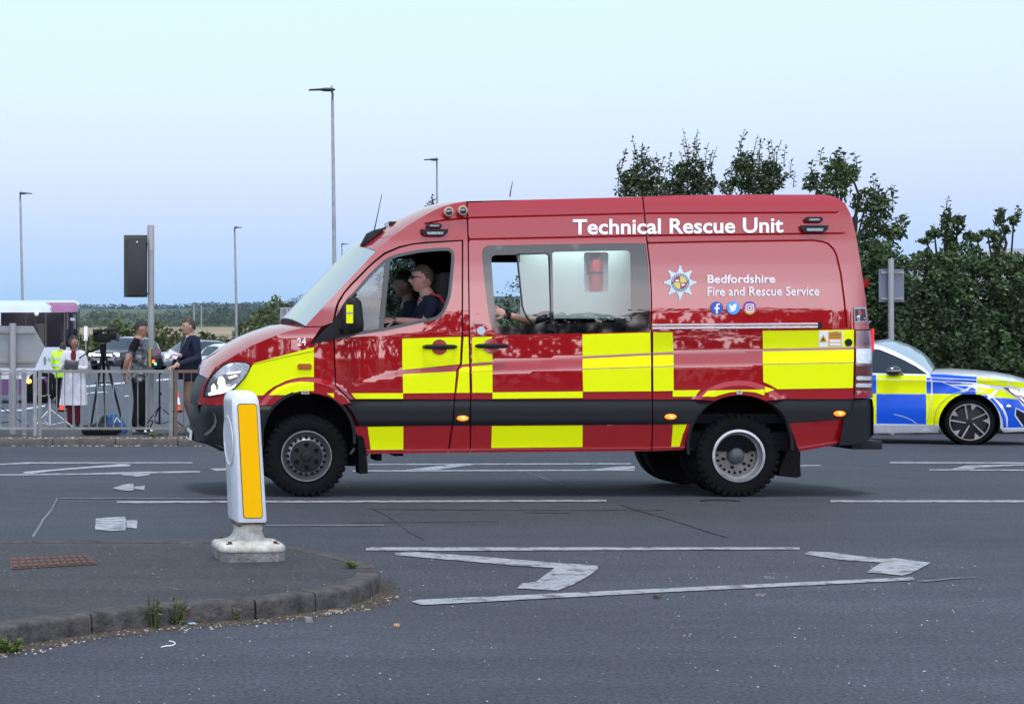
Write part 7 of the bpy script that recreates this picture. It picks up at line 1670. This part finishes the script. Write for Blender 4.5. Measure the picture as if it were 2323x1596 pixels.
def tree(label, base, trunk_h, clumps, leafm, size=.078, per=3000, sh=(), group='trees and tall shrubs behind the van', kind='tree', shoot=(9, .5), elong=2.1, droop=.3, per_shoot=9, hollow=.5):
    t = T(kind, label, 'tree' if kind != 'hedge_shrub' else 'shrub', base, group)
    V, F = cloud(clumps, per, size, hollow=hollow, elong=elong, droop=droop)
    mb = MB(); b = Vector(base)
    top = Vector((sum(c[0][0] for c in clumps) / len(clumps), sum(c[0][1] for c in clumps) / len(clumps), b.z + trunk_h))
    mb.tube([b, b.lerp(top, .5) + Vector((.05, .03, 0)), top], [.09, .07, .05], 8)
    for c, r in clumps[:12 if kind == 'tree' else 4]:
        c = Vector(c); s0 = b.lerp(top, RS.uniform(.35, 1)); m1 = s0.lerp(c, .5) + Vector(RS.normal(size=3)) * .08; mb.tube([s0, m1, c, c + Vector((0, 0, r[2] * .3))], [.030, .022, .012, .005], 6)
    if sh:
        bs = []
        for (x, y, z, w, n) in sh:
            for _ in range(n): bs.append((x + RS.normal() * w, y + RS.normal() * w, z + RS.uniform(-.15, .1)))
        V2, F2, m2 = shoots(bs, size * 1.05, per_shoot, shoot[1]); o = len(V); V = np.concatenate([V, V2]); F = np.concatenate([F, F2 + o]); mb.add(m2.v, m2.f) if kind == 'tree' else None
    mb.build('trunk', bark, t); fast('crown', V, F, leafm, t); return t
TYy = 31.0
def cl(px, py, Y, rx, ry=None, rz=None, s=None):
    s = Y / FD; return (P(px, py, Y), (rx * s, (ry or rx) * s, (rz or rx) * s))
def gb(px, Y): X = Xat(px, Y); return (X, Y, ground(X, Y))
def shp(px, py, Y, w, n): p = P(px, py, Y); return (*p, w * Y / FD, n)
# row behind the van (left to right)
tree('dark leafy shrub-tree furthest left above the van roof, with one upright shoot', gb(1455, 31), 3.2, [cl(1440, 440, 31, 40), cl(1462, 395, 31, 34, rz=42), cl(1425, 405, 31, 22), cl(1490, 425, 31, 26, rz=24), cl(1455, 500, 31, 60, rz=70), cl(1480, 600, 31, 70, rz=90)], lm1, sh=[shp(1430, 375, 31, 8, 3), shp(1452, 372, 31, 8, 4), shp(1405, 405, 31, 6, 3), shp(1500, 400, 31, 6, 3)], shoot=(9, .38))
tree('second shrub-tree above the van roof, with two tall thin leafy spires', gb(1565, 31.5), 3.4, [cl(1560, 420, 31.5, 38, rz=34), cl(1575, 385, 31.5, 28, rz=30), cl(1545, 390, 31.5, 22), cl(1600, 420, 31.5, 26), cl(1525, 430, 31.5, 22), cl(1565, 520, 31.5, 70, rz=80), cl(1560, 630, 31.5, 75, rz=80)], lm1, sh=[shp(1555, 370, 31.5, 5, 3), shp(1600, 372, 31.5, 5, 3), shp(1525, 405, 31.5, 6, 3), shp(1575, 365, 31.5, 10, 4), shp(1615, 400, 31.5, 5, 2)], shoot=(9, .48))
tree('third shrub-tree above the van roof, two rounded dense heads under thin spires', gb(1715, 31), 3.4, [cl(1685, 395, 31, 33, rz=38), cl(1690, 370, 31, 26), cl(1750, 405, 31, 32, rz=34), cl(1745, 385, 31, 24), cl(1720, 420, 31, 40, rz=24), cl(1650, 425, 31, 18), cl(1715, 520, 31, 80, rz=80), cl(1715, 630, 31, 80, rz=80)], lm1, sh=[shp(1735, 372, 31, 8, 3), shp(1750, 368, 31, 5, 3), shp(1768, 372, 31, 6, 3), shp(1712, 362, 31, 5, 2), shp(1680, 358, 31, 6, 2), shp(1790, 410, 31, 5, 2)], shoot=(9, .42))
tree('tall open tree with long drooping leaves at the rear corner of the van roof', gb(1900, 30.5), 3.6, [cl(1905, 400, 30.5, 36, rz=32), cl(1895, 380, 30.5, 24), cl(1930, 392, 30.5, 20), cl(1840, 415, 30.5, 20), cl(1890, 430, 30.5, 36), cl(1965, 455, 30.5, 36, rz=30), cl(2000, 465, 30.5, 26, rz=24), cl(1990, 500, 30.5, 34), cl(2030, 530, 30.5, 26, rz=16), cl(1985, 545, 30.5, 45), cl(1960, 600, 30.5, 60), cl(1890, 560, 30.5, 60)], lm2, size=.13, per=1200, sh=[shp(2045, 520, 30.5, 7, 4), shp(1900, 372, 30.5, 12, 4), shp(1838, 398, 30.5, 8, 3), shp(2005, 445, 30.5, 10, 4), shp(1940, 385, 30.5, 8, 3)], shoot=(9, .30), elong=3.0, droop=.7, per_shoot=8)
tree('slender young tree in the hedge right of the sign post, reaching above it', gb(2150, 30.2), 3.0, [cl(2148, 500, 30.2, 14, rz=26), cl(2172, 510, 30.2, 15, rz=20), cl(2120, 530, 30.2, 18, rz=12), cl(2155, 545, 30.2, 17, rz=30), cl(2100, 546, 30.2, 16, rz=7), cl(2200, 535, 30.2, 16, rz=10), cl(2150, 600, 30.2, 60, rz=30)], lm2, size=.11, per=2200, sh=[shp(2146, 490, 30.2, 3, 2), shp(2176, 500, 30.2, 3, 2), shp(2120, 538, 30.2, 6, 2)], shoot=(9, .22), elong=2.2, droop=.6, per_shoot=9)
tree('slender young tree in the hedge near the right edge, forked at the top', gb(2260, 30.4), 3.0, [cl(2268, 497, 30.4, 11, rz=24), cl(2300, 500, 30.4, 12, rz=12), cl(2288, 520, 30.4, 12, rz=10), cl(2240, 530, 30.4, 20, rz=9), cl(2262, 545, 30.4, 16, rz=28), cl(2215, 540, 30.4, 14, rz=8), cl(2270, 600, 30.4, 50, rz=26)], lm2, size=.10, per=2200, sh=[shp(2266, 490, 30.4, 3, 2), shp(2304, 492, 30.4, 3, 2)], shoot=(9, .2), elong=2.2, droop=.6, per_shoot=9)
HEXT = [(2095, 590, 34, 22), (2190, 578, 40, 26), (2310, 600, 34, 24), (2235, 612, 30, 20), (2045, 600, 26, 20)]
HX = [(1995, 640, 75, 95), (2080, 678, 78, 84), (2160, 652, 70, 80), (2245, 700, 80, 84), (2325, 672, 66, 84), (2420, 650, 90, 95), (2510, 640, 90, 100), (1800, 690, 110, 120), (1600, 700, 110, 120), (1400, 720, 110, 110), (1200, 730, 110, 110)]
LB = ['dense dark hedge shrub directly behind the square sign back', 'dense hedge shrub just right of the square sign back', 'dense hedge shrub above the police car windscreen', 'dense hedge shrub above the police car bonnet', 'dense hedge shrub cut by the right edge', 'hedge shrub just outside the right edge', 'hedge shrub further out to the right', 'dark shrub hidden behind the rear half of the van', 'dark shrub hidden behind the middle of the van', 'dark shrub hidden behind the sliding door of the van', 'dark shrub hidden behind the van cab, seen through its windows']
for (px, py, rx, rz), lb in zip(HX, LB):
    Y = RS.uniform(29.6, 30.6); cls = [cl(px, py, Y, rx, rx * .8, rz * .75), cl(px - 30, py + 90, Y - .3, rx, rx * .8, rz), cl(px + 30, py + 180, Y - .3, rx, rx * .8, rz), cl(px, py + 240, Y, rx, rx * .8, rz * .8)]
    cls = [(c, (r[0] * .93, r[1] * .9, r[2] * .88)) for c, r in cls]
    cls += [cl(px + RS.uniform(-1, 1) * rx, py + RS.uniform(-.78, 2.4) * rz, Y - RS.uniform(.1, .75), rx * RS.uniform(.16, .42), rx * .28, rz * RS.uniform(.12, .3)) for _ in range(26)]
    cls += [cl(a, b, Y, c_, c_, d_) for a, b, c_, d_ in HEXT if abs(a - px) < 42]
    tree(lb, gb(px, Y), 1.5, cls, lm3 if px > 1900 else lm1, size=RS.uniform(.075, .105), per=2400 if px > 1900 else 900, group='hedge shrubs behind the junction', kind='hedge_shrub', hollow=.72, sh=[shp(px + RS.uniform(-50, 50), py - rz * .68, Y, 30, 8)] + ([shp(px + RS.uniform(-60, 60), py + dy, Y - .55, 32, 9) for dy in (-30, 20, 70, 120, 170)] if px > 1900 else []), shoot=(9, .25), elong=1.8)
tree('small-leaved tree hidden behind the van cab, only its tip showing above the roof', gb(985, 31), 3.2, [cl(985, 560, 31, 60, rz=55), cl(960, 620, 31, 75, rz=70), cl(900, 660, 31, 45, rz=60), cl(1000, 690, 31, 85, rz=80), cl(975, 500, 31, 26, rz=26)], lm1, sh=[shp(972, 490, 31, 4, 3), shp(985, 480, 31, 8, 2)], shoot=(9, .22))
# pale building glimpsed behind the hedge on the right
bd = T('building', 'pale low building with grey roof glimpsed through the trees at the right', 'building', gb(2260, 90)); ORI[bd.name] = tuple(bd.location)
p0 = P(2190, 585, 90); p1 = P(2420, 585, 90); zg = ground(40, 90)
MB().box(((p0[0] + p1[0]) / 2, 96, (zg + p0[2]) / 2), (p1[0] - p0[0], 12, p0[2] - zg)).build('wall', mat('pale_render', (.62, .66, .66), rough=.8), bd)
MB().prism([(p0[0] - .4, p0[2]), (p1[0] + .4, p0[2]), (p1[0] - .2, p0[2] + .45), (p0[0] + 1.6, p0[2] + .45)], 89.6, 102).build('roof', mat('roof_grey', (.33, .38, .42), rough=.6), bd)

# ---------------- bushes beyond the crash barrier
bl = leafmat('bush_green', (.035, .050, .016), (.10, .135, .045), .8); bl2 = leafmat('bush_olive', (.06, .062, .025), (.14, .135, .055), .7)
NB = [(20, 800, 60, 34), (120, 790, 60, 40), (200, 795, 40, 32), (232, 765, 30, 20), (270, 760, 34, 34), (320, 800, 40, 30), (385, 775, 35, 30), (420, 800, 36, 26), (470, 775, 26, 24), (505, 795, 30, 24), (545, 760, 18, 30), (560, 800, 35, 26), (600, 770, 40, 60), (630, 715, 34, 40), (655, 790, 40, 30), (700, 770, 45, 40), (590, 735, 20, 40), (760, 790, 60, 40), (300, 772, 34, 36), (345, 765, 32, 34), (160, 780, 36, 30), (450, 805, 40, 26), (222, 790, 30, 30)]
NL = ['bush at the far left beyond the barrier, behind the bus', 'bush beyond the barrier behind the bus front', 'bush just left of the television camera', 'low bush above the television camera lens', 'rounded bush above the dark car bonnet', 'bush behind the camouflage shirt man', 'olive bush between the two men', 'low bush behind the suited man face', 'small bush right of the suited man', 'low green bush left of the slender lamp post', 'small dark bush right of the slender lamp post', 'low bush behind the white hatchback', 'tall bush left of the grey sign by the windscreen', 'tallest bushy tree above the white hatchback', 'bush behind the grey sign by the windscreen', 'bush behind the van windscreen base', 'narrow bush left of the tallest bushy tree', 'bush hidden behind the van cab', 'darker bush left of the camouflage shirt man head', 'bush just behind the signal pole', 'bush half hidden by the bus front corner', 'low green bush behind the silver car', 'green bush between the television camera and the bus']
for i, ((px, py, rx, rz), lb) in enumerate(zip(NB, NL)):
    Y = RS.uniform(118, 150); s = Y / FD; cls = [cl(px, py, Y, rx, rx, rz)] + [cl(px + RS.uniform(-.8, .8) * rx, py + RS.uniform(-.7, .9) * rz, Y - .5, rx * .45, rx * .4, rz * .42) for _ in range(5)] + [cl(px, 828, Y, rx * 1.1, rx, 22)]
    t = T('bush', lb, 'bush', gb(px, Y), 'bushes beyond the crash barrier'); V, F = cloud(cls, 60, .36, hollow=.7, elong=1.5); fast('crown', V, F, bl2 if i in (3, 6, 9, 11) else bl, t)
    MB().tube([gb(px, Y), P(px, py, Y)], [.09, .05], 6).build('trunk', bark, t)
# ---------------- far woods, one mass, and the blue ridge behind it
def woods(name, rows, m, per, lsize, label):
    Cs = []; Ns = []; 
    for (Y, x0, x1, topf, hh, dens_) in rows:
        n = int((x1 - x0) / dens_)
        for i in range(n):
            px = lerp(x0, x1, (i + RS.rand()) / n); Yj = Y * RS.uniform(.95, 1.05); top = topf(px) + RS.uniform(-1, 5) * hh; s = Yj / FD; r = RS.uniform(.7, 1.35) * dens_ * 1.5
            c = P(px, top + r, Yj); k = int(per * RS.uniform(.7, 1.2)); d = RS.normal(size=(k, 3)); d /= np.linalg.norm(d, axis=1)[:, None]
            Cs.append(np.array(c) + d * np.array([r * s, r * s, r * s * 1.1]) * (.75 + .3 * RS.rand(k))[:, None]); Ns.append(np.full(k, lsize * s * RS.uniform(.8, 1.2)))
    C = np.concatenate(Cs); S = np.concatenate(Ns); V, F = leaves(C, 1.0, elong=1.25); 
    cen = np.repeat(C, 4, axis=0); V = cen + (V - cen) * np.repeat(S, 4)[:, None]
    return tag(fast(name, V, F, m), label, 'woodland', kind='stuff')
wm = leafmat('far_wood_green', (.014, .028, .014), (.052, .078, .030), .045)
top1 = lambda x: tab([(-100, 714), (160, 713), (205, 711), (228, 701), (245, 700), (262, 709), (300, 711), (360, 708), (420, 704), (480, 699), (560, 691), (640, 686), (680, 673), (705, 667), (760, 662), (900, 660)], x) + 2.2 * math.sin(x * .11) + 1.6 * math.sin(x * .29 + 1) + 1.2 * math.sin(x * .53)
woods('woodland', [(1000, -60, 900, lambda x: top1(x) , .6, 9), (860, -60, 900, lambda x: top1(x) + 9, .8, 9), (760, -60, 900, lambda x: top1(x) + 18, .8, 9), (690, -60, 900, lambda x: top1(x) + 27, .8, 9), (640, -60, 900, lambda x: 728 + 4 * math.sin(x * .05), .6, 9), (560, -60, 352, lambda x: 736 + 4 * math.sin(x * .09), .6, 8), (450, -60, 340, lambda x: 748 + 4 * math.sin(x * .07), .6, 9), (560, 575, 900, lambda x: 738, .6, 9), (282, 330, 620, lambda x: 763 + 3 * math.sin(x * .06), .7, 8)], wm, 200, 2.4, 'dark green far-off woodland along the hillside behind the field')
rm = leafmat('ridge_tree_green', (.020, .035, .020), (.04, .06, .035), .02)
top2 = lambda x: tab([(-100, 694), (150, 692), (190, 688), (215, 691), (260, 689), (300, 692), (350, 688), (400, 690), (440, 686), (470, 684), (520, 686), (580, 684), (640, 682), (900, 680)], x)
woods('ridge_trees', [(2600, -60, 900, top2, .8, 6), (2500, -60, 900, lambda x: top2(x) + 5, .6, 6), (2400, -60, 900, lambda x: top2(x) + 10, .6, 7), (2200, -60, 900, lambda x: top2(x) + 14, .7, 7), (2050, -60, 900, lambda x: top2(x) + 18, .7, 7)], rm, 60, 4.0, 'bluish tree line on the far ridge under the sky')
# slopes that carry the woods
def hill(name, Y0, Y1, xs, topf, m, base=-2):
    V = []; F = []
    for x in xs:
        X0, z0 = P(x, 770, Y0)[0], ground(0, Y0) + base; p = P(x, topf(x), Y1); V += [(X0, Y0, z0), ((X0 + p[0]) / 2, (Y0 + Y1) / 2, lerp(z0, p[2], .55)), p, (p[0] * 1.02, Y1 * 1.12, p[2] - 6)]
    for i in range(len(xs) - 1):
        for k in range(3): F.append((i * 4 + k, i * 4 + 4 + k, i * 4 + 5 + k, i * 4 + 1 + k))
    return tag(fast(name, V, F, m, smooth=True), kind='structure')
hill('hillside', 600, 1050, list(range(-700, 3400, 100)), lambda x: (top1(x) + 12) if x < 900 else 672, mat('hill_green', (.016, .030, .022), rough=.95))
hill('ridge', 1900, 2700, list(range(-700, 3400, 100)), lambda x: (top2(x) + 8) if x < 900 else 688, mat('hill_green', (.016, .03, .022)))

# ---------------- trees and hedge behind the camera (they are what the van side reflects)
back = leafmat('leaf_back_green', (.010, .020, .008), (.035, .060, .02), .6)
BL = ['leafy tree furthest left in the row behind the camera', 'second tree from the left in the row behind the camera', 'low third tree in the row behind the camera', 'fourth tree in the row behind the camera, left of the middle', 'low tree straight behind the camera', 'tall tree just right of the middle behind the camera', 'low tree right of the middle behind the camera', 'tree facing the rear of the van behind the camera', 'low tree facing the police car behind the camera', 'tree second from the right in the row behind the camera', 'tree furthest right in the row behind the camera']
pr = None
for i, (x, y, h, r) in enumerate([(-30, -26, 5.2, 4.2), (-22, -27, 5.6, 4.5), (-14, -26, 5.0, 4.2), (-6, -28, 5.2, 4.4), (1, -26, 4.9, 4.0), (8, -27, 5.3, 4.5), (15, -26, 6.0, 4.2), (22, -28, 7.6, 4.6), (30, -26, 6.4, 4.4), (38, -27, 6.2, 4.6), (47, -27, 6.0, 4.8)]):
    if pr is None:
        t = T('background_tree', '', 'tree', (0, 0, 0), 'trees and hedge behind the camera')
        V, F = cloud([((0, 0, 2.2), (5, 2.5, 2.6)), ((-2, 0, 4.0), (2.6, 2, 2.1)), ((2.2, 0, 3.6), (2.4, 2, 1.9)), ((.3, .5, 4.9), (1.8, 1.6, 1.4))], 46, .42, hollow=.6, elong=1.6)
        fast('crown', V, F, back, t); MB().tube([(0, 0, -.3), (.1, 0, 3), (0, 0, 4.6)], [.22, .16, .08], 8).build('trunk', bark, t); pr = t; c = t
    else: c = copytree(pr, (0, 0, 0))
    c.location = (x, y, 0); c.rotation_euler = (0, 0, i * .9); c.scale = (r / 4.2, 1, h / 6.2)
    c['label'] = BL[i]

# ---------------- weeds
wg = leafmat('weed_green', (.05, .085, .02), (.13, .19, .05), 20); wd = leafmat('weed_dry', (.06, .075, .03), (.15, .16, .07), 20)
def weed(label, px, py, dz, r, h, n, m=wg, leaf=.03, flat_=False):
    g_ = G(px, py, dz); t = T('weed', label, 'weed', g_, 'weeds growing in the kerb joints'); mb = MB(); Cs = []; Ds = []
    for i in range(n):
        a = RS.rand() * 6.28; o = Vector((math.cos(a), math.sin(a), 0)) * r * RS.rand(); k = h * RS.uniform(.5, 1.1); tip = Vector(g_) + o * 1.6 + Vector((0, 0, k)); b = Vector(g_) + o * .4
        s = Vector((math.sin(a), -math.cos(a), 0)) * .004
        mb.add([b - s, b + s, b.lerp(tip, .6) + s * .8 + o * .1, b.lerp(tip, .6) - s * .8 + o * .1, tip], [(0, 1, 2, 3), (3, 2, 4)])
        for q in range(4): Cs.append(b.lerp(tip, .2 + .2 * q) + Vector(RS.normal(size=3)) * .008); Ds.append(tuple(o.normalized() + Vector((0, 0, .4))))
    mb.build('stalks', m, t); V, F = leaves(np.array(Cs), leaf, elong=2.4, D=np.array(Ds)); fast('weed_leaves', V, F, m, t); return t
weed('small green weed tuft on the kerb joint at the tip of the island', 797, 1285, KH, .035, .028, 26, wg, .022)
weed('tall spindly weed standing at the island kerb, left of its neighbours', 348, 1424, 0, .05, .17, 20, wd, .03)
weed('middle spindly weed against the island kerb face', 402, 1419, 0, .04, .15, 18, wd, .03)
weed('faint weed against the island kerb below the bollard', 535, 1409, 0, .04, .10, 8, wd, .02)
weed('bright green clump of weed at the kerb foot in the lower left corner', 14, 1478, 0, .06, .06, 60, wg, .03)
weed('rounded green weed clump on the far pavement below the camouflage shirt man', 345, 997, .05, .16, .10, 60, wg, .05)
weed('pale thin weed on the far kerb under the holdall', 250, 995, .04, .07, .11, 16, wd, .04)
# ---------------- litter and grit (countless)
def grit(name, pts, m, label, s0, s1):
    V = []; F = []
    for (x, y, z) in pts:
        s = random.uniform(s0, s1); a = random.random() * 6.28; e = random.uniform(.5, 1.6); o = len(V)
        for dx, dy, dz_ in ((-1, -.6 * e, 0), (1, -.5, 0), (.9, .6 * e, 0), (-.8, .6, 0), (-.5, -.3, .6), (.5, -.3, .7), (.4, .3, .6), (-.4, .3, .55)):
            V.append((x + s * (dx * math.cos(a) - dy * math.sin(a)), y + s * (dx * math.sin(a) + dy * math.cos(a)), z + s * dz_))
        F += [(o, o + 1, o + 5, o + 4), (o + 1, o + 2, o + 6, o + 5), (o + 2, o + 3, o + 7, o + 6), (o + 3, o, o + 4, o + 7), (o + 4, o + 5, o + 6, o + 7)]
    return tag(fast(name, V, F, m), label, 'litter', kind='stuff')
def edge_pts(n, spread, sdx=1.0):
    r = []
    for _ in range(n):
        s = random.uniform(sx(-.9), sx(1.45)); o_ = at(op, s); q = at(insetline(op, -abs(random.gauss(0, spread)) - .004), s); r.append((q[0], q[1], .001))
    return r
random.seed(5)
OL = {}
def edge_fast(n, spread, a=None, b=None):
    a = sx(-.9) if a is None else a; b = sx(1.52) if b is None else b; r = []
    for _ in range(n):
        s = random.uniform(a, b); d = abs(random.gauss(0, spread)) + .004; p = at(op, s); p2 = at(op, s + .01); tx, ty = p2[0] - p[0], p2[1] - p[1]; l = math.hypot(tx, ty); r.append((p[0] + ty / l * d, p[1] - tx / l * d, .001))
    return r
grit('kerb_debris', edge_fast(2600, .05), mat('debris_brown', (.075, .058, .045), rough=.9, var=.6, vs=60), 'brown leaf litter and grit lying along the foot of the island kerb', .003, .014)
grit('kerb_grit', edge_fast(700, .06), mat('debris_tan', (.34, .29, .22), rough=.9, var=.4, vs=60), 'tan grit and leaf bits lying along the foot of the island kerb', .002, .010)
grit('kerb_pebbles', edge_fast(150, .08), mat('debris_white', (.46, .45, .43), rough=.8), 'pale pebbles and paper scraps along the foot of the island kerb', .002, .008)
grit('nose_debris', edge_fast(450, .05, sx(1.30), sx(1.30) + 1.2), mat('debris_brown', (.10, .072, .05)), 'brown grit heaped round the tip of the island', .003, .008)
pts = [(random.uniform(-1.6, 5.5), random.uniform(6.3, 11.2), .001) for _ in range(330)]
pts = [p for p in pts if not inside((p[0], p[1]), ISLP)]
grit('road_grit', pts, mat('debris_white', (.62, .60, .56)), 'white stone chips scattered on the near road', .0015, .0048)
pts = [(random.uniform(-.8, 1.4), random.uniform(8.8, 11), KH - .004) for _ in range(90)]
grit('island_grit', [p for p in pts if inside((p[0], p[1]), ISLP)], mat('debris_tan', (.34, .29, .22)), 'small stone chips scattered on the traffic island', .002, .005)
pts = [(random.uniform(.5, 5), random.uniform(9.3, 11.4), .001) for _ in range(500)]
grit('hatch_grit', [p for p in pts if not inside((p[0], p[1]), ISLP)], mat('debris_brown', (.10, .072, .05)), 'brown grit lying on the hatched road area', .002, .006)
pts = [(random.uniform(-1.4, 1.8), random.uniform(26.3, 27), 0) for _ in range(220)]
grit('far_kerb_grit', [(x, y, ground(x, y) + (.1 if y > 26.5 else .001)) for x, y, _ in pts], mat('debris_tan', (.34, .29, .22)), 'grit lying along the far kerb', .006, .022)
def chip(label, px, py, w, d, m, dz=0, rot=0, h=.012):
    g_ = G(px, py, dz); o = MB().loft([[(-w, -d, 0), (w, -d * .8, 0), (w * .9, d, 0), (-w * .85, d * .9, 0)], [(-w * .9, -d * .8, h), (w * .8, -d * .6, h * 1.1), (w * .8, d * .8, h * .9), (-w * .8, d * .7, h)]]).xf(Matrix.Translation(g_) @ Matrix.Rotation(rot, 4, 'Z')).build('litter_scrap', m); return tag(o, label, 'litter')
lg = mat('scrap_grey', (.20, .20, .19), rough=.9, var=.4, vs=60); lw = mat('debris_tan', (.34, .29, .22)); 
chip('grey crushed scrap standing just off the island kerb below its joints', 697, 1408, .020, .035, lg, rot=.2, h=.02)
chip('blue paper scrap in the kerb debris', 434, 1417, .02, .012, mat('scrap_blue', (.35, .55, .65)), rot=.4)
chip('cigarette end in the kerb debris below the kerb joint', 575, 1395, .006, .016, whitef, rot=.2)
chip('long pale stick at the island kerb foot', 760, 1388, .04, .008, lw, rot=.1)
chip('orange-tipped cigarette end lying on the road right of the island', 900, 1419, .014, .004, mat('scrap_orange', (.6, .35, .15)), rot=-.1)
chip('brown leaf on the road below the long white line', 1491, 1357, .014, .02, mat('debris_brown', (.1, .072, .05)), rot=.4, h=.018)
chip('flat grey scrap below the long white line', 1726, 1351, .030, .010, lg, rot=-.2)
chip('flat tan scrap between the two white chevrons', 1745, 1311, .032, .010, lg, rot=-.25)
cur = [G(x, y, .004) for x, y in L4([(925, 1270), (945, 1264), (985, 1260), (1003, 1250), (995, 1240), (970, 1235)])]
tag(MB().tube(catmull(cur, 4), .0028, 6).build('twine_scrap', whitef), 'curl of white twine on the road beside the kerb debris', 'litter')
# ================================================================== AIR
hz = bpy.data.materials.new('haze'); hz.use_nodes = True; n_ = hz.node_tree; n_.nodes.clear(); o_ = n_.nodes.new('ShaderNodeOutputMaterial'); v_ = n_.nodes.new('ShaderNodeVolumePrincipled')
v_.inputs['Color'].default_value = (.52, .72, 1.0, 1); v_.inputs['Density'].default_value = .00006; v_.inputs['Anisotropy'].default_value = 0
n_.links.new(v_.outputs[0], o_.inputs['Volume'])
hb = MB().box((500, 2900, 34), (5200, 6200, 82)).build('haze', hz); tag(hb, 'thin bluish evening air over the whole place', 'haze', kind='stuff')
